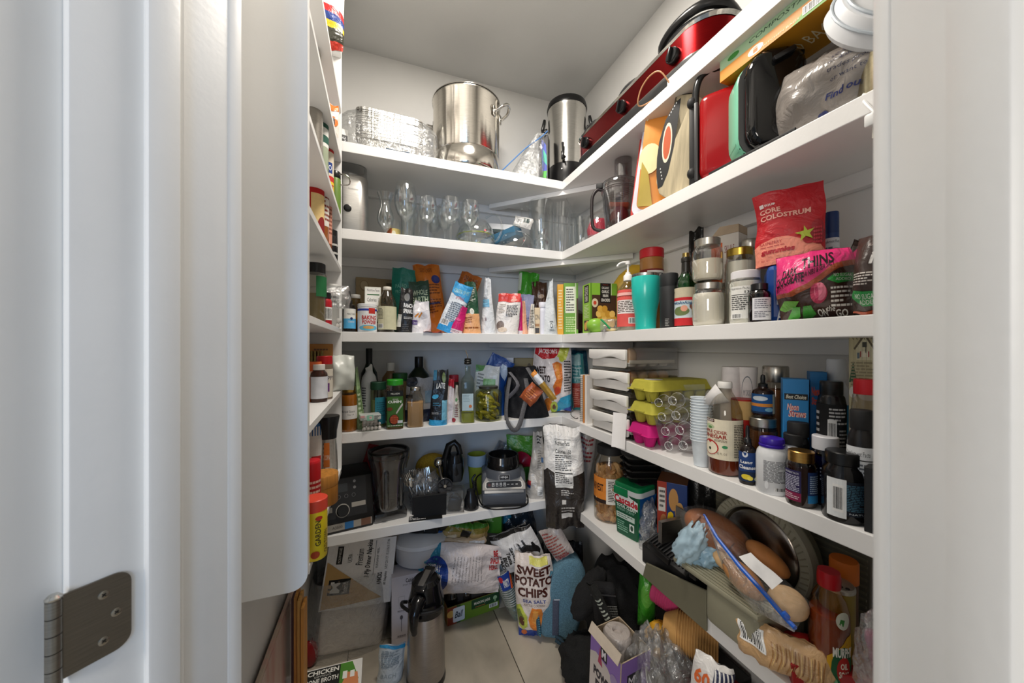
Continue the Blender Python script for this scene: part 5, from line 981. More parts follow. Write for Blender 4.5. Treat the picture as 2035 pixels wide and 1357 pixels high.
# clear egg tray stood on its side
P, w, h, k = loc('R', .06, 1305, 1398, 778, S4)
t = T('clear_egg_tray', 'empty clear plastic egg tray stood on edge with its cups facing out', 'egg tray', P, face(P, -24), ry=-14)
TR = ('fafafa', 'glass', .14); RING = ('f4f4f4', 'milky', .55)
g = G(); g.box((0, .02, h*.5), (.08, .0015, h*1.02), TR, 0); g.box((-.045, .005, h*.5), (.0015, .045, h), TR, 0); g.build('tray', t)
for b in range(4):
    for a in range(2):
        o = G().lathe([(.0215, 0), (.018, -.02), (.013, -.036), (.009, -.038), (.009, -.036), (0, -.034)], TR, 18).tube([(.0125*math.cos(a*.524), .0125*math.sin(a*.524), -.0365) for a in range(12)], .0009, RING, 5, True).tube([(.0215*math.cos(a*.524), .0215*math.sin(a*.524), 0) for a in range(12)], .0008, RING, 5, True).build('cup', t); o.location = (-.02+.044*a, .018, h*(.14+.235*b)); o.rotation_euler = (math.radians(-90), 0, 0)
P, w, h, k = loc('R', .13, 1340, 1402, 765, S4)
t = T('clear_egg_tray', 'second clear egg tray behind the first, against the cup stack', 'egg tray', P+Vector((.01, -.01, 0)), face(P, -10), ry=-6)
g = G(); g.box((0, .02, h*.5), (.09, .0015, h*1.0), TR, 0); g.build('tray', t)
for b in range(3):
    for a in range(2):
        o = G().lathe([(.0215, 0), (.018, -.02), (.013, -.036), (.009, -.038), (0, -.034)], TR, 16).build('cup', t); o.location = (-.02+.044*a, .018, h*(.2+.26*b)); o.rotation_euler = (math.radians(-90), 0, 0)
# nested paper cups
def cup_mesh(r0, r1, hh, col, rim=True, n=26):
    g = G(); g.lathe([(0, .004), (r0*.95, .004), (r0, 0), (r1, hh)], col, n)
    g.lathe([(r1*.97, hh-.001), (r1*1.0, hh-.0025), (r1*1.12, hh), (r1*1.10, hh+.002), (r1*.96, hh), (r0*.93, .005), (0, .005)], col, n); return g.mesh('cup', 50)
P, w, h, k = L = loc('R', .03, 1374, 1414, 790, S4)
PC = cup_mesh(w*.38, w*.52, .068, ('d9e2e8', 'paper'))
n = 16
for i in range(n):
    o = bpy.data.objects.new('paper_cup', PC); COL.objects.link(o); o.location = P+Vector((0, 0, .001+i*(h-.07)/(n-1))); tag(o, 'small white paper cup nested in the stack beside the cider vinegar', 'cup', 'white paper cups nested by the vinegar')
P, w, h, k = loc('R', .03, 1376, 1428, 765, S4)
t = T('paper_cone', 'white folded paper cone resting on the cup stack', 'paper cone', P+Vector((-.004, -.006, h*.80)), face(P), ry=55)
G().lathe([(0, -.03), (.028, .045), (.027, .045)], ('f2f0ee', 'paper'), 24).build('cone', t)
bot('cider_vinegar_bottle', 'glass apple cider vinegar bottle, a quarter full, with white cap', 'bottle', loc('R', .045, 1405, 1476, 756, S4), [(0, 0), (.93, 0), (1, .03), (1, .60), (.96, .68), (.72, .80), (.42, .89), (.36, .95)], ('e2ded2', 'tint'), (cap(.93, 1, .42), 'f0eee8'), fill=(.20, ('7a3016', 'p', .15), .97), rs=1.0,
    lab=(.17, .60, 175, 'e8dfc6', [('r', .03, .92, .3, .99, '4a2222'), ('t', 'KIRKLAND', .05, .935, .28, .975, 'f0e8e0', {'b': .02}), ('e', .18, .80, .12, .06, 'b9c9a0'), ('e', .2, .78, .05, .03, '5a8a4a'), ('t', 'APPLE CIDER', .02, .64, .54, .72, '9a2a22', {'b': .02}), ('t', 'VINEGAR', .02, .52, .54, .62, '9a2a22', {'b': .03}), ('l', .3, .44, .54, .5, 2, '6a5a4a'), ('e', .2, .28, .19, .19, 'b8302a'), ('e', .2, .27, .165, .165, 'efe6cc'), ('e', .2, .24, .03, .04, '2a3a24'), ('p', [(.14, .44), (.2, .48), (.26, .44), (.2, .38)], 'b8302a'), ('e', .5, .33, .05, .04, '3a8a5a'), ('t', '32 FL OZ', .36, .13, .54, .18, '5a4a3a'), ('l', .66, .08, .97, .9, 20, '4a4238')]))
P, w, h, k = L = loc('R', .13, 1428, 1478, 728, S4)
bot('paper_coffee_cup', 'white paper cup upside down behind the vinegar bottle', 'cup', L, [(0, 0), (1, 0), (1.03, .03), (.76, 1), (0, 1)], ('efe9e6', 'paper'))
bot('logo_cup_stack', 'cup with round line logo and a red base showing through', 'cup', loc('R', .16, 1458, 1506, 728, S4), [(0, 0), (.8, 0), (.84, .6), (1, 1), (0, 1)], ('eee8e4', 'paper'), lab=(.5, .98, 150, 'eee8e4', [('e', .55, .5, .2, .36, '8a8c92'), ('e', .55, .5, .18, .33, 'eee8e4'), ('t', 'MY DROPS', .42, .44, .68, .56, '7a7c84')]))
bot('red_party_cup', 'red and cream cup seen through the vinegar bottle', 'cup', loc('R', .11, 1452, 1500, 790, S4), [(0, 0), (.8, 0), (1, 1), (0, 1)], 'b8241e', lab=(.72, .98, 175, 'e0b878', []))
def dropper(t, R, h): pass
DCAP = [(0, .62), (.42, .62), (.44, .63), (.44, .76), (.40, .77), (.3, .78), (.22, .80), (.24, .90), (.18, .98), (0, 1)]
bot('blue_label_dropper_bottle', 'dark dropper bottle with blue label and yellow flowers in front', 'dropper bottle', loc('R', .028, 1468, 1503, 842, S4), DROP, ('1c1412', 'p', .12), (DCAP, ('1a1a1c', 'p', .35)), lab=(.06, .55, 165, '1f3f7a', [('e', .4, .93, .12, .1, 'd9dde4'), ('t', 'Lung', .2, .58, .7, .72, 'f0f0f0', {'b': .03}), ('t', 'Cleanse', .12, .42, .85, .55, 'f0f0f0', {'b': .03}), ('p', [(.0, 0), (1, 0), (1, .3), (.5, .36), (0, .3)], '1a2c4a'), ('e', .45, .16, .2, .09, 'e6cf3a'), ('e', .6, .12, .12, .07, 'f0dc5a'), ('e', .85, .1, .07, .06, 'd9e6d0')]))
P, w, h, k = L = loc('R', .085, 1490, 1530, 824, S4)
bot('low_jar', 'low brown-filled jar with a silver lid carrying the dropper bottle', 'jar', loc('R', .085, 1486, 1546, 826, S4), WIDE, ('a8845a', 'tint'), (cap(.86, 1, .92), SILV), fill=(.8, '6f5236', .96))
q = loc('R', .085, 1486, 1546, 826, S4)
bot('drops_bottle', 'dropper bottle with blue and orange label standing on the low jar', 'dropper bottle', (q[0]+Vector((0, 0, q[2]+.002)), .045, .098, k), DROP, ('2a1812', 'p', .12), (DCAP, ('1a1a1c', 'p', .35)), lab=(.06, .53, 165, '1c5590', [('r', 0, .36, 1, .52, 'd98a3a'), ('e', .4, .78, .25, .12, 'd9e3ea'), ('r', .0, 0, 1, .1, '122a4a'), ('e', .7, .22, .14, .1, '7ab0c8'), ('r', .82, 0, 1, 1, 'b9b49c')]))
bot('granola_jar', 'mason jar of orange-brown granola with silver lid at the wall', 'jar', loc('R', .17, 1510, 1572, 726, S4), MJ, ('d8cfc0', 'tint'), (cap(.85, 1, .88), SILV), fill=(.78, ('8c5a30', 'bread'), .96))
STR = [('p', [(.0, .72), (1, .70), (1, 1), (0, 1)], '2a84c4'), ('r', .06, .63, .96, .74, '15181a'), ('t', 'Best Choice', .12, .65, .9, .72, 'e9e4d0', {'s': .3, 'b': .02}), ('t', 'Neon', .16, .44, .62, .56, 'e8573c', {'b': .06, 's': .2}), ('t', 'Straws', .22, .32, .9, .45, 'e8573c', {'b': .06, 's': .2}), ('t', 'Neon', .16, .44, .62, .56, 'f6ece6', {'b': .0, 's': .2}), ('t', 'Straws', .22, .32, .9, .45, 'f6ece6', {'b': .0, 's': .2}), ('t', 'FLEXIBLE', .3, .2, .75, .24, 'a9d0ea')]
bx('straw_box', 'bright blue drinking straw box in front, title showing', 'box', loc('R', .10, 1553, 1604, 752, S4), .045, '2a8acb', rem(STR, .50), off=6)
bx('straw_box', 'second blue straw box half hidden behind the black jar', 'box', loc('R', .14, 1606, 1640, 738, S4), .045, '2272ae', rem([('t', 'Neon', .1, .6, .6, .75, 'e8573c', {'b': .04}), ('t', 'Straws', .1, .45, .8, .58, 'e8573c', {'b': .04})], .5), off=8)
bot('white_lid_tall_bottle', 'white bottle with ribbed white cap and blue label at the wall', 'bottle', loc('R', .17, 1636, 1688, 713, S4), PILL, 'e2e5ea', (cap(.84, 1, .78), 'ebedf0'), lab=(.1, .66, 160, '2c86b4', [('e', .4, .85, .12, .1, '181818'), ('r', .1, .3, .8, .6, '1f6a96')]))
bot('black_white_print_jar', 'black supplement jar with white bar code panel, upper row', 'jar', (loc('R', .10, 1622, 1682, 757, S4)[0]+Vector((0, 0, .07)), loc('R', .10, 1622, 1682, 757, S4)[1], loc('R', .10, 1622, 1682, 757, S4)[2]-.07, k), [(0, 0), (.93, 0), (1, .03), (1, .74), (.9, .82), (.74, .85)], ('151516', 'p', .2), (cap(.84, 1, .80), BLK), lab=(.05, .74, 170, '17181a', [('l', .05, .3, .2, .9, 6, 'd9d9d9'), ('l', .45, .66, .95, .95, 5, 'c9c9c9'), ('b', .42, .18, .62, .75), ('l', .68, .3, .95, .6, 5, 'a9a9a9')]))
bot('black_lid_low_jar', 'black low tub under the black supplement jar', 'tub', (loc('R', .10, 1622, 1682, 757, S4)[0], .085, .068, k), CYL, ('161617', 'p', .4))
bot('black_cap_dark_jar', 'black-capped dark jar below the straw box', 'jar', loc('R', .075, 1563, 1608, 836, S4), PILL, ('1c1c1e', 'p', .25), (cap(.8, 1, .98), BLKM))
t = bx('winter_card', 'tall cream card box printed with a snowy gabled house and trees', 'box', loc('R', .13, 1686, 1760, 662, S4), .05, 'cbc19a',
   rem([('r', 0, 0, 1, 1, 'c9c098'), ('p', [(.2, .62), (.2, .8), (.42, .95), (.62, .8), (.62, .62)], 'ddd6b4'), ('p', [(.12, .78), (.42, 1.0), (.46, .98), (.16, .76)], '6a5f4a'), ('p', [(.42, 1.0), (.70, .78), (.66, .76), (.4, .97)], '6a5f4a'), ('r', .36, .80, .48, .87, '4a4a40'), ('r', .3, .66, .4, .74, 'a83030'), ('r', .44, .66, .54, .74, 'a83030'), ('r', .33, .66, .51, .74, 'f0ead0'), ('r', .62, .86, .7, .96, '7a6f58'), ('p', [(.7, .4), (.98, .4), (.84, .72)], '23442c'), ('p', [(.0, .3), (.22, .3), (.11, .6)], '2c5a38'), ('l', .05, .2, .95, .6, 9, '9a9070')]+[('r', .02+.11*i, .45, .025+.11*i, .95, '8a8066') for i in range(9)]+[('p', [(.05+.1*i, .97), (.12+.1*i, .90), (.13+.1*i, .91), (.06+.1*i, .985)], '5a5340') for i in range(8)]+[('r', .44, .72, .46, .80, '2a2a24'), ('r', .22, .64, .28, .72, '6a7a84'), ('e', .1, .16, .1, .08, 'e8e6da'), ('e', .5, .12, .25, .07, 'e8e6da')], .60), off=2)
q = loc('R', .075, 1690, 1752, 752, S4)
bot('red_lid_jar', 'clear jar with bright red lid and green label stripe, upper row', 'jar', q, [(0, 0), (.93, 0), (1, .03), (1, .80), (.9, .88), (.8, .90)], ('d9d0c8', 'tint'), (cap(.89, 1, .85), 'd01c28'), fill=(.5, '8a3a2c'), lab=(.45, .76, 170, '2a1c1c', [('r', .45, .68, 1, .98, '5fb23a'), ('t', 'KIRKLAND', .05, .78, .5, .95, 'f0ece4', {'b': .03}), ('t', 'MEN', .05, .3, .6, .6, 'f0ece4', {'b': .03})]))
bot('white_label_bottle', 'black bottle with a white nutrition label and blue seal', 'bottle', loc('R', .045, 1682, 1742, 812, S4), PILL, ('1c1a1a', 'p', .25), (cap(.83, 1, .82), BLKM), lab=(.05, .68, 170, 'e6e8ea', [('t', 'Supplement Facts', .1, .85, .7, .94, '222222'), ('r', .1, .81, .8, .825, '222222'), ('l', .1, .42, .8, .78, 7, '6a7078'), ('e', .6, .2, .13, .14, '2a7aa8'), ('e', .6, .2, .09, .10, 'c9dfe8'), ('l', .1, .1, .35, .35, 3, 'a83a3a')]))
bot('purple_cap_bottle', 'big white bottle with bright purple-blue flip cap', 'bottle', loc('R', .032, 1501, 1567, 863, S4), [(0, 0), (.93, 0), (1, .03), (1, .66), (.92, .75), (.78, .80), (.74, .84)], ('e2e4e6', 'p', .3), ([(0, .82), (.80, .82), (.82, .83), (.82, .86), (.76, .87), (.78, .88), (.80, .92), (.74, .98), (.4, 1), (0, 1)], ('3a1fa0', 'p', .3)), lab=(.06, .62, 150, None, [('l', .3, .3, .98, .98, 18, '6a6a6e'), ('b', .56, .04, .98, .16), ('e', .38, .2, .06, .14, 'c9c9cc'), ('e', .38, .2, .045, .12, 'e2e4e6')]))
bot('white_black_cap_bottle', 'white bottle with black cap peeking over the purple-capped one', 'bottle', loc('R', .07, 1554, 1604, 858, S4), PILL, 'dcdde0', (cap(.82, 1, .92), BLKM))
bot('gold_cap_bottle', 'amber bottle with gold cap and purple-blue label', 'bottle', loc('R', .024, 1560, 1624, 890, S4), [(0, 0), (.9, 0), (1, .04), (1, .70), (.92, .79), (.8, .82), (.78, .85)], ('5a2c10', 'tint'), (cap(.80, 1, .86), ('c79a55', 'metal', .3)), fill=(.72, ('5f2c10', 'p', .3), .93), lab=(.10, .66, 170, None, [('r', .05, 0, .5, 1, '2a2352'), ('r', .05, 0, .5, .28, '8a1f4a'), ('r', .64, 0, 1, 1, '1f3a72'), ('r', .64, 0, 1, .25, '2a86c4'), ('t', 'SUPPLEMENT FACTS', .08, .88, .45, .94, 'e8e8f0'), ('l', .08, .3, .46, .84, 10, 'c9c9dc'), ('l', .08, .06, .46, .24, 3, 'e0c0cc'), ('l', .68, .3, .95, .9, 9, 'b9cfe6')]))
bot('blue_white_cap_bottle', 'cobalt blue bottle with white cap behind the gold-capped one', 'bottle', loc('R', .075, 1610, 1670, 862, S4), PILL, ('1c2f86', 'tint'), (cap(.80, 1, .92), 'e6e6ea'), fill=(.7, ('141f5a', 'p', .2)), lab=(.3, .6, 100, None, [('l', .3, .2, .9, .9, 4, 'c9d0e6')]))
bot('black_barcode_jar', 'largest black jar, with a tall white bar code sticker, at the shelf front', 'jar', loc('R', .032, 1630, 1724, 890, S4), [(0, 0), (.92, 0), (1, .03), (1, .64), (.93, .74), (.72, .82), (.68, .86)], ('111113', 'p', .12), (cap(.82, 1, .84), BLK), lab=(.08, .66, 170, None, [('r', .5, .08, 1, .92, '1a2230'), ('l', .55, .2, .95, .85, 16, '4f7f96'), ('t', 'NATURE', .6, .12, .95, .16, 'dfe6ea'), ('r', .26, .0, .56, .96, 'eceff0'), ('b', .36, .14, .52, .82)]), off=-4)
bx('black_tall_box', 'plain black box at the near end of shelf four, cut off by the door frame', 'box', loc('R', .05, 1728, 1800, 925, S4), .08, ('1c1c1d', 'p', .5), off=-10)
# ================= LOWEST SHELF, back part =================
P, w, h, k = loc('B', .115, 628, 734, 956, S5); w, d = .205, .20; h = .185
t = T('blender_motor_base', 'black high-power blender base with dial, display and silver strip', 'blender base', P, face(P, 4))
pr = [(-d/2, 0), (-d/2, .045), (-d/2+.05, h), (d/2-.02, h+.012), (d/2, h*.8), (d/2, 0)]
G().prism(pr, -w/2, w/2, ('161617', 'p', .35), 'x', .008).build('housing', t, ang=25)
sl = math.hypot(.05, h-.045); nx = Vector((0, -(h-.045)/sl, .05/sl)); ux = Vector((0, .05/sl, (h-.045)/sl))
mpb = lambda x, y, e: Vector((x-w/2, -d/2, .045))+ux*y+nx*(e+.001)
decal([('r', .12, .06, .88, .97, '232325'), ('r', .22, .66, .56, .86, '3c3f42'), ('e', .68, .88, .025, .035, '8a8a8a'), ('e', .68, .73, .025, .035, '8a8a8a')]+[('e', .16+.125*i, .55, .033, .048, '6a6a6c') for i in range(5)]+[('e', .16+.125*i, .55, .025, .038, '1e1e20') for i in range(5)]+[('r', .05, .22, .30, .34, '8f8b84'), ('r', .62, .26, .86, .37, 'a39e96'), ('e', .47, .22, .115, .165, 'b0aca4')], w, sl, mpb, t, 'control_panel', 1, 1); cpn = t.children[-1]
q = mpb(w*.47, sl*.22, 0); X = Matrix.Translation(q) @ Matrix.Rotation(math.atan2(h-.045, .05), 4, 'X')
G().lathe([(.021, 0), (.020, .014), (.018, .017), (0, .017)], ('1a1a1b', 'p', .4), 24, X=X).build('dial', cpn)
decal([('r', .0, 0, 1, 1, 'aaa69e'), ('r', .1, .0, .2, 1, 'c23a30'), ('t', 'V', .12, .2, .18, .8, '222222'), ('r', .5, 0, .66, 1, '2c74b4'), ('r', .8, 0, .98, 1, '7a5644'), ('t', 'A3500', .28, .3, .46, .7, '55524e')], w*.92, .026, lambda x, y, e: Vector((x-w*.46, -d/2-.0005-e, .010+y)), t, 'silver_strip', 1, 1)
P, w, h, k = loc('B', .20, 690, 732, 930, S5)
g = G(); 
for i in range(4): g.tube([(.04*math.cos(a/12*6.28), .03*math.sin(a/12*6.28), .006+.008*i) for a in range(12)], .004, BLKM, 6, True)
o = tag(g.build('coiled_black_lead'), 'coiled black appliance lead behind the blender base', 'power lead'); o.location = (P.x, P.y+.02, S5)
bx('red_booklet', 'red folded booklet leaning against the wall behind the blender', 'booklet', loc('B', .25, 694, 742, 886, S5), .006, 'a81c22', [('r', 0, 0, 1, .06, 'd9d4d0'), ('l', .3, .4, .7, .5, 2, 'c9605f')], off=0, ry=18, rx=-5)
# smoke-grey blender jug
P, w, h, k = L = loc('B', .10, 737, 808, 893, S5); R = w/2*1.05; SMO = ('9b9c9e', 'glass', .06)
t = T('blender_jug', 'large smoke-grey clear blender jug with handle and black lid ring', 'blender jug', P, face(P, 10)); h = min(h, .285)
g = G(); g.lathe([(R*.72, .035), (R*.78, .06), (R*.92, h*.72), (R*.98, h*.80), (R*1.08, h*.90), (R*1.10, h)], SMO, 40, sq=3); g.lathe([(R*.68, .036), (R*.70, .05), (R*.2, .045), (0, .045)], SMO, 30, sq=3); g.build('jug', t, ang=60)
G().box((0, 0, .018), (R*1.75, R*1.55, .034), SMO, .008).build('foot', t)
g = G(); g.tube([(R*1.02*math.cos(a/30*6.283), R*1.02*math.sin(a/30*6.283), h*.985) for a in range(30)], .006, BLK, 8, True); g.tube([(R*1.0*math.cos(a/30*6.283), R*1.0*math.sin(a/30*6.283), h*.90) for a in range(30)], .003, SMO, 8, True); g.lathe([(R*.97, h*.97), (R*.5, h*1.0), (R*.25, h*1.02), (0, h*1.02)], SMO, 30); g.build('lid', t)
g = G(); g.box((-R*.28, -R*.98, h*.47), (.018, .018, h*.52), ('b4b6ba', 'glass', .06), .006); g.box((-R*.28, -R*.86, h*.72), (.018, .034, .014), SMO, .004); g.box((R*.5, -R*.88, h*.42), (.012, .012, h*.42), ('b4b6ba', 'glass', .06), .004); g.build('handle', t)
g = G(); g.lathe([(0, .045), (.014, .046), (.012, .065), (0, .07)], STEEL, 14); g.box((0, 0, .062), (.05, .010, .002), STEEL, 0, rot=(0, 12, 30)); g.box((0, 0, .062), (.05, .010, .002), STEEL, 0, rot=(0, -12, 120)); g.build('blades', t)
# cutlery caddy with loose forks
P, w, h, k = L = loc('B', .105, 818, 884, 965, S5)
t = T('cutlery_caddy', 'small black cutlery caddy filled with steel forks and spoons', 'caddy', P, face(P, 4)); cw, chh = w*.95, .07
g = G(); 
for c, dd in (((0, 0, .002), (cw, .09, .004)), ((0, -.044, chh/2), (cw, .003, chh)), ((0, .044, chh/2), (cw, .003, chh)), ((-cw/2, 0, chh/2), (.003, .09, chh)), ((cw/2, 0, chh/2), (.003, .09, chh))): g.box(c, dd, BLKM, .001)
g.build('box', t, ang=15)
def fork(bowl=False):
    g = G(); g.box((0, 0, .05), (.006, .0018, .10), STEEL, .0005); 
    if bowl: g.ball((0, -.002, .118), (.016, .005, .024), STEEL, 12, 8)
    else:
        g.prism([(-.004, .098), (.004, .098), (.012, .118), (-.012, .118)], -.001, .001, STEEL)
        for i in range(4): g.box((-.0102+.0068*i, 0, .137), (.0026, .0018, .042), STEEL, 0)
    return g.mesh('fork')
FM, SMESH = fork(), fork(True); rn = random.Random(8)
for i in range(13):
    o = bpy.data.objects.new('steel_fork' if i < 9 else 'steel_spoon', FM if i < 9 else SMESH); COL.objects.link(o)
    o.location = P+Vector(((-.45+.075*i if i < 9 else -.3+.2*(i-9))*w*.8, -.02+.012*(i % 4), .010+.004*(i % 3))); o.rotation_euler = (math.radians(rn.uniform(-12, 8)), math.radians(rn.uniform(-26, -2)), face(P)+rn.uniform(-.3, .3))
    tag(o, 'steel fork standing tines-up in the black caddy' if i < 9 else 'steel spoon standing in the black caddy beside the forks', 'cutlery', 'forks in the black caddy' if i < 9 else 'spoons in the black caddy')
film('clear_cutlery_bag', 'open clear plastic bag around the cutlery caddy', P+Vector((-.01, .01, 0)), face(P), .115, .10, .16, 9.1, .6, .02)
bx('black_card_box', 'flat plain black card leaning in front of the cutlery caddy', 'box', loc('B', .028, 822, 887, 981, S5), .010, ('1b1b1c', 'paper'), off=4, rx=6, bev=.001)
t = T('black_lined_sheet', 'black sheet with white print lying under the black card', 'leaflet', loc('B', .02, 812, 880, 1030, S5)[0], face(P))
G().box((0, 0, .002), (.13, .04, .003), '141414', .0005).build('sheet', t); decal([('l', .02, .1, .5, .9, 3, 'd9d9d9')], .13, .04, lambda x, y, e: Vector((x-.065, y-.02, .0036+e)), t, 'print', 1, 1)
g = tag(bpy.data.objects.new('yellow_sponge_bag', G().ball((0, 0, .06), (.075, .04, .06), ('c79a2a', 'cloth'), 18, 10).box((0, 0, .075), (.12, .06, .02), ('b98a22', 'cloth'), .008).mesh('yellow_sponge_bag')), 'ochre yellow net-like bundle at the back behind the forks', 'bundle'); COL.objects.link(g); P = loc('B', .23, 835, 883, 900, S5)[0]; g.location = P+Vector((0, 0, .075)); g.rotation_euler = (0, 0, face(P))
o = G().box((0, 0, .04), (.14, .09, .078), ('2a2622', 'p'), .008); tag(o.build('dark_storage_box'), 'dark box under the ochre bundle at the back of the lowest shelf', 'box').location = P+Vector((0, .01, 0))
# stick blender parts
P, w, h, k = loc('B', .12, 858, 892, 905, S5)
t = T('stick_blender_attachment', 'steel stick blender attachment with a black blade guard pointing forward', 'stick blender', P+Vector((.0, -.01, .085)), face(P))
g = G(); g.ball((-.008, .02, .095), (.022, .02, .024), STEEL, 18, 10); g.tube([(-.006, .015, .08), (.004, -.02, .045), (.014, -.045, .022)], [.008, .007, .009], STEEL, 12); g.build('shaft', t)
X = Matrix.Translation((.016, -.052, .018)) @ Euler((math.radians(72), 0, math.radians(10))).to_matrix().to_4x4()
g = G(); g.lathe([(.010, 0), (.030, .004), (.033, .012), (.031, .013), (.026, .006), (0, .004)], ('3a3a3c', 'p', .25), 24, X=X)
for a in range(4): g.box((.016, -.058, .018), (.05, .004, .003), BLK, 0, rot=(0, a*45, 10))
g.lathe([(0, .012), (.006, .012), (.008, .004)], STEEL, 12, X=X); g.build('blade_guard', t)
g = G().box((0, 0, .042), (.05, .06, .082), BLKM, .006); tag(g.build('black_box_small'), 'small black box under the stick blender attachment', 'box').location = P+Vector((.0, .03, 0))
P, w, h, k = L = loc('B', .11, 886, 922, 880, S5)
t = T('hand_mixer', 'black hand mixer stood upright with a curved grip', 'hand mixer', P+Vector((0, 0, .001)), face(P, 8))
g = G(); g.lathe([(0, .10), (w*.42, .105), (w*.50, .14), (w*.48, h*.72), (w*.36, h*.82), (0, h*.83)], ('1a1b1d', 'p', .22), 24, sy=1.1); g.build('body', t)
g = G(); g.tube([(-w*.45, .02, h*.45), (-w*.48, .02, h*.75), (-w*.30, .015, h*.95), (0, .01, h*1.0), (w*.2, .005, h*.93), (w*.3, 0, h*.8)], [.016, .017, .015, .013, .013, .012], BLK, 12); g.build('grip', t)
G().box((w*.05, -w*.48, h*.55), (w*.5, .008, h*.30), ('2f3134', 'p', .35), .004).build('face_plate', t)
t2 = T('clear_blade_case', 'clear plastic case of black beaters under the hand mixer', 'case', loc('B', .045, 888, 920, 965, S5)[0], face(P))
w2 = w*.98; G().box((0, 0, .047), (w2, .06, .094), ('d9d9da', 'glass'), .004).build('case', t2, ang=15); g = G(); g.box((0, 0, .03), (w2*.7, .03, .05), BLK, .006, rot=(0, 12, 0)); g.tube([(-w2*.3, -.02, .06), (0, -.025, .085), (w2*.3, -.02, .06)], .003, BLK, 6); g.build('beaters', t2)
bot('black_scoop_cup', 'short black scoop-shaped cup beside the dual control blender', 'cup', loc('B', .04, 922, 952, 968, S5), [(0, 0), (.9, 0), (1, .1), (.9, .5), (.55, .8), (.5, 1), (0, 1)], ('1c1c1e', 'p', .25), rx=0, ry=-3)
P = loc('B', .06, 932, 952, 930, S5)[0]
g = G(); g.tube([(0, 0, .004), (-.012, -.01, .03), (.004, 0, .07), (-.006, .01, .11), (.01, .01, .13)], .0045, BLK, 8)
for i in range(7): g.lathe([(.007, 0), (.007, .004)], BLKM, 12, c=(.0, .0, .06+.007*i))
tag(g.build('black_lead'), 'black lead standing up beside the dual control blender', 'power lead').location = P
bot('green_tumbler', 'lime green tumbler with pale blue rim behind the silver blender', 'tumbler', loc('B', .19, 929, 966, 897, S5), [(0, 0), (.7, 0), (.72, .02), (.95, .72), (1, .73), (1, 1), (.96, 1), (.93, .75), (0, .74)], ('9aa838', 'p', .35), extra=lambda t, R, h: G().lathe([(R*1.0, h*.72), (R*1.03, h*.73), (R*1.03, h*1.0), (R*.98, h*1.0), (R*.96, h*.76), (0, h*.76)], ('a9c3dc', 'p', .3), 28).build('rim_band', t))
# dual control blender base
P, w, h, k = L = loc('B', .075, 957, 1042, 892, S5); w *= 1.0
t = T('silver_blender_base', 'grey and silver blender base with black collar and row of buttons', 'blender base', P, face(P, 4)); h = h.c*1.0; bh = h*.80; d = .17
g = G(); pr = [(-d/2, .012), (-d/2, .062), (-d/2+.012, .068), (-d/2+.045, bh*.80), (-d/2+.06, bh*.86), (d/2-.03, bh*.86), (d/2, bh*.6), (d/2, .012)]
g.prism(pr, -w/2, w/2, ('4d5158', 'p', .28), 'x', .012); g.build('housing', t, ang=25)
g = G(); g.box((0, 0, .008), (w*.97, d*.95, .016), BLKM, .004); g.build('foot', t, ang=15)
A = Vector((0, -d/2+.014, .072)); B = Vector((0, -d/2+.045, bh*.80)); u_ = (B-A); sl = u_.length; u_.normalize(); n_ = Vector((0, -u_.z, u_.y))
mpn = lambda x, y, e: A+Vector((x-w/2, 0, 0))+u_*y+n_*(e+.0012)
decal([('p', [(.02, .0), (.98, .0), (.98, .35), (.85, .98), (.15, .98), (.02, .35)], 'a9a49c'), ('p', [(.10, .08), (.90, .08), (.93, .2), (.92, .46), (.86, .54), (.14, .54), (.08, .46), (.07, .2)], 'd6d2ca'), ('p', [(.12, .12), (.88, .12), (.90, .2), (.89, .44), (.85, .50), (.15, .50), (.11, .44), (.10, .2)], '2c2a2b'), ('e', .17, .31, .032, .08, '5a2a2a')]+[('r', .23+.085*i, .2, .29+.085*i, .43, 'd0cdc8') for i in range(4)]+[('r', .57+.095*i, .28, .62+.095*i, .34, 'c9c6c0') for i in range(3)]+[('r', .245+.085*i, .24, .275+.085*i, .28, '4a4848') for i in range(4)], w, sl, mpn, t, 'button_panel', 1, 1)
R = w*.37; g = G(); g.lathe([(R*1.25, bh*.72), (R*1.18, bh*.84), (R*1.05, bh*.92), (R*.98, bh*.93)], ('4d5158', 'p', .28), 36); g.build('shoulder', t)
decal([('r', 0, 0, 1, 1, 'b9b9b9'), ('r', .03, .06, .97, .94, '17171a'), ('t', 'NINJA', .15, .25, .85, .75, 'cfcfcf', {'b': .03})], .045, .022, lambda x, y, e: Vector((x-.0225, -R*1.235-e, bh*.73+y)), t, 'badge', 1, 1)
g = G(); g.lathe([(R*1.0, bh*.90), (R*1.04, bh*.96), (R*1.04, h*.86), (R*1.0, h*.88), (R*.98, h*.99), (R*.96, h), (R*.88, h), (R*.86, h*.86), (0, h*.86)], ('131314', 'p', .15), 40); g.build('collar', t)
g = G(); g.tube([(-w*.42, .02, .12), (-w*.62, 0, .10), (-w*.60, -.03, .05), (-w*.50, -.07, .012), (-w*.3, -.098, .004), (0, -.104, .004), (w*.3, -.10, .004), (w*.52, -.07, .006), (w*.56, -.03, .02), (w*.5, .0, .03)], .0032, BLK, 8); g.build('cord', t)
t = T('clear_measuring_cup', 'clear tumbler tilted on top behind the silver blender', 'cup', loc('B', .20, 960, 1000, 900, S5)[0]+Vector((0, 0, .13)), face(P), 0, 36)
G().lathe([(.024, 0), (.03, .002), (.040, .095), (.042, .095), (.042, .1), (.037, .1), (.03, .004), (0, .004)], ('cfd8e8', 'glass', .05), 30).build('cup', t)
tag(G().box((0, 0, .06), (.12, .06, .118), ('3a3c40', 'p'), .006).build('grey_box'), 'grey box at the back wall under the tilted clear tumbler', 'box').location = loc('B', .23, 960, 1000, 900, S5)[0]
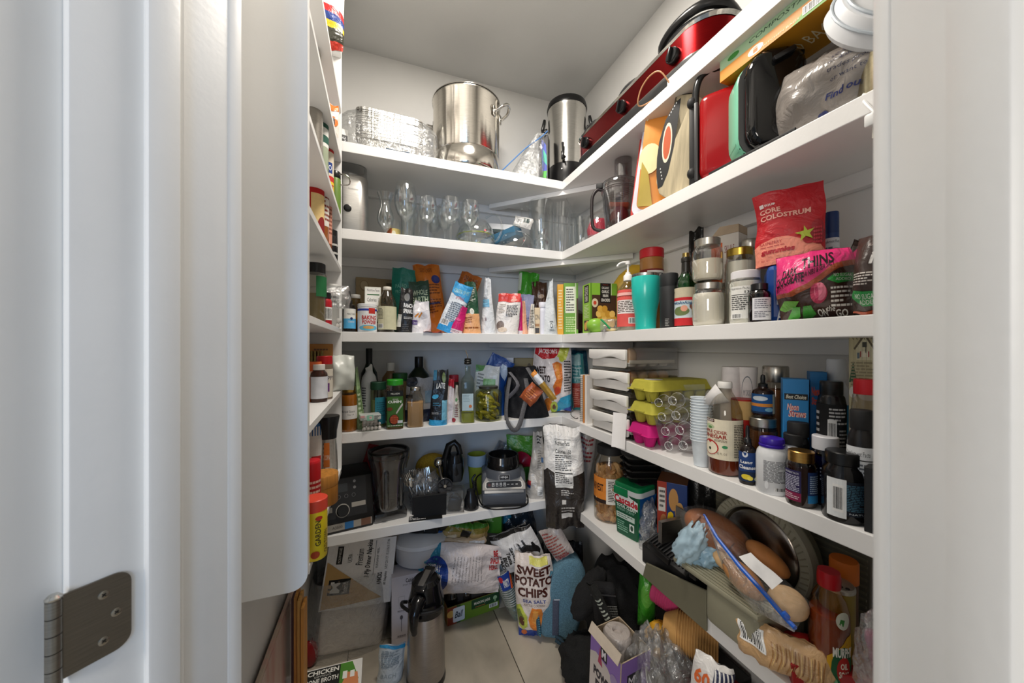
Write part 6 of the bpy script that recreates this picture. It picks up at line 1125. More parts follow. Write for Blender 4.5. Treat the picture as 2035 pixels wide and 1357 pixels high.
t = T('pink_funnel', 'crimson pink plastic funnel wedged behind the silver blender', 'funnel', loc('B', .16, 1022, 1052, 900, S5)[0]+Vector((0, 0, .12)), face(P), 20, 30)
G().lathe([(.006, -.05), (.008, -.02), (.045, .03), (.048, .032)], ('b01c3c', 'p', .3), 24).build('funnel', t)
bag('lime_wrapper', 'lime green wrapper along the wall behind the pink funnel', 'wrapper', (loc('B', .24, 1020, 1056, 880, S5)[0]+Vector((0, 0, .0)), .16, .235, k), .03, ('4f9a2e', 'bag'), kind='flat')
bag('silver_coffee_pouch', 'silver-grey foil coffee pouch with a bar code at the foot', 'pouch', loc('B', .05, 1044, 1090, 858, S5), .075, ('b9b4ad', 'bag', .25), [('l', .45, .45, .7, .72, 8, '8a8680'), ('b', .52, .06, .75, .2), ('r', .0, .20, .18, .27, 'a83a3a'), ('r', .0, .16, .18, .2, '2c3a6a'), ('r', .7, .55, .85, .62, '4f6f9a'), ('l', .4, .8, .9, .95, 3, '2a2a2a')], tw=.35, wr=.010)
bot('black_travel_tumbler', 'black travel tumbler behind the silver coffee pouch', 'tumbler', loc('B', .14, 1078, 1106, 868, S5), [(0, 0), (.75, 0), (1, .9), (1.03, .95), (1, 1), (0, .98)], ('1f1f22', 'p', .3))
bag('orange_red_packet', 'orange-red packet leaning on the black travel tumbler', 'packet', (loc('B', .10, 1082, 1110, 880, S5)[0]+Vector((0, -.0, .17)), .05, .065, .001), .015, ('d43f28', 'bag'), [('e', .5, .5, .3, .25, 'e8843c')], kind='flat', ry=8)
bag('teal_green_packet', 'teal green and white packet low behind the tall corner bag', 'packet', loc('B', .07, 1086, 1116, 945, S5), .03, ('1f8a5c', 'bag'), [('p', [(0, .3), (1, .6), (1, 1), (0, 1)], 'b9d9c4'), ('l', .1, .5, .9, .9, 5, '2f7a5a')], kind='flat')
# tall corner bag resting on the pile in front of the shelf corner
P = Vector((.728, 1.315, .458))
bag('black_white_chip_bag', 'tall chip bag, white above and black below, at the inner shelf corner', 'chip bag', (P, .168, .43, .001), .085, ('332e2b', 'bag', .3), [('p', [(0, .56), (.1, .60), (.3, .55), (.32, .50), (1, .56), (1, 1), (0, 1)], 'e6e4e1'), ('r', .28, .44, .72, .88, 'efeeea'), ('r', .28, .875, .72, .88, '333333'), ('t', 'Nutrition Facts', .3, .82, .68, .865, '222222', {'b': .02}), ('t', 'Calories 150', .3, .74, .7, .78, '222222', {'b': .02}), ('l', .3, .58, .70, .73, 8, '4a4a4a'), ('r', .29, .555, .71, .565, '222222'), ('l', .3, .46, .70, .55, 5, '555555'), ('r', .29, .42, .71, .44, 'e9e9e4'), ('l', .42, .34, .72, .40, 3, 'c9c5c0'), ('r', .44, .26, .54, .30, 'cfccc6'), ('l', .42, .18, .75, .24, 2, 'b9b5b0'), ('r', .42, .12, .70, .17, 'dcd9d4')], kind='pillow', wr=.009, nu=30, nv=34, tw=.98, ry=-2)
# ================= LOWEST SHELF, right part =================
P, w, h, k = L = loc('Z', 1040, 1180, 1245, 890, S5)
t = bot('pretzel_jar', 'large clear plastic jar of tan snacks with black lid and orange label', 'jar', (P, w, Hf(.292), k), [(0, 0), (.93, 0), (1, .03), (1, .68), (.95, .78), (.76, .86), (.74, .9)], ('dcd2c2', 'tint'), (cap(.89, 1, .80), BLKM), lab=(.26, .60, 170, 'd9832f', [('t', 'HARVEST', .0, .45, .36, .75, '3a1c10', {'b': .03}), ('r', .42, .0, 1, 1, 'e6e2da'), ('l', .46, .1, .95, .92, 13, '4a4440'), ('r', 0, 0, .42, .15, '2a1a14'), ('b', .8, .06, .98, .3)]))
PM = [G().lathe([(0, -.008), (.013, -.007), (.016, 0), (.012, .007), (0, .009)], (c, 'bread'), 9, sx=1.3).mesh('nugget') for c in ('c49a68', 'b98a58', 'd0aa7a')]
rn = random.Random(4)
for i in range(150):
    a = rn.uniform(-math.pi, 0)+rn.choice((0, 0, .0)); z = .012+.205*(i/150); R_ = w/2*.93-.012
    o = bpy.data.objects.new('snack_nugget', PM[i % 3]); COL.objects.link(o); o.parent = t; o.location = (R_*math.cos(a)*rn.uniform(.86, 1), R_*math.sin(a)*rn.uniform(.86, 1), z); o.rotation_euler = (rn.uniform(0, 3), rn.uniform(0, 3), rn.uniform(0, 3))
G().lathe([(0, .004), (w*.36, .006), (w*.36, .21), (0, .214)], ('9a7446', 'bread'), 20).build('contents', t)
# black lidded trays stacked behind the detergent tub
P = loc('R', .14, 1243, 1308, 900, S5)[0]
tag(G().box((0, 0, .098), (.10, .11, .195), ('1e1e1f', 'p'), .006).build('black_bin'), 'black bin under the stack of black food trays', 'bin').location = P
for i in range(4):
    t = T('black_food_tray', ('lowest', 'second', 'third', 'top')[i]+' black plastic food tray with clear lid, stacked behind the green tub', 'food tray', P+Vector((0, 0, .197+.023*i)), face(P, 20))
    g = G(); loft(g, [(rrect(.115, .10, .02), 0), (rrect(.135, .12, .025), .017), (rrect(.142, .126, .026), .018)], ('151516', 'p', .2), True, False); loft(g, [(rrect(.112, .098, .02), .002), (rrect(.133, .118, .025), .0175)], ('151516', 'p', .2)); g.build('tray', t, ang=30)
    g = G(); loft(g, [(rrect(.143, .127, .026), .018), (rrect(.136, .12, .025), .0215)], ('d9dadb', 'glass'), False, True); g.build('clear_lid', t, ang=30)
# detergent tub
P, w, h, k = L = loc('Z', 1076, 1222, 1290, 962, S5); w = .112; d = .10; h = .196
t = T('detergent_tub', 'green detergent tub with green lid and white snap rim', 'tub', P+Vector((.012, .0, 0)), face(P, -38))
g = G(); loft(g, [(rrect(w*.84, d*.84, .016), 0), (rrect(w*.88, d*.88, .018), .006), (rrect(w, d, .02), h*.84)], ('157245', 'p', .3), True, True); g.build('tub', t, ang=30)
g = G(); loft(g, [(rrect(w*1.05, d*1.05, .022), h*.80), (rrect(w*1.06, d*1.06, .022), h*.84), (rrect(w*1.04, d*1.04, .022), h*.90)], ('d4dadd', 'p', .3), False, True); g.build('white_rim', t, ang=30)
g = G(); loft(g, [(rrect(w*1.05, d*1.05, .022), h*.895), (rrect(w*1.05, d*1.05, .022), h*.95), (rrect(w*.97, d*.97, .02), h*.975)], ('0f7a48', 'p', .35), True, True); g.box((-w*.18, -d*.53, h*.82), (w*.55, .006, h*.14), ('0f7a48', 'p', .35), .002); g.build('lid', t, ang=30)
mpd = lambda x, y, e: Vector(((x-w/2)*(.86+.14*y/h), -d/2*(.86+.14*y/(h*.84))-.0012-e, y+.004))
decal([('r', .04, .0, .96, .78, '14543a'), ('p', [(.02, .60), (.98, .54), (.98, .70), (.7, .74), (.5, .82), (.25, .82), (.02, .74)], 'e8ecec'), ('t', 'Cascade', .02, .58, .98, .72, 'c01f30', {'b': .04, 'k': -.04}), ('t', 'TOTAL CLEAN', .1, .50, .9, .56, 'dfeee6', {'b': .03, 'k': -.04}), ('t', 'FRESH SCENT', .12, .445, .86, .485, '9fd0bc', {'k': -.04}), ('r', .08, .30, .86, .40, 'c9d9d2'), ('l', .12, .31, .8, .39, 2, '5a7a6c'), ('l', .1, .06, .55, .26, 5, '8ac0a6'), ('r', .64, .12, .84, .26, 'dfe8e4'), ('e', .74, .19, .06, .05, '2c4a3c')], w, h, mpd, t, 'front_label', 1, 3)
decal([('r', .03, .0, 1.0, .78, '1c5fa8'), ('r', .1, .3, .9, .55, '2f78c0'), ('l', .2, .1, .8, .26, 3, '9fc4e6')], d, h, lambda x, y, e: Vector((w/2*(.86+.14*y/(h*.84))+.0012+e, (x-d/2)*(.86+.14*y/h), y+.004)), t, 'side_label', 1, 3)
film('clear_wrap_scrap', 'crumpled clear plastic wrap between green tub and black slicer tray', P+Vector((.0, -.085, 0)), face(P), .05, .05, .15, 2.2, .3, .02)
bx('cereal_box', 'cereal box with brown biscuits and yellow letter on blue, behind the slicer', 'box', loc('R', .15, 1310, 1368, 950, S5), .10, '27407c', [('r', 0, 0, .32, 1, 'a83a26'), ('r', .04, .6, .28, .92, 'e6e2dc'), ('l', .08, .64, .26, .9, 4, '3a3a3a'), ('e', .55, .78, .16, .15, 'd09a5a'), ('e', .75, .62, .15, .14, 'd8a868'), ('e', .22, .45, .12, .12, 'b97a4a'), ('t', 'S', .34, .3, .56, .62, 'f0c820', {'b': .06}), ('t', 'MORES', .58, .3, .98, .5, 'f0c820', {'b': .05})], off=-6, top=[('r', 0, 0, 1, 1, '6a3f22')])
bag('black_sack_back', 'black plastic sack at the wall beside the cereal box', 'sack', loc('R', .20, 1366, 1420, 945, S5), .05, ('161616', 'bag'), kind='pillow', crimp=False)
t = T('ribbed_grey_panel', 'olive grey ribbed panel standing against the right wall', 'panel', (XW-.035, .70, S5), -math.pi/2, rx=-3)
g = G(); g.box((0, 0, .145), (.50, .006, .288), ('6a675a', 'p', .45), .001)
for i in range(20): g.box((0, -.004, .012+.0145*i), (.49, .003, .006), ('74715f', 'p', .45), .001)
g.build('panel', t, ang=15)
# meat slicer
KH = ('8d8a76', 'p', .38)
t = T('meat_slicer', 'khaki and black electric food slicer with a round steel blade', 'slicer', (.88, .64, S5), -math.pi/2)
# local: x = -world Y (towards the camera), -y = towards the shelf front
g = G(); g.box((.045, -.035, .052), (.135, .17, .100), KH, .018, seg=3); g.box((.0, -.040, .104), (.235, .17, .014), KH, .005); g.build('body', t, ang=25)
g = G()
for i in range(15): g.box((.0, -.118+.0105*i, .1125), (.225, .005, .003), KH, .001)
g.build('ribbed_deck', t, ang=15)['kind'] = 'stuff'
g = G(); g.prism([(-.25, -.028), (-.02, -.028), (-.02, .075), (-.235, .022)], -.114, -.107, ('6f6c5a', 'p', .45), 'y', .002); g.build('apron', t, 'khaki apron plate hanging over the shelf edge', ang=15)
X = Matrix.Translation((.0, .050, .162)) @ Matrix.Rotation(math.pi/2, 4, 'X')
G().lathe([(0, .012), (.03, .012), (.088, .008), (.098, .002), (.099, .0), (.099, -.002), (0, -.002)], ('8a8178', 'metal', .22), 64, X=X).build('blade', t)
G().lathe([(0, .02), (.018, .02), (.020, .012)], ('222222', 'p'), 20, X=X).build('hub', t)
g = G(); g.lathe([(.101, -.014), (.101, .010), (.105, .014), (.124, .014), (.128, .008), (.128, -.014)], ('a39f8c', 'p', .4), 64, X=X)
for i in range(30):
    a = math.radians(-60+7*i); g.box((.1145*math.cos(a), .050-.0148, .162+.1145*math.sin(a)), (.016, .0015, .003), ('8a8673', 'p'), 0, rot=(0, -math.degrees(a)-20, 0))
g.build('blade_guard', t, ang=30)
g = G(); g.lathe([(0, -.055), (.10, -.055), (.12, -.045), (.130, -.014), (0, -.014)], ('77745f', 'p', .4), 48, X=X); g.box((.08, .085, .08), (.09, .05, .155), ('77745f', 'p', .4), .02); g.build('motor_housing', t)
# sliding food carriage, black, on the far side
g = G(); g.prism([(-.095, .0), (.06, .0), (.06, .135), (.035, .135), (.02, .10), (-.095, .058)], -.275, -.10, ('171718', 'p', .28), 'x', .004); g.build('carriage', t, 'black carriage tray', ang=20)
g = G()
for i in range(13): g.box((-.262+.0125*i, -.036, .083), (.005, .105, .003), ('2b2b2c', 'p'), .0008, rot=(20, 0, 0))
g.build('carriage_ribs', t, ang=15)['kind'] = 'stuff'
g = G(); g.prism([(-.24, .07), (-.15, .07), (-.145, .172), (-.235, .180)], .005, .008, ('a9a59c', 'metal', .35), 'y', .0008); g.prism([(-.225, .085), (-.21, .085), (-.21, .15), (-.225, .15)], -.075, .005, ('a9a59c', 'metal', .35), 'y', .0008); g.build('food_pusher_plate', t, ang=15)
g = G(); g.box((-.19, -.105, .075), (.085, .012, .02), BLK, .004, rot=(0, 6, 0)); g.box((-.06, -.112, .088), (.022, .010, .016), BLK, .003); g.build('front_knobs', t)
# bread in bags lying on the slicer
def loaf(g, c, r, col, rot): g.ball(c, r, (col, 'bread'), 20, 14, rot=rot)
def around(L, px, py, X): # world point in the plane x = X under a pixel
    v = ray(px); k = X/v.x; return Vector((X, v.y*k, H+(CY-py)*k)), k
P, k = around(0, 1425, 1060, .85)
t = T('brown_loaf', 'glossy brown bread loaf in a clear bag on top of the slicer', 'bread', P+Vector((0, 0, -.055)), face(P))
g = G(); loaf(g, (0, 0, .055), (.085, .055, .048), '9a5a2c', (0, 24, 0)); g.build('loaf', t)
g = G()
for i in range(5): g.tube([(-.06+.028*i, -.052, .075-.012*i), (-.052+.028*i, -.050, .09-.012*i), (-.038+.028*i, -.03, .104-.012*i)], .002, ('5f3216', 'bread'), 6)
g.build('crust_slashes', t)
X = Matrix.Translation((0, 0, .055)) @ Euler((0, math.radians(24), 0)).to_matrix().to_4x4() @ Matrix.Diagonal((.094, .062, .054, 1))
def crumple(g, X, seed, mat=('fbfcfc', 'film', .09), am=.07, n=30, m=20):
    def S(u, v):
        a = u*6.2832; b = v*math.pi; q = Vector((math.sin(b)*math.cos(a), math.sin(b)*math.sin(a), -math.cos(b)))
        s = 1+am*(noise.noise(q*3+Vector((seed, 0, 0)))*1.4+.8*noise.noise(q*8+Vector((seed, 3, 0)))); return X @ (q*s)
    return g.surf(S, n, m, mat, wrapu=True)
crumple(G(), X, 1.1).build('clear_bag', t, ang=180)
# long zip bag with rolls
P, k = around(0, 1500, 1160, .795)
t = T('roll_bag', 'long clear zip bag of rolls with a bright blue seal, across the slicer', 'bread bag', P, face(P))
def px3(px, py, X=.795, dy=0): q, _ = around(0, px, py, X); return t.matrix_basis.inverted() @ q
for i, (a, b, r, rot, dx) in enumerate(((1478, 1150, (.052, .03, .027), (0, 38, 0), .80), (1525, 1110, (.050, .03, .022), (0, 34, 0), .85), (1566, 1198, (.036, .022, .033), (0, 25, 0), .80), (1440, 1112, (.035, .025, .022), (0, 40, 0), .83))):
    g = G(); loaf(g, (0, 0, 0), r, ('c98f58', 'b97a44', 'd9b489', 'd8b080')[i], rot); o = g.build('bread_roll', t); o.location = px3(a, b, dx)
q = [px3(1399, 1022, .80), px3(1425, 1068, .785), px3(1470, 1125, .775), px3(1520, 1180, .765), px3(1565, 1232, .755), px3(1580, 1248, .75)]
G().tube(q, [.0028, .004, .0048, .0048, .0048, .0045], ('1a62d0', 'p', .25), 8).build('blue_seal', t)
G().box(px3(1562, 1222, .752), (.013, .008, .009), ('1a62d0', 'p', .25), .002, rot=(0, 45, 0)).build('slider', t)
tl, tr, br, bl = px3(1404, 1040, .785), px3(1492, 1092, .84), px3(1618, 1205, .80), px3(1583, 1252, .745)
def quad(u, v, bul=.02, sd=0): 
    p = (tl*(1-v)+bl*v)*(1-u)+(tr*(1-v)+br*v)*u; n = noise.noise(p*18+Vector((sd, 0, 0)))*.006; return p+Vector((0, -bul*math.sin(u*3.14)*math.sin(v*3.14)**.6+n, .012*math.sin(u*3.14)+n))
bl2 = px3(1470, 1205, .755)
def quad2(u, v):
    a = (px3(1400, 1020, .80), px3(1440, 1140, .77), px3(1500, 1215, .755), px3(1575, 1250, .75)); b = q
    i = min(2.999, v*3); j = int(i); f = i-j; pa = a[j].lerp(a[j+1], f); i = min(4.999, v*5); j = int(i); f = i-j; pb = b[j].lerp(b[j+1], f)
    p = pa.lerp(pb, u); return p+Vector((0, -.012*math.sin(u*3.14)+.005*noise.noise(p*25), 0))
g = G(); g.surf(lambda u, v: quad(u, v, .036, 1), 20, 26, ('fbfcfc', 'film', .09)); g.surf(quad2, 10, 24, FILM); g.build('clear_film', t, ang=180)
g = G(); A_, B_, C_, D_ = px3(1468, 1104, .752), px3(1492, 1096, .758), px3(1556, 1152, .748), px3(1534, 1170, .742)
g.surf(lambda u, v: (A_*(1-v)+D_*v)*(1-u)+(B_*(1-v)+C_*v)*u+Vector((0, -.004-.003*math.sin(v*6), 0)), 4, 10, ('f0efee', 'paper')); g.build('paper_label', t)
# pale blue grocery bag, crumpled
P, k = around(0, 1378, 1090, .785)
t = T('blue_grocery_bag', 'crumpled pale blue plastic grocery bag drooping over the slicer', 'bag', P, face(P))
g = G(); crumple(g, Matrix.Translation((-.006, 0, .012)) @ Euler((0, .45, 0)).to_matrix().to_4x4() @ Matrix.Diagonal((.034, .03, .066, 1)), 7.7, ('b9d6e6', 'milky', .75), .20, 40, 30)
crumple(g, Matrix.Translation((.03, .01, -.015)) @ Euler((0, .9, 0)).to_matrix().to_4x4() @ Matrix.Diagonal((.030, .03, .055, 1)), 3.7, ('a9cfe6', 'milky', .75), .22, 40, 30)
crumple(g, Matrix.Translation((.055, .015, -.005)) @ Matrix.Diagonal((.028, .02, .022, 1)), 5.2, ('2b86b4', 'bag'), .2)
g.build('plastic', t, ang=180)
# near-end items
bot('orange_lid_can', 'can with wide matte orange lid at the near end of the lowest shelf', 'can', loc('R', .17, 1648, 1706, 1103, S5), CYL, ('5a3a1c', 'p'), (cap(.80, 1, 1.06), ('d9701c', 'p', .5)))
bot('steel_lid_shaker', 'yellow shaker tin with a steel lid and two dark holes', 'shaker', loc('R', .10, 1626, 1700, 1146, S5), CYL, ('8a7428', 'p', .4), (cap(.95, 1, 1.02), ('b9b4aa', 'metal', .35)), extra=lambda t, R, h: G().lathe([(0, 0), (.0035, 0), (.0035, .001), (0, .001)], '111111', 10, c=(.006, -R*.5, h), sx=1).lathe([(0, 0), (.0035, 0), (.0035, .001), (0, .001)], '111111', 10, c=(.016, -R*.5, h)).build('pour_holes', t))
P, w, h, k = L = loc('Z', 1388, 1604, 1690, 1136, S5)
bot('oil_soap_bottle', 'clear amber oil soap bottle with red cap and yellow round-badge label', 'bottle', (P, w, Hf(.238), k), [(0, 0), (.9, 0), (1, .03), (1, .48), (.97, .52), (1, .58), (.97, .68), (.80, .78), (.52, .86), (.46, .90)], ('e6b98a', 'tint'), ([(0, .87), (.56, .87), (.58, .88), (.58, .96), (.54, 1), (0, 1)], ('b5101c', 'p', .3)), fill=(.66, ('8f4214', 'p', .12), .97), off=4,
    lab=(.06, .56, 150, None, [('p', [(.42, 0), (1, 0), (1, .98), (.85, .95), (.6, .72), (.44, .6)], 'd9a41e'), ('e', .76, .42, .25, .38, '1f5a34'), ('e', .76, .42, .15, .22, 'b8261e'), ('t', 'MURPHY', .54, .62, .98, .78, 'f2efe2', {'b': .04, 'c': .06}), ('t', 'OIL', .68, .44, .84, .54, 'f2e6d0', {'b': .03}), ('t', 'SOAP', .65, .30, .87, .41, 'f2e6d0', {'b': .03})]))
o = bpy.data.objects['oil_soap_bottle']; h = .238; R = w/2
decal([('e', .5, .5, .5, .5, 'dfe0cc'), ('p', [(.2, .3), (.5, .2), (.6, .55), (.3, .6)], '3f8a3a')], .026, .034, lambda x, y, e: Vector((R*math.sin((x-.0)/R+.25)*.99, -R*math.cos((x)/R+.25)*.99-e-.0006, .60*h+y)), o, 'leaf_badge', 4, 1)
P = loc('R', .04, 1718, 1788, 1115, S5)[0]
t = T('clear_purple_bag', 'clear plastic bag with a purple-pink pack inside, cut off by the door frame', 'bag', P, face(P))
g = G(); crumple(g, Matrix.Translation((0, 0, .13)) @ Matrix.Diagonal((.034, .03, .10, 1)), 8.1, FILM, .18); g.build('film', t, ang=180); G().box((.01, .0, .14), (.05, .03, .10), ('8a3a5a', 'bag'), .008, rot=(0, -10, 0)).build('pack', t)
bx('dark_red_carton', 'dark red carton lying near the door frame, lettered in white', 'box', (Vector((XR+.10, .44, S5)), .18, .055, .001), .10, 'a01c1c', [('t', '1.5 OZ NON', .1, .4, .45, .65, 'e8b0a0'), ('t', 'STICK', .55, .4, .8, .65, 'e8b0a0')], off=20, top=[('t', '12x8 NON', .1, .1, .4, .3, 'e8b0a0')], ry=-6, lz=.004)
bag('pretzel_pack', 'pack of tan pretzel sticks with a bar code at the bottom right', 'packet', (Vector((XR+.02, .50, S5+.002)), .17, .085, .001), .06, ('d0a878', 'bag'), [('b', .05, .45, .36, .9), ('p', [(.75, 0), (1, 0), (1, .5)], '7ac08a')]+[('p', [(.40+.028*i, .2+.1*(i % 3)), (.41+.028*i, .2+.1*(i % 3)), (.45+.03*i, .8), (.44+.03*i, .8)], ('a9783c', 'e0bc7c', '8a5c2c')[i % 3]) for i in range(18)], kind='pillow', off=-10, wr=.01)
# ================= FLOOR =================
# boards leaning along the left wall
t = T('marbled_board', 'pink-veined marbled board leaning against the left wall under the spice rack', 'board', (XL+.014, .98, 0))
G().box((0, 0, .252), (.010, .54, .50), ('c9b8a4', 'marble'), .002).build('panel', t, ang=15); G().box((.0055, 0, .252), (.002, .52, .482), ('dcc6ba', 'marble'), .001).build('face', t, ang=15)
for i, (x, yy, hz, col, lb) in enumerate(((-.226, 1.175, .53, '5a4048', 'dark purple-edged thin board upright by the left wall'), (-.217, 1.16, .54, 'c98f4a', 'first honey-coloured thin wooden board upright by the left wall'), (-.207, 1.15, .535, 'd9a55c', 'second honey-coloured wooden board, lighter, by the left wall'), (-.197, 1.14, .52, 'c48a44', 'outermost honey wooden board next to the napkin pack'))):
    tag(G().box((0, 0, hz/2), (.0075, .05, hz), (col, 'wood'), .001).build('thin_board', None, ang=15), lb, 'board', None).location = (x, yy-.04, 0.001)
# napkin pack
P, w, h, k = L = loc('Z', 1330, 622, 766, 1085, FL); P = P+Vector((.0, .03, 0))
t = T('napkin_pack', 'large clear-wrapped pack of white dinner napkins with tan triangle label', 'napkins', P, face(P, -2), 0, 7)
w, d, h = .262, .15, .455
G().box((0, 0, h*.30), (w*.92, d*.9, h*.58), ('f0e8e2', 'paper'), .02, seg=3).build('napkins', t, ang=40); G().box((0, 0, h*.74), (w*.88, d*.86, h*.44), ('e6ddd4', 'paper'), .016).build('napkins', t, ang=40)
def npk(u, v, e=0):
    x = (u-.5)*w*(1-.05*v); z = h*(.42+.58*v); y = -d/2-.006-.004*math.sin(u*3.1)-.003*noise.noise(Vector((u*5, v*6, 1)))-e; return Vector((x, y, z))
g = G(); g.surf(lambda u, v: npk(u, v), 16, 16, ('f4f1ee', 'bag', .4)); g.build('front_sheet', t, ang=180)
decal([('p', [(.02, .70), (.86, .10), (.02, .02)], 'cfa76a'), ('r', .08, .22, .38, .44, '161616'), ('t', 'M', .11, .25, .24, .41, 'f0ede6', {'r': 90, 'b': .04}), ("t", "Member's Mark", .27, .24, .35, .42, 'f0ede6', {'r': 90}), ('r', .14, .66, .22, .92, '161616'), ('t', 'MICROWAVE SAFE', .16, .68, .20, .9, 'e8e4dc', {'r': 90}), ('t', 'ULTRA', .30, .68, .36, .80, '222222', {'r': 90}), ('t', 'Premium', .42, .62, .52, .86, '222222', {'r': 90, 's': .3}), ('t', '3-Ply Dinner Napkins', .56, .42, .66, .99, '222222', {'r': 90, 's': .3, 'b': .02}), ('t', '4 PACKS', .76, .30, .83, .48, '222222', {'r': 90, 'b': .03}), ('t', '80 Napkins', .86, .28, .91, .48, '222222', {'r': 90, 's': .2}), ('t', '3-PLY 250 CT. 15.25 IN X 17 IN', .86, .52, .90, .97, '444444', {'r': 90}), ('t', 'ELEGANT FEEL', .72, .56, .75, .86, '444444', {'r': 90}), ('r', .69, .45, .695, .97, '222222')], w, h*.55, lambda x, y, e: npk(x/w, y/(h*.55), e), t, 'print', 16, 16, 'p', .001)
film('napkin_wrap', 'loose clear wrap round the napkin pack', P+Vector((0, 0, 0)), face(P, -2), w*1.04, d*1.25, .30, 6.6, .9, .008)
tag(G().ball((0, 0, .05), (.03, .02, .05), ('8a1a1e', 'p', .25), 16, 10).build('red_cup_side', None), 'dark red rounded object peeking out left of the napkin pack', 'object').location = loc('Z', 1330, 610, 632, 1270, FL)[0]+Vector((-.01, .0, .0))
bx('broth_box', 'white and green chicken bone broth carton at the bottom left corner', 'box', (Vector((-.165, 1.17, 0)), .205, .235, .001), .14, 'e4e2dc', off=-8, ry=2, rx=8, top=[('r', .24, .45, .70, .97, '1c1d1a'), ('p', [(.70, .97), (.86, .97), (.96, .55), (.70, .45)], '4f8a30'), ('t', 'CHICKEN', .27, .84, .68, .94, 'f0efe8', {'b': .03}), ('t', 'SIPPING', .36, .78, .58, .82, 'c9c8c0'), ('t', 'BONE BROTH', .26, .66, .68, .76, 'f0efe8', {'b': .02}), ('b', .06, .82, .2, .95), ('p', [(.72, .45), (.96, .45), (.94, .7), (.8, .75)], 'd98a5a'), ('r', .74, .62, .8, .78, 'f0efe8'), ('r', .84, .62, .9, .76, 'f0efe8')])
bag('frozen_food_bag', 'white zip pouch with bright blue seal between napkins and pump pot', 'pouch', loc('Z', 1372, 748, 800, 1280, FL), .05, ('cdd4d8', 'bag'), [('p', [(0, .93), (1, .86), (1, .96), (0, 1)], '2a9ad0'), ('l', .1, .45, .8, .85, 10, '8a9aa4'), ('t', 'BACH', .1, .2, .7, .3, '9aa4aa')], ry=6, wr=.006)
P, w, h, k = loc('Z', 1300, 772, 838, 1158, FL)
bx('hand_blender_box', 'white-grey box with line drawings of a hand blender set', 'box', (P+Vector((.02, .03, 0)), .145, .285, k), .09, 'cfc8cc', [('t', 'Cuisinart', .38, .90, .72, .96, '2a2a2a', {'b': .02}), ('t', 'Smart Stick Variable', .3, .86, .8, .89, '6a6468'), ('p', [(.2, .55), (.34, .55), (.36, .72), (.18, .72)], 'b9b2b6'), ('p', [(.21, .56), (.33, .56), (.345, .71), (.195, .71)], 'cfc8cc'), ('r', .255, .22, .275, .40, '8a8488'), ('e', .265, .42, .04, .03, '5a5458'), ('r', .49, .22, .505, .42, '8a8488'), ('e', .5, .20, .05, .018, '4a4448'), ('r', .45, .40, .55, .44, '8a8488'), ('l', .16, .50, .38, .53, 1, '8a8488'), ('l', .16, .14, .38, .18, 1, '8a8488'), ('l', .42, .14, .6, .18, 1, '8a8488')], off=3)
# white cooker on the box
P2 = P+Vector((.075, .10, .288))
t = T('white_salad_spinner', 'round white lidded bowl with black arched handle under the lowest shelf', 'lidded bowl', P2, face(P2))
G().lathe([(0, 0), (.095, 0), (.11, .01), (.122, .07), (.124, .085), (0, .085)], ('cfcbc8', 'p', .35), 44).build('bowl', t)
G().lathe([(.126, .085), (.13, .092), (.128, .105), (.10, .122), (.06, .128), (0, .13)], ('dcd9d6', 'p', .3), 44).build('lid', t)
G().tube([(-.05, -.02, .123), (-.048, -.04, .132), (0, -.062, .136), (.048, -.04, .132), (.05, -.02, .123)], .005, BLK, 8).build('handle', t)
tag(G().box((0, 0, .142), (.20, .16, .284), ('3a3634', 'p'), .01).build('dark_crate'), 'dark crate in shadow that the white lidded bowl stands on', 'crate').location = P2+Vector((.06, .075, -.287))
# pump pot
P, w, h, k = L = loc('Z', 1378, 808, 886, 1150, FL); R = .068; h = .375
t = T('pump_pot', 'brushed steel vacuum pump pot with black pump top and spout', 'pump pot', P, face(P, -24))
G().lathe([(0, 0), (R*1.02, 0), (R*1.04, .01), (R*1.0, .022)], BLK, 36).build('base', t)
G().lathe([(R*.99, .02), (R*1.0, .03), (R*.96, h*.66), (R*.92, h*.70), (0, h*.70)], ('a9a4a2', 'metal', .28), 44).build('body', t)
g = G(); g.lathe([(R*.94, h*.68), (R*.97, h*.72), (R*.93, h*.80), (R*.80, h*.88), (R*.76, h*.96), (R*.6, h*.99), (0, h*1.0)], ('121213', 'p', .12), 36)
g.box((0, -.01, h*.985), (.042, .11, .016), ('1a1a1b', 'p', .15), .006, rot=(12, 0, 0)); g.box((0, -.015, h*1.007), (.022, .07, .004), ('55524e', 'p', .3), .001, rot=(12, 0, 0)); ph_ = g.build('pump_head', t)
g = G(); g.tube([(0, -R*.85, h*.86), (0, -R*1.15, h*.85), (0, -R*1.45, h*.80), (0, -R*1.5, h*.70), (0, -R*1.42, h*.64)], [.026, .024, .018, .013, .010], ('121213', 'p', .12), 14); g.build('spout', ph_)
G().tube([(-R*.97, -.02, h*.76), (-R*1.1, -.04, h*.79), (-R*.85, -R*.95, h*.80), (0, -R*1.25, h*.80), (R*.85, -R*.95, h*.80), (R*1.1, -.04, h*.79), (R*.97, -.02, h*.76)], .006, BLK, 8).build('carry_handle', t)
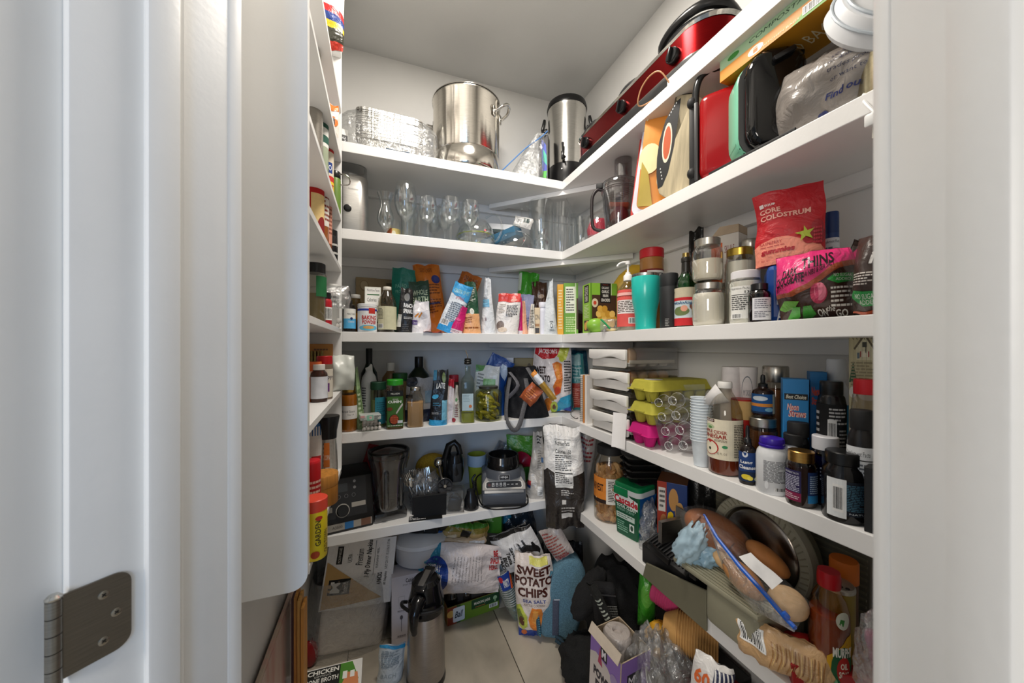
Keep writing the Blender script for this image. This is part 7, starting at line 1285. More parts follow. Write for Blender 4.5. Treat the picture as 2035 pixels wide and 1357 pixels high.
# black bins under the lowest shelf
for px0, px1, yt, z0, lb, off in ((828, 880, 1050, .36, 'black lidded bin pushed in above the white bowl, left one', -14), (872, 925, 1042, .37, 'black lidded bin pushed in above the white bowl, right one', 10)):
    P = Vector((0, 0, 0)); v = ray((px0+px1)/2); kk = 1.55/v.y; P = v*kk; P.z = .435 if 0 else .415
    t = T('black_lunch_box', lb, 'box', (P.x, P.y+.05, .418), face(P, off), 4)
    G().box((0, 0, .022), (.115, .12, .042), ('141415', 'p', .3), .008).build('box', t, ang=20); G().box((0, 0, .046), (.118, .123, .010), ('1c1c1e', 'p', .25), .003).build('lid', t, ang=20); g = G(); g.box((0, -.0625, .035), (.003, .003, .035), '9a9a9a', 0); g.build('clip', t)
tag(G().box((0, 0, .13), (.16, .16, .255), ('4a4038', 'paper'), .004).build('kraft_carton', None, ang=15), 'brown carton at the wall behind the chip bags', 'box').location = (.40, 1.655, 0)
# mason jar flat
P, w, h, k = loc('Z', 1262, 882, 992, 1215, FL)
t = T('mason_jar_tray', 'green printed cardboard tray lettered MASON JARS on the floor', 'box', P+Vector((0, .09, 0)), math.radians(6)); w, d, h = .245, .19, .078
g = G()
for c, dd in (((0, 0, .0015), (w, d, .003)), ((0, -d/2, h/2), (w, .003, h)), ((0, d/2, h/2), (w, .003, h)), ((-w/2, 0, h/2), (.003, d, h)), ((w/2, 0, h/2), (.003, d, h))): g.box(c, dd, ('a8844c', 'paper'), .0005)
g.build('tray', t, ang=15)
decal([('r', 0, 0, 1, 1, '6f8f2e'), ('r', 0, 0, .17, .98, '8a3a26'), ('e', .06, .6, .07, .2, 'd9b060'), ('r', .17, .0, .24, 1, '2c4a24'), ('p', [(.10, .12), (.12, .08), (.30, .08), (.32, .12), (.32, .84), (.30, .88), (.12, .88), (.10, .84)], 'dfe5ea'), ('t', 'Ball', .13, .3, .29, .66, '2c3a4a', {'s': .35, 'b': .02}), ('r', .45, .46, 1, .98, '1f4a2c'), ('t', 'MASON JARS', .50, .62, .82, .82, 'e9e6d0', {'b': .03}), ('r', .52, .52, .72, .55, 'c9782c'), ('e', .92, .72, .04, .12, 'a9c9a0'), ('p', [(.90, .66), (.94, .66), (.935, .5), (.905, .5)], '8ab080'), ('b', .80, .2, .97, .42)], w, h, lambda x, y, e: Vector((x-w/2, -d/2-.0018-e, y)), t, 'print', 1, 1)
for i, (x, y) in enumerate(((-.085, -.04), (-.02, -.045), (-.085, .045), (-.02, .04))):
    P3 = t.matrix_basis @ Vector((x, y, .0035))
    bot('mason_jar_empty', ('empty lidless glass jar at the left of the green tray', 'empty glass jar second from the left in the green tray', 'empty glass jar in the back left of the green tray', 'empty glass jar in the back middle of the green tray')[i], 'jar', (P3, .062, .115, k), [(.0, 0), (.85, 0), (1, .04), (1, .72), (.9, .82), (.8, .86), (.8, .98)], ('cfc8bc', 'glass'), (cap(.93, 1, .84), SILV) if i != 1 else None)
for i, (x, y, col, lb, ry) in enumerate(((.035, -.03, '2c86a4', 'sky-blue wrapped bar standing in the green tray', 12), (.06, -.01, '1f9a78', 'teal and gold snack pack standing in the green tray', -6), (.09, -.02, '1c1a2a', 'near-black snack pack at the right end of the green tray', 8), (.075, .04, '3f7f94', 'blue-grey packet at the back of the green tray', -10))):
    P3 = t.matrix_basis @ Vector((x, y, .004))
    bag('snack_packet', lb, 'packet', (P3, .055, (.09, .15, .13, .15)[i], .001), .025, (col, 'bag'), [('t', ('HERB', 'TOPO', 'BAR', 'HILO')[i], .2, .5, .8, .75, 'd9c24a' if i != 1 else 'f0e8c0', {'r': 90, 'b': .03})], kind='pillow', ry=ry, wr=.008, nu=12, nv=14)
bag('yellow_black_snack_bag', 'black snack bag with yellow block letters above the green tray', 'bag', (t.matrix_basis @ Vector((.03, .14, 0)), .12, .285, .001), .06, ('1c1a16', 'bag'), [('t', 'CRUNCH', .1, .5, .35, .95, 'd9a82c', {'r': 90, 'b': .05}), ('t', 'PUFFS', .45, .5, .6, .85, '3a9aa4', {'r': 90, 'b': .03})], kind='pillow', wr=.010)
# party cups in a clear sleeve, leaning
PCM = G()
def strip_cup():
    g = G(); n = 24; pr = [(.026, 0), (.0285, .022), (.0292, .025), (.032, .048), (.0326, .051), (.036, .078), (.0375, .082), (.036, .084), (.026, .003), (0, .003)]
    g.lathe([(0, .002), (.026, 0), (.0365, .080)], ('2f6a5a', 'p'), n); g.lathe([(.0365, .080), (.0385, .082), (.0375, .084), (.035, .082), (.026, .004)], ('e9ecec', 'p'), n); return g.mesh('striped_cup', 50)
SCM = strip_cup(); P = loc('Z', 1262, 1000, 1048, 1160, FL)[0]
ax = Euler((0, math.radians(-20), 0)).to_matrix(); B0 = P+Vector((.035, .05, .0))
for i in range(16):
    o = bpy.data.objects.new('striped_party_cup', SCM); COL.objects.link(o); o.location = B0+ax @ Vector((0, 0, .006+.0105*i)); o.rotation_euler = (0, math.radians(-20), 0)
    tag(o, 'dark teal party cup with white rim nested in the leaning sleeve', 'cup', 'party cups in the clear sleeve')
t = T('party_cup_sleeve', 'clear sleeve with blue and orange printed band around the leaning party cups', 'sleeve', B0, 0, 0, -20)
G().lathe([(.030, .003), (.042, .09), (.043, .255), (.038, .262)], FILM, 26).build('film', t, ang=180)
def slv(x, y, e): a = x/.043; return Vector(((.0445+e)*math.sin(a-.7), -(.0445+e)*math.cos(a-.7), .15+y))
decal([('p', [(.0, .25), (.0, 1), (.75, 1), (.5, .25)], '1c3f94'), ('p', [(.5, .25), (.62, .22), (.88, .98), (.75, 1)], 'd9602c'), ('e', .12, .8, .12, .15, 'c22a3a'), ('t', 'PARTY', .18, .4, .55, .75, 'e9e6e0', {'b': .04, 's': .3})], .075, .10, slv, t, 'band', 10, 4)
# sweet potato chips on the floor
P, w, h, k = L = loc('Z', 1290, 1030, 1104, 1132, FL)
bag('floor_chip_bag', 'sweet potato chip bag standing on the floor, blue at the foot', 'chip bag', (P, .165, .345, k), .075, ('e3d6cc', 'bag', .35),
    [('p', [(0, 0), (1, 0), (1, .20), (.6, .13), (.2, .10), (0, .14)], '1c3f94'), ('t', 'SWEET', .06, .78, .95, .88, '4a2018', {'b': .04, 'k': .04}), ('t', 'POTATO', .02, .66, .98, .76, '4a2018', {'b': .04, 'k': .03}), ('t', 'CHIPS', .08, .54, .85, .64, '4a2018', {'b': .04}), ('t', 'SEA SALT', .2, .47, .8, .51, '2a3f8a', {'b': .02}), ('t', 'KETTLE COOKED', .22, .43, .75, .455, '6a4a3a'), ('p', [(.02, .18), (.0, .40), (.12, .44), (.28, .30), (.26, .16), (.12, .12)], 'c3cc50'), ('p', [(.02, .2), (.02, .36), (.1, .38), (.2, .28), (.18, .18)], '7a8a3a'), ('e', .12, .24, .07, .06, '5a3018'), ('p', [(.34, .16), (.30, .26), (.42, .42), (.66, .40), (.72, .24), (.60, .12), (.42, .12)], 'e0822c'), ('p', [(.38, .24), (.46, .40), (.58, .38), (.5, .2)], 'eaa048'), ('p', [(.74, .12), (.9, .2), (.84, .28), (.72, .22)], 'c9502c'), ('e', .16, .08, .08, .04, 'd0682c'), ('t', 'NET WT 7 OZ', .5, .03, .75, .045, 'c9d0e0'), ('r', .4, .9, .9, .98, 'd9d26a')], kind='pillow', wr=.008, nu=26, nv=30, ry=-3)
# superhero bag lying on its side on the tray things
P = Vector((.285, 1.475, .175))
t = bag('lying_chip_bag', 'white, teal and blue chip bag lying sideways across the green tray', 'chip bag', (P+Vector((-.005, -.02, -.002)), .215, .345, .001), .085, ('ddd2ce', 'bag', .35),
    [('p', [(0, .72), (1, .78), (1, 1), (0, 1)], '23809a'), ('e', .42, .80, .36, .16, '1c3f94'), ('t', 'EVERYDAY', .50, .74, .62, .94, 'e6e9f2', {'r': -90, 'b': .03}), ('t', 'SUPERHERO!', .36, .72, .48, .92, 'e6e9f2', {'r': -90, 'b': .03}), ('l', .2, .84, .34, .94, 3, 'b9c4e0'), ('e', .2, .92, .12, .07, 'd9d2c4'), ('l', .1, .90, .3, .95, 3, '3a3a4a'), ('p', [(0, .82), (.12, .86), (.14, .98), (0, 1)], 'e08a3a'), ('t', 'BE', .80, .04, .92, .10, 'b02a2c', {'r': -90, 'b': .04}), ('t', 'SNACK', .66, .02, .78, .14, 'b02a2c', {'r': -90, 'b': .04}), ('t', 'HERO.', .53, .03, .64, .15, 'b02a2c', {'r': -90, 'b': .04})]+[('t', s, .36, .24+.038*i, .82, .255+.038*i, '4a4446', {'r': 0}) for i, s in enumerate(('made with love by our', 'family for yours and', 'cooked low and slow', 'in avocado oil to give', 'you a wholesome snack', 'for everyday heroes', 'everywhere you go', 'from our kitchen', 'to your table', 'enjoy'))], kind='pillow', wr=.010, nu=26, nv=34)
t.rotation_euler = (Matrix.Rotation(face(P), 3, 'Z') @ Matrix.Rotation(math.radians(-82), 3, 'Y')).to_euler(); t.location = P+Vector((.20, -.02, .075))
bag('gold_brown_chip_bag', 'crumpled gold and brown bag top above the lying chip bag', 'bag', (Vector((.345, 1.53, .37)), .20, .075, .001), .06, ('b99a62', 'bag'), [('r', 0, .55, 1, 1, '8a7a2c'), ('r', 0, .8, 1, 1, '3f7a24'), ('r', .4, .3, .6, .7, '1c1a16'), ('p', [(.1, .1), (.35, .2), (.3, .4), (.12, .35)], 'd9c4a0')], kind='pillow', wr=.014, ry=4)
bag('white_gold_bag', 'second crumpled white and tan bag under the gold one', 'bag', (Vector((.34, 1.51, .335)), .19, .055, .001), .055, ('c9b090', 'bag'), [('r', .6, .2, .95, .8, 'd5d2d0'), ('r', .68, .3, .85, .6, '2a2a2c')], kind='pillow', wr=.014)
bx('green_flat_box', 'green box pushed against the underside of the lowest shelf', 'box', (Vector((.46, 1.62, .36)), .19, .105, .001), .10, '3f7a24', [('r', .0, .2, .25, .8, 'a9c0d0'), ('t', 'ORGANIC', .5, .5, .8, .7, 'b9d0a0')], off=-14)
bag('blue_fabric_roll', 'bright blue cloth bag squeezed between bins and chip bags', 'bag', (Vector((.21, 1.57, .34)), .09, .10, .001), .05, ('1f4f8a', 'cloth'), kind='pillow', k='p', crimp=False)
# big crunch bag and friends
P = Vector((.60, 1.43, .235))
bag('tallow_crisps_bag', 'white and black crisps bag with a black bull silhouette', 'bag', (P, .20, .19, .001), .08, ('d5d3d1', 'bag', .35),
    [('p', [(0, 0), (1, 0), (1, .12), (.5, .05), (0, .14)], '232120'), ('p', [(0, .9), (1, .95), (1, 1), (0, 1)], '232120'), ('t', 'BIG', .12, .30, .22, .52, '1f1c1b', {'r': -90, 'b': .04}), ('t', 'CRUNCH', .02, .16, .11, .66, '1f1c1b', {'r': -90, 'b': .04}), ('t', 'Savory', .34, .32, .44, .72, '1f1c1b', {'r': -90, 'b': .04}), ('t', 'Taste', .24, .34, .33, .62, '1f1c1b', {'r': -90, 'b': .04}), ('t', '100% BEEF TALLOW', .48, .3, .52, .75, '3a3634', {'r': -90}), ('t', 'IN PRIME & RICH', .54, .3, .58, .75, '3a3634', {'r': -90}),
     ('p', [(.62, .40), (.68, .42), (.70, .50), (.84, .46), (.92, .40), (.95, .34), (.98, .40), (.96, .50), (.92, .56), (.90, .66), (.86, .67), (.85, .60), (.74, .66), (.72, .78), (.68, .78), (.69, .66), (.62, .64), (.60, .74), (.57, .74), (.58, .58)], '141414')], kind='pillow', wr=.008, ry=-20, nu=24, nv=24)
bag('navy_teal_bag', 'dark navy and teal shiny bag under the lowest shelf corner', 'bag', (Vector((.63, 1.56, .30)), .17, .185, .001), .08, ('15202c', 'bag', .2), [('p', [(.0, .5), (.4, .7), (.3, .95), (0, .9)], '1f6a8a'), ('e', .3, .35, .1, .08, '8a8a5a'), ('l', .5, .3, .8, .5, 3, '9a9a9a')], kind='pillow', wr=.014, ry=-14)
bag('grey_red_print_packet', 'grey packet densely printed in red, wedged under the right shelf edge', 'packet', (Vector((.735, 1.325, .325)), .10, .135, .001), .035, ('b5aaa4', 'bag'), [('l', .08, .1, .75, .92, 9, '9a4a44'), ('t', 'TOMORROW', .1, .02, .8, .12, 'b02a2c', {'b': .03})], kind='pillow', ry=-36, off=-10)
bag('red_text_wrap', 'clear wrap printed in dark red behind the tall corner bag', 'wrapper', (Vector((.80, 1.37, S5+.002)), .10, .31, .001), .03, ('a9a29c', 'bag'), [('l', .3, .6, .9, .95, 6, '8a3034')], kind='pillow', ry=10)
bag('brown_paper_crisps', 'dark bag filling the corner behind the crisps bags', 'bag', (Vector((.66, 1.53, .0)), .20, .29, .001), .11, ('1c1a1a', 'bag'), kind='pillow', wr=.012)
bag('support_bag_black', 'black rubbish-like bag under the tall corner chip bag', 'bag', (Vector((.80, 1.43, .0)), .14, .33, .001), .08, ('17171a', 'bag'), kind='pillow', wr=.012)  # mostly hidden bag, added as support and to keep the corner dark
# blue lunch bag
P, w, h, k = loc('Z', 1300, 1068, 1140, 1110, FL)
t = T('blue_lunch_bag', 'steel-blue padded lunch bag with zip and side webbing strap', 'lunch bag', P+Vector((.02, .03, .008)), face(P, 10), -6, 10)
BL = ('587c8e', 'cloth'); w, d, h = .185, .11, .325
g = G(); po = [(-w*.42, .0), (w*.20, -.0), (w*.42, h*.10), (w*.50, h*.45), (w*.42, h*.85), (w*.22, h), (-w*.10, h*.97), (-w*.38, h*.78), (-w*.5, h*.4)]
g.prism(po, -d/2, d/2, BL, 'y', .022); g.build('body', t, ang=60)
g = G(); q = [(x*1.0-.008, -d/2+.012, z) for x, z in ((-w*.40, .01), (-w*.50, h*.25), (-w*.51, h*.42), (-w*.42, h*.70), (-w*.34, h*.80))]; g.tube(q, .009, ('35586a', 'cloth'), 8)
g.build('zip_tape', t)
zt_ = G()
for i in range(34):
    f = i/33*(len(q)-1); j = min(len(q)-2, int(f)); a = Vector(q[j]).lerp(Vector(q[j+1]), f-j); zt_.box((a.x+.002, a.y-.009, a.z), (.006, .003, .004), ('4f8296', 'p'), .0005)
o = zt_.build('zip_teeth', t); o['kind'] = 'stuff'
G().box((-w*.16, -d/2-.004, h*.28), (.026, .004, h*.42), ('4a4f60', 'cloth'), .0015, rot=(0, -8, 0)).build('side_strap', t, 'grey webbing side strap')
G().box((-w*.19, -d/2-.006, h*.49), (.026, .003, .005), ('a9b0bc', 'cloth'), .001, rot=(0, -8, 0)).build('strap_tab', t)
G().tube([(-w*.1, -d/2-.004, h*.06), (.0, -d/2-.018, .02), (.02, -d/2-.02, .0), (-.02, -d/2-.015, .012)], .006, ('2a3f4c', 'cloth'), 8).build('strap_end', t)
# black rucksack pile
def lump(name, label, cat, P, r, col, seed, rot=(0, 0, 0), am=.16, kind='cloth'):
    t = T(name, label, cat, P, 0); t.rotation_euler = [math.radians(a) for a in rot]; crumple(g_ := G(), Matrix.Diagonal((*r, 1)), seed, (col, kind), am, 34, 22); g_.build('body', t, ang=180); return t
lump('black_rucksack', 'black cloth rucksack heaped on the floor behind the blue lunch bag', 'rucksack', Vector((.86, 1.14, .19)), (.12, .15, .185), '131314', 2.2)
t = lump('black_shoulder_bag', 'black folded shoulder bag slumped in front of the blue lunch bag', 'shoulder bag', Vector((.69, 1.09, .085)), (.085, .10, .085), '161615', 4.4, (0, 30, 20))
lump('black_pouch_flap', 'stiff black flap bag leaning over the lunch bag', 'bag', Vector((.725, 1.13, .30)), (.04, .05, .10), '171718', 5.1, (0, 38, 0), .08)
t = T('mesh_pocket_pouch', 'black zipped pouch with a grey mesh side pocket', 'pouch', Vector((.745, 1.045, .265)), face((.74, 1.0)), 0, -8)
G().box((0, 0, .05), (.085, .05, .135), ('1c1c1e', 'cloth'), .016, seg=3).build('body', t, ang=60); G().tube([(-.042, -.02, .09), (0, -.03, .098), (.042, -.02, .09)], .003, '2e2e30', 6).build('zip', t)
g = G()
for i in range(9): g.tube([(.008+.0045*i, -.0262, -.012), (.012+.0035*i, -.0262, .06)], .0006, ('8a8c88', 'p'), 4); g.tube([(.006, -.0264, -.01+.0085*i), (.042, -.0264, -.008+.0085*i)], .0006, ('8a8c88', 'p'), 4)
o = g.build('mesh_pocket', t); o['kind'] = 'stuff'
# purple trash-bag box
t = T('purple_bag_box', 'open purple and grey carton of bag rolls near the bottom of the picture', 'box', Vector((.662, .885, 0)), math.radians(-84), 0, 3); w, d, h = .125, .11, .355
g = G()
for c, dd in (((0, -d/2, h/2), (w, .003, h)), ((0, d/2, h/2), (w, .003, h)), ((-w/2, 0, h/2), (.003, d, h)), ((w/2, 0, h/2), (.003, d, h)), ((0, 0, .0015), (w, d, .003))): g.box(c, dd, ('b9a78e', 'paper'), .0005)
g.box((0, -d/2-.006, h+.012), (w, .003, .03), ('c4b6a4', 'paper'), .0005, rot=(-25, 0, 0)); g.build('carton', t, ang=15)
decal([('r', 0, 0, 1, 1, '8a6ab0'), ('p', [(0, .5), (1, .5), (1, .72), (.6, .84), (.2, .86), (0, .82)], 'c9bfb8'), ('r', .36, .86, .58, .96, '1c1a1e'), ('t', 'M', .4, .875, .54, .945, 'e9e4ea', {'b': .03}), ('p', [(.28, .80), (.34, .94), (.44, .79)], 'a83a5a'), ('t', 'POWER', .14, .66, .80, .74, '2a2630', {'b': .06, 'k': -.08}), ('t', 'FLEX', .22, .56, .78, .64, '2a2630', {'b': .06, 'k': -.08}), ('e', .82, .80, .12, .05, '9a86ae'), ('e', .25, .42, .16, .05, 'e0d8e0'), ('r', .0, .48, 1, .492, 'c9602c')], w, h, lambda x, y, e: Vector((x-w/2, -d/2-.0018-e, y)), t, 'print', 1, 1)
decal([('r', 0, 0, 1, 1, '8363aa'), ('t', 'POWER', .2, .3, .9, .42, '2a2630', {'b': .06}), ('r', .2, .75, .7, .88, '1f1c22'), ('t', 'M', .25, .77, .45, .86, 'e9e4ea'), ('e', .7, .6, .1, .06, 'b83a5a')], d, h, lambda x, y, e: Vector((w/2+.0018+e, x-d/2, y)), t, 'side_print', 1, 1)
t = T('bag_roll', 'roll of grey and white plastic bags standing in the purple box', 'roll', Vector((.668, .885, .235)), 0)
G().lathe([(0, 0), (.04, 0), (.042, .01), (.042, .12), (.036, .128), (.015, .13), (.012, .12), (0, .12)], ('b5aca6', 'bag'), 28).build('roll', t)
bag('black_white_strap_thing', 'black strap with pale lettering hanging into the purple box', 'strap', (Vector((.70, .95, .31)), .03, .15, .001), .012, ('20201e', 'cloth'), [('l', .2, .05, .8, .7, 8, 'b9c0b4')], kind='flat', ry=-28, k='p')
t = lump('pink_white_packet_low', 'pale pink packet on the floor behind the purple box', 'packet', Vector((.65, 1.09, .02)), (.05, .035, .018), 'b99a90', 6.3, (0, 0, 0), .1, 'bag')
# supports under the shelf, right side
for yc, hh_, lb in ((.82, .255, 'low black crate under the right shelf, carrying the bagged cups'), (.60, .22, 'low dark crate near the door under the right shelf')):
    t = T('storage_crate', lb, 'crate', Vector((.90, yc, 0)), -math.pi/2); w, d = .20, .22; g = G()
    for c, dd in (((0, 0, .003), (w, d, .006)), ((0, -d/2, hh_/2), (w, .006, hh_)), ((0, d/2, hh_/2), (w, .006, hh_)), ((-w/2, 0, hh_/2), (.006, d, hh_)), ((w/2, 0, hh_/2), (.006, d, hh_)), ((0, 0, hh_-.004), (w*.99, d*.99, .006))): g.box(c, dd, ('1c1b1a', 'p'), .001)
    g.build('crate', t, ang=15)
def under(px, py, X): q, k = around(0, px, py, X); return q, k
# green packet, pink cups, yellow packet, paper bowls
P, k = under(1283, 1200, .835)
t = bag('green_clear_bag', 'bright green packet standing in clear wrap under the right shelf', 'packet', (P+Vector((0, 0, -.075)), .055, .17, k), .05, ('3f9a2a', 'bag'), [('e', .5, .7, .35, .22, '6ab84a')], kind='pillow')
P, k = under(1326, 1188, .86)
PKM = G().lathe([(.030, 0), (.034, .004), (.0345, .02), (.036, .022), (.0345, .024), (.030, .004), (0, .004)], ('d0487c', 'p', .4), 24).mesh('pink_cup')
for i in range(13):
    o = bpy.data.objects.new('pink_cup', PKM); COL.objects.link(o); dr_ = Vector((.35, -.93, -.10)).normalized(); o.location = P+dr_*(-.045+.0075*i); o.rotation_euler = dr_.to_track_quat('Z', 'Y').to_euler()
    tag(o, 'pink cup in the sideways nested stack under the right shelf', 'cup', 'pink nested cups')
P, k = under(1310, 1270, .80)
t = lump('yellow_bagged_pack', 'yellow pack inside the clear bag under the right shelf', 'packet', P+Vector((0, 0, .0)), (.045, .04, .05), 'dba32a', 9.4, (0, 10, 0), .08, 'p')
P, k = under(1375, 1262, .84)
BWM = G().lathe([(.028, 0), (.032, .002), (.052, .036), (.055, .037), (.055, .039), (.051, .038), (.030, .004), (0, .004)], ('c99a5c', 'paper'), 30).mesh('paper_bowl')
dr_ = Vector((.62, -.78, .0)).normalized()
for i in range(16):
    o = bpy.data.objects.new('paper_bowl', BWM); COL.objects.link(o); o.location = P+dr_*(-.075+.0068*i); o.rotation_euler = dr_.to_track_quat('Z', 'Y').to_euler()
    tag(o, 'tan kraft paper bowl in the sideways nested stack under the right shelf', 'bowl', 'kraft paper bowls nested sideways')
# big clear bag spilling forward
P = Vector((.725, .80, .0))
t = T('big_clear_plastic_bag', 'big crumpled clear plastic bag of grey plates spilling from under the right shelf', 'bag', P, face(P))
g = G(); crumple(g, Matrix.Translation((0, 0, .20)) @ Matrix.Diagonal((.085, .07, .20, 1)), 12.1, ('f0f2f2', 'film'), .22, 44, 34); crumple(g, Matrix.Translation((.05, .04, .30)) @ Matrix.Diagonal((.07, .06, .09, 1)), 14.6, ('f0f2f2', 'film'), .25, 36, 24); g.build('film', t, ang=180)
LM = G().lathe([(0, .0), (.04, 0), (.044, .004), (.048, .004), (.048, .006), (.042, .006), (.038, .002)], ('b9b9b4', 'p', .3), 26).mesh('plastic_plate')  # these discs are container lids, not plates
for i in range(14):
    o = bpy.data.objects.new('plastic_plate', LM); COL.objects.link(o); o.location = P+Vector((.0, 0, .03+.018*i)); o.rotation_euler = (math.radians(62+(i*37 % 20)), 0, math.radians(30+(i*53 % 40)))
    tag(o, 'round pale grey plastic plate inside the big clear bag', 'plate', 'plates in the big clear bag')
P, k = under(1408, 1335, .73)
bag('sixty_count_pack', 'white pack with orange 60 and navy zigzag pattern', 'packet', (P+Vector((0, 0, -.055)), .085, .09, k), .04, ('dcd9d6', 'bag'), [('r', .5, 0, 1, .9, '23284a')]+[('p', [(.5+.1*i, .1), (.55+.1*i, .5), (.5+.1*i, .9), (.54+.1*i, .9), (.59+.1*i, .5), (.54+.1*i, .1)], 'e6e4e0') for i in range(5)]+[('t', '60', .06, .3, .44, .7, 'd9662c', {'b': .03})], kind='pillow', ry=8)
t = T('red_serving_tray', 'deep red tray edge under the right shelf near the door', 'tray', Vector((.86, .62, .223)), -math.pi/2, 0, -8)
g = G(); loft(g, [(rrect(.30, .16, .03), 0), (rrect(.33, .18, .035), .05), (rrect(.345, .19, .036), .052), (rrect(.33, .18, .035), .049), (rrect(.295, .155, .03), .004)], ('8a1418', 'p', .25), True, True); g.build('tray', t, ang=30)
bag('red_packet_low', 'bright red packet lying on the red tray', 'packet', (Vector((.82, .66, .28)), .10, .055, .001), .05, ('b8161c', 'bag'), kind='pillow')
# ================= SPICE RACK CONTENTS =================
def rk_(kk, x0, x1, yt, X=-.168): return rack(kk, x0, x1, yt, X)
RDC = ('b8161c', 'p', .3)
bag('top_rack_bag', 'white bag with red and blue bands on the top spice rack shelf', 'bag', (Vector((-.17, 1.10, H+1.04-.18)), .10, .30, .001), .07, ('e6e4e2', 'bag'), [('r', 0, .27, 1, .33, 'c22a2c'), ('r', 0, .21, 1, .27, '24408a'), ('r', 0, .16, 1, .21, 'e0c02c'), ('r', 0, .06, 1, .16, '3a3a30'), ('r', 0, 0, 1, .06, 'c23a2c')], kind='pillow', off=0)
bpy.data.objects['top_rack_bag'].location = (-.150, 1.12, H+.848)
def rb(name, label, cat, kk, px, yt, w, prof, body, lid=None, lab=None, X=-.172, fill=None, off=18):
    P, _, h, k = loc('X', X, px-5, px+5, yt, H+rz[kk]); bot(name, label, cat, (P, w, float(h), k), prof, body, lid, fill=fill, lab=lab, off=off)
rb('steel_lid_bottle', 'tall steel and glass bottle on the third rack shelf from the top, nearest', 'bottle', 'c', 622, 104, .05, JAR, ('a9a49c', 'metal', .3), (cap(.88, 1, .82), SILV), X=-.178)
rb('striped_cup', 'mug with dark green and white stripes behind the steel-lidded bottle', 'mug', 'c', 634, 212, .05, CYL, 'a9b49a', lab=(.5, .95, 170, 'e6e6e0', [('r', 0, .1, 1, .3, '2c5a4c'), ('r', 0, .5, 1, .7, '2c5a4c')]))
rb('red_cap_spice_jar', 'red-capped spice jar with red and yellow label, middle of the rack', 'spice jar', 'c', 648, 262, .046, SPICE, ('8a4a2a', 'p', .2), (cap(.84, 1, .98), RDC), lab=(.05, .75, 170, 'c2302c', [('r', .1, .5, .9, .95, 'e0d4c0'), ('r', .3, .55, .7, .75, '24408a'), ('t', 'NO', .35, .6, .65, .7, 'f0f0f0'), ('r', .1, .1, .9, .4, 'e6c43a'), ('t', 'SALT', .2, .15, .8, .35, 'b8302c')]))
rb('black_cap_green_jar', 'small black-capped jar with green label at the far end of the rack', 'spice jar', 'c', 666, 342, .036, SPICE, ('6a8a3a', 'p'), (cap(.84, 1, .98), BLK), X=-.150)
bag('orange_white_rack_pack', 'orange and white packet on the second rack shelf', 'packet', (loc('X', -.150, 650, 664, 178, H+rz['b'])[0], .05, .10, .001), .03, ('e6ddd4', 'bag'), [('p', [(0, .6), (1, .8), (1, 1), (0, .9)], 'd9762c'), ('e', .6, .4, .3, .15, 'd9762c'), ('r', .4, .3, .7, .5, '3a3a3a')], kind='pillow', off=10)
o = G().tube([(0, 0, 0), (.02, -.004, .004), (.034, -.002, -.004), (.038, 0, -.018), (.03, .0, -.030), (.0, 0, -.034)], .0022, STEEL, 8); o = tag(o.build('steel_hoop'), 'curved steel hoop hooked on the far edge of the spice rack', 'hook'); o.location = (-.140, 1.40-.04, H+.596)
rb('red_cap_large_spice', 'large red-capped spice jar with red label on the fourth rack shelf, nearest', 'spice jar', 'd', 624, 333, .052, SPICE, ('a8452c', 'p', .2), (cap(.82, 1, .98), RDC), X=-.180, lab=(.05, .72, 170, 'b8201c', [('r', .3, .3, 1, .9, 'e6c88a'), ('e', .7, .3, .2, .2, '8a1c1c')]))
rb('black_cap_spice_tall', 'tall black-capped spice jar with white lettering beside the red-capped one', 'spice jar', 'd', 636, 328, .048, SPICE, ('9a5a2c', 'p', .2), (cap(.86, 1, .98), BLK), X=-.172, lab=(.3, .8, 170, 'e0dcd4', [('t', 'EXTRA', .3, .78, .9, .95, '222222', {'b': .03}), ('l', .3, .1, .9, .7, 6, '8a3a2c')]))
rb('cinnamon_jar', 'brown spice jar with pink label behind the tall black-capped one', 'spice jar', 'd', 646, 368, .04, SPICE, ('8a4f30', 'p', .2), (cap(.86, 1, .9), BLK), X=-.168, lab=(.2, .8, 170, 'd99a84', [('l', .2, .2, .8, .9, 8, '8a4a3a')]))
rb('small_black_jar', 'small black jar with pale rings at the far end of the fourth rack shelf', 'spice jar', 'd', 658, 458, .040, SPICE, ('1c1c1e', 'p', .2), (cap(.8, 1, .98), BLK), X=-.155, lab=(.1, .75, 170, None, [('r', 0, .2, 1, .3, 'b9b9b4'), ('r', 0, .6, 1, .7, 'b9b9b4')]))
rb('clear_herb_jar', 'clear herb jar with black lid and green label on the eye-level rack shelf', 'spice jar', 'e', 627, 524, .056, SPICE, ('c9c8b8', 'tint'), (cap(.84, 1, .92), BLK), X=-.176, fill=(.5, '8a7a5a'), lab=(.45, .78, 150, None, [('r', .4, .0, 1, 1, '1f6a3c')]))
rb('red_black_cap_jar', 'small red jar with black cap and white bar code label', 'spice jar', 'e', 647, 582, .034, PILL, ('b8202c', 'p', .25), (cap(.82, 1, .85), BLK), X=-.152, lab=(.1, .6, 140, None, [('b', .3, .1, .9, .9)]))
rb('white_lid_tub', 'white-lidded clear tub behind the small red jar', 'tub', 'e', 655, 566, .060, CYL, ('d5d5d0', 'milky'), (cap(.84, 1, 1.04), 'ecebe6'), X=-.165, lab=(.4, .8, 150, None, [('l', .2, .1, .9, .9, 3, '5a5a5a')]))
o = bag('clear_rack_bag', 'clear bag with pale clip hanging over the eye-level rack shelf', 'bag', (Vector((-.155, 1.30, H+.125)), .12, .075, .001), .05, FILM, kind='pillow', crimp=False)
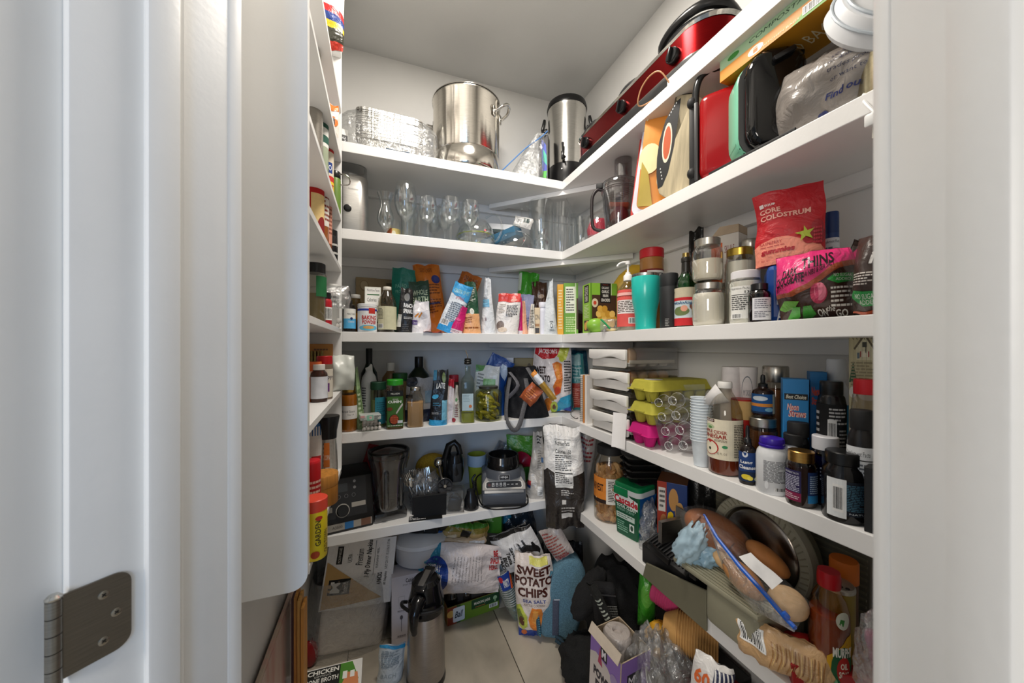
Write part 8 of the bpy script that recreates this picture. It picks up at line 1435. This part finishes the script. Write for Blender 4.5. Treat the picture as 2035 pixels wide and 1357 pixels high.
for i in range(6):
    tag(G().ball((0, 0, 0), .008, 'eceae6', 10, 8).build('white_marshmallow'), 'small white candy ball in the clear tub at the rack end', 'candy', 'white candy balls on the rack').location = (-.140+.004*(i % 2), 1.335+.012*(i//2), H+rz['e']+.009+.017*(i % 2)*1.0)
bx('kraft_rack_box', 'brown kraft box at the back of the fifth rack shelf', 'box', (Vector((-.205, 1.36, H+rz['f'])), .09, .165, .001), .04, ('a8743c', 'paper'), [('l', .3, .85, .8, .92, 1, '5a3f24')], off=22)
rb('orange_snack_can', 'orange can with white letters, nearest on the fifth rack shelf', 'can', 'f', 620, 716, .05, CYL, ('d9642c', 'p', .3), X=-.186, lab=(.5, .8, 170, None, [('t', 'Ry', .3, .2, .8, .8, 'e8e0d0')]))
rb('amber_syrup_bottle', 'dark amber bottle with white label on the fifth rack shelf', 'bottle', 'f', 634, 724, .044, PILL, ('3a2016', 'p', .15), (cap(.85, 1, .7), 'e6e2dc'), X=-.165, lab=(.1, .68, 170, 'dddfe6', []))
rb('red_cap_poppy_jar', 'red-capped spice jar with white label behind the amber bottle', 'spice jar', 'f', 645, 707, .044, SPICE, ('7a6a5a', 'p'), (cap(.80, 1, .98), RDC), X=-.158, lab=(.05, .7, 170, 'dcd4c4', [('t', 'POPPY', .2, .6, .9, .75, '3a2a4a'), ('r', .2, .2, .6, .5, '6a2c7a')]))
rb('black_cap_dark_spice', 'dark spice jar with ribbed black cap at the back of the fifth rack shelf', 'spice jar', 'f', 626, 684, .05, SPICE, ('4a3a30', 'p'), (cap(.76, 1, .98), ('2a2a2c', 'p', .3)), X=-.215)
for i in range(4): tag(G().box((0, 0, .07), (.006, .02, .14), ('8a7a4a', 'metal', .4), .001).build('brass_strip'), 'thin brass-coloured strip in front of the kraft box', 'strip', 'brass strips on the rack').location = (-.215+.010*i, 1.33, H+rz['f']+.001)
bag('white_grain_bag', 'clear bag of white grains bulging off the rack end', 'bag', (Vector((-.125, 1.375, H+rz['f']+.001)), .075, .125, .001), .06, ('dfe3dc', 'milky', .85), kind='pillow', wr=.01, crimp=False, off=14)
rb('blue_cap_salt_can', 'white can with blue cap, nearest on the lowest rack shelf', 'can', 'g', 625, 838, .056, CYL, ('d9d6d2', 'p', .3), (cap(.82, 1, 1.0), ('1f5a94', 'p', .3)), X=-.186, lab=(.1, .78, 170, 'e0dcd8', [('l', .7, .1, 1, .9, 9, '4a4a4a'), ('r', .3, .5, .6, .65, 'c22a2c'), ('r', .3, .05, .7, .3, '24408a')]))
rb('red_flake_can', 'red can at the near end of the lowest rack shelf', 'can', 'g', 619, 914, .04, CYL, RDC, (cap(.86, 1, .95), ('d01c28', 'p', .3)), X=-.158, lab=(.05, .8, 150, None, [('l', .3, .1, .9, .9, 8, 'e0b0a0')]))
rb('pepper_grinder', 'clear peppercorn grinder with flared black top on the lowest rack shelf', 'grinder', 'g', 652, 826, .054, [(0, 0), (.95, 0), (1, .02), (1, .30), (.85, .74)], ('b9b2aa', 'glass'), ([(0, .70), (.88, .70), (.92, .80), (1.18, .98), (1.15, 1), (0, 1)], BLK), X=-.150, fill=(.24, ('2e2a26', 'bread')), lab=(.34, .66, 90, None, [('r', 0, 0, .4, 1, 'c9702c'), ('t', 'CORN', .05, .3, .4, .5, 'e9e0d0')]))
rb('brown_spice_jar', 'brown-labelled spice jar at the far end of the lowest rack shelf', 'spice jar', 'g', 667, 850, .04, SPICE, ('8a4a24', 'p', .2), (cap(.84, 1, .95), BLK), X=-.155, lab=(.1, .7, 170, 'b5622c', [('l', .3, .2, .9, .8, 5, 'e0d0c0')]))
rb('wooden_salt_box', 'round honey-coloured wooden salt box with lid on the lowest rack shelf', 'salt box', 'g', 641, 940, .078, [(0, 0), (.97, 0), (1, .02), (1, .60)], ('b5772c', 'wood'), ([(0, .60), (.99, .60), (1.02, .63), (1.02, .97), (.98, 1), (0, 1)], ('c4853a', 'wood')), X=-.152)
rb('yellow_red_lid_can', 'yellow can with red lid at the bottom near end of the rack', 'can', 'g', 626, 988, .046, CYL, ('e0c41c', 'p', .3), (cap(.80, 1, 1.02), ('e04a34', 'p', .3)), X=-.128, lab=(.02, .78, 170, None, [('e', .5, .9, .1, .05, 'b8301c'), ('t', 'GARDEN', .4, .3, .55, .85, '4a3a1c', {'r': 90, 'b': .02}), ('t', 'OLD TOWN', .65, .1, .8, .6, '5a451c', {'r': 90}), ('e', .4, .12, .12, .08, 'a8401c')]))
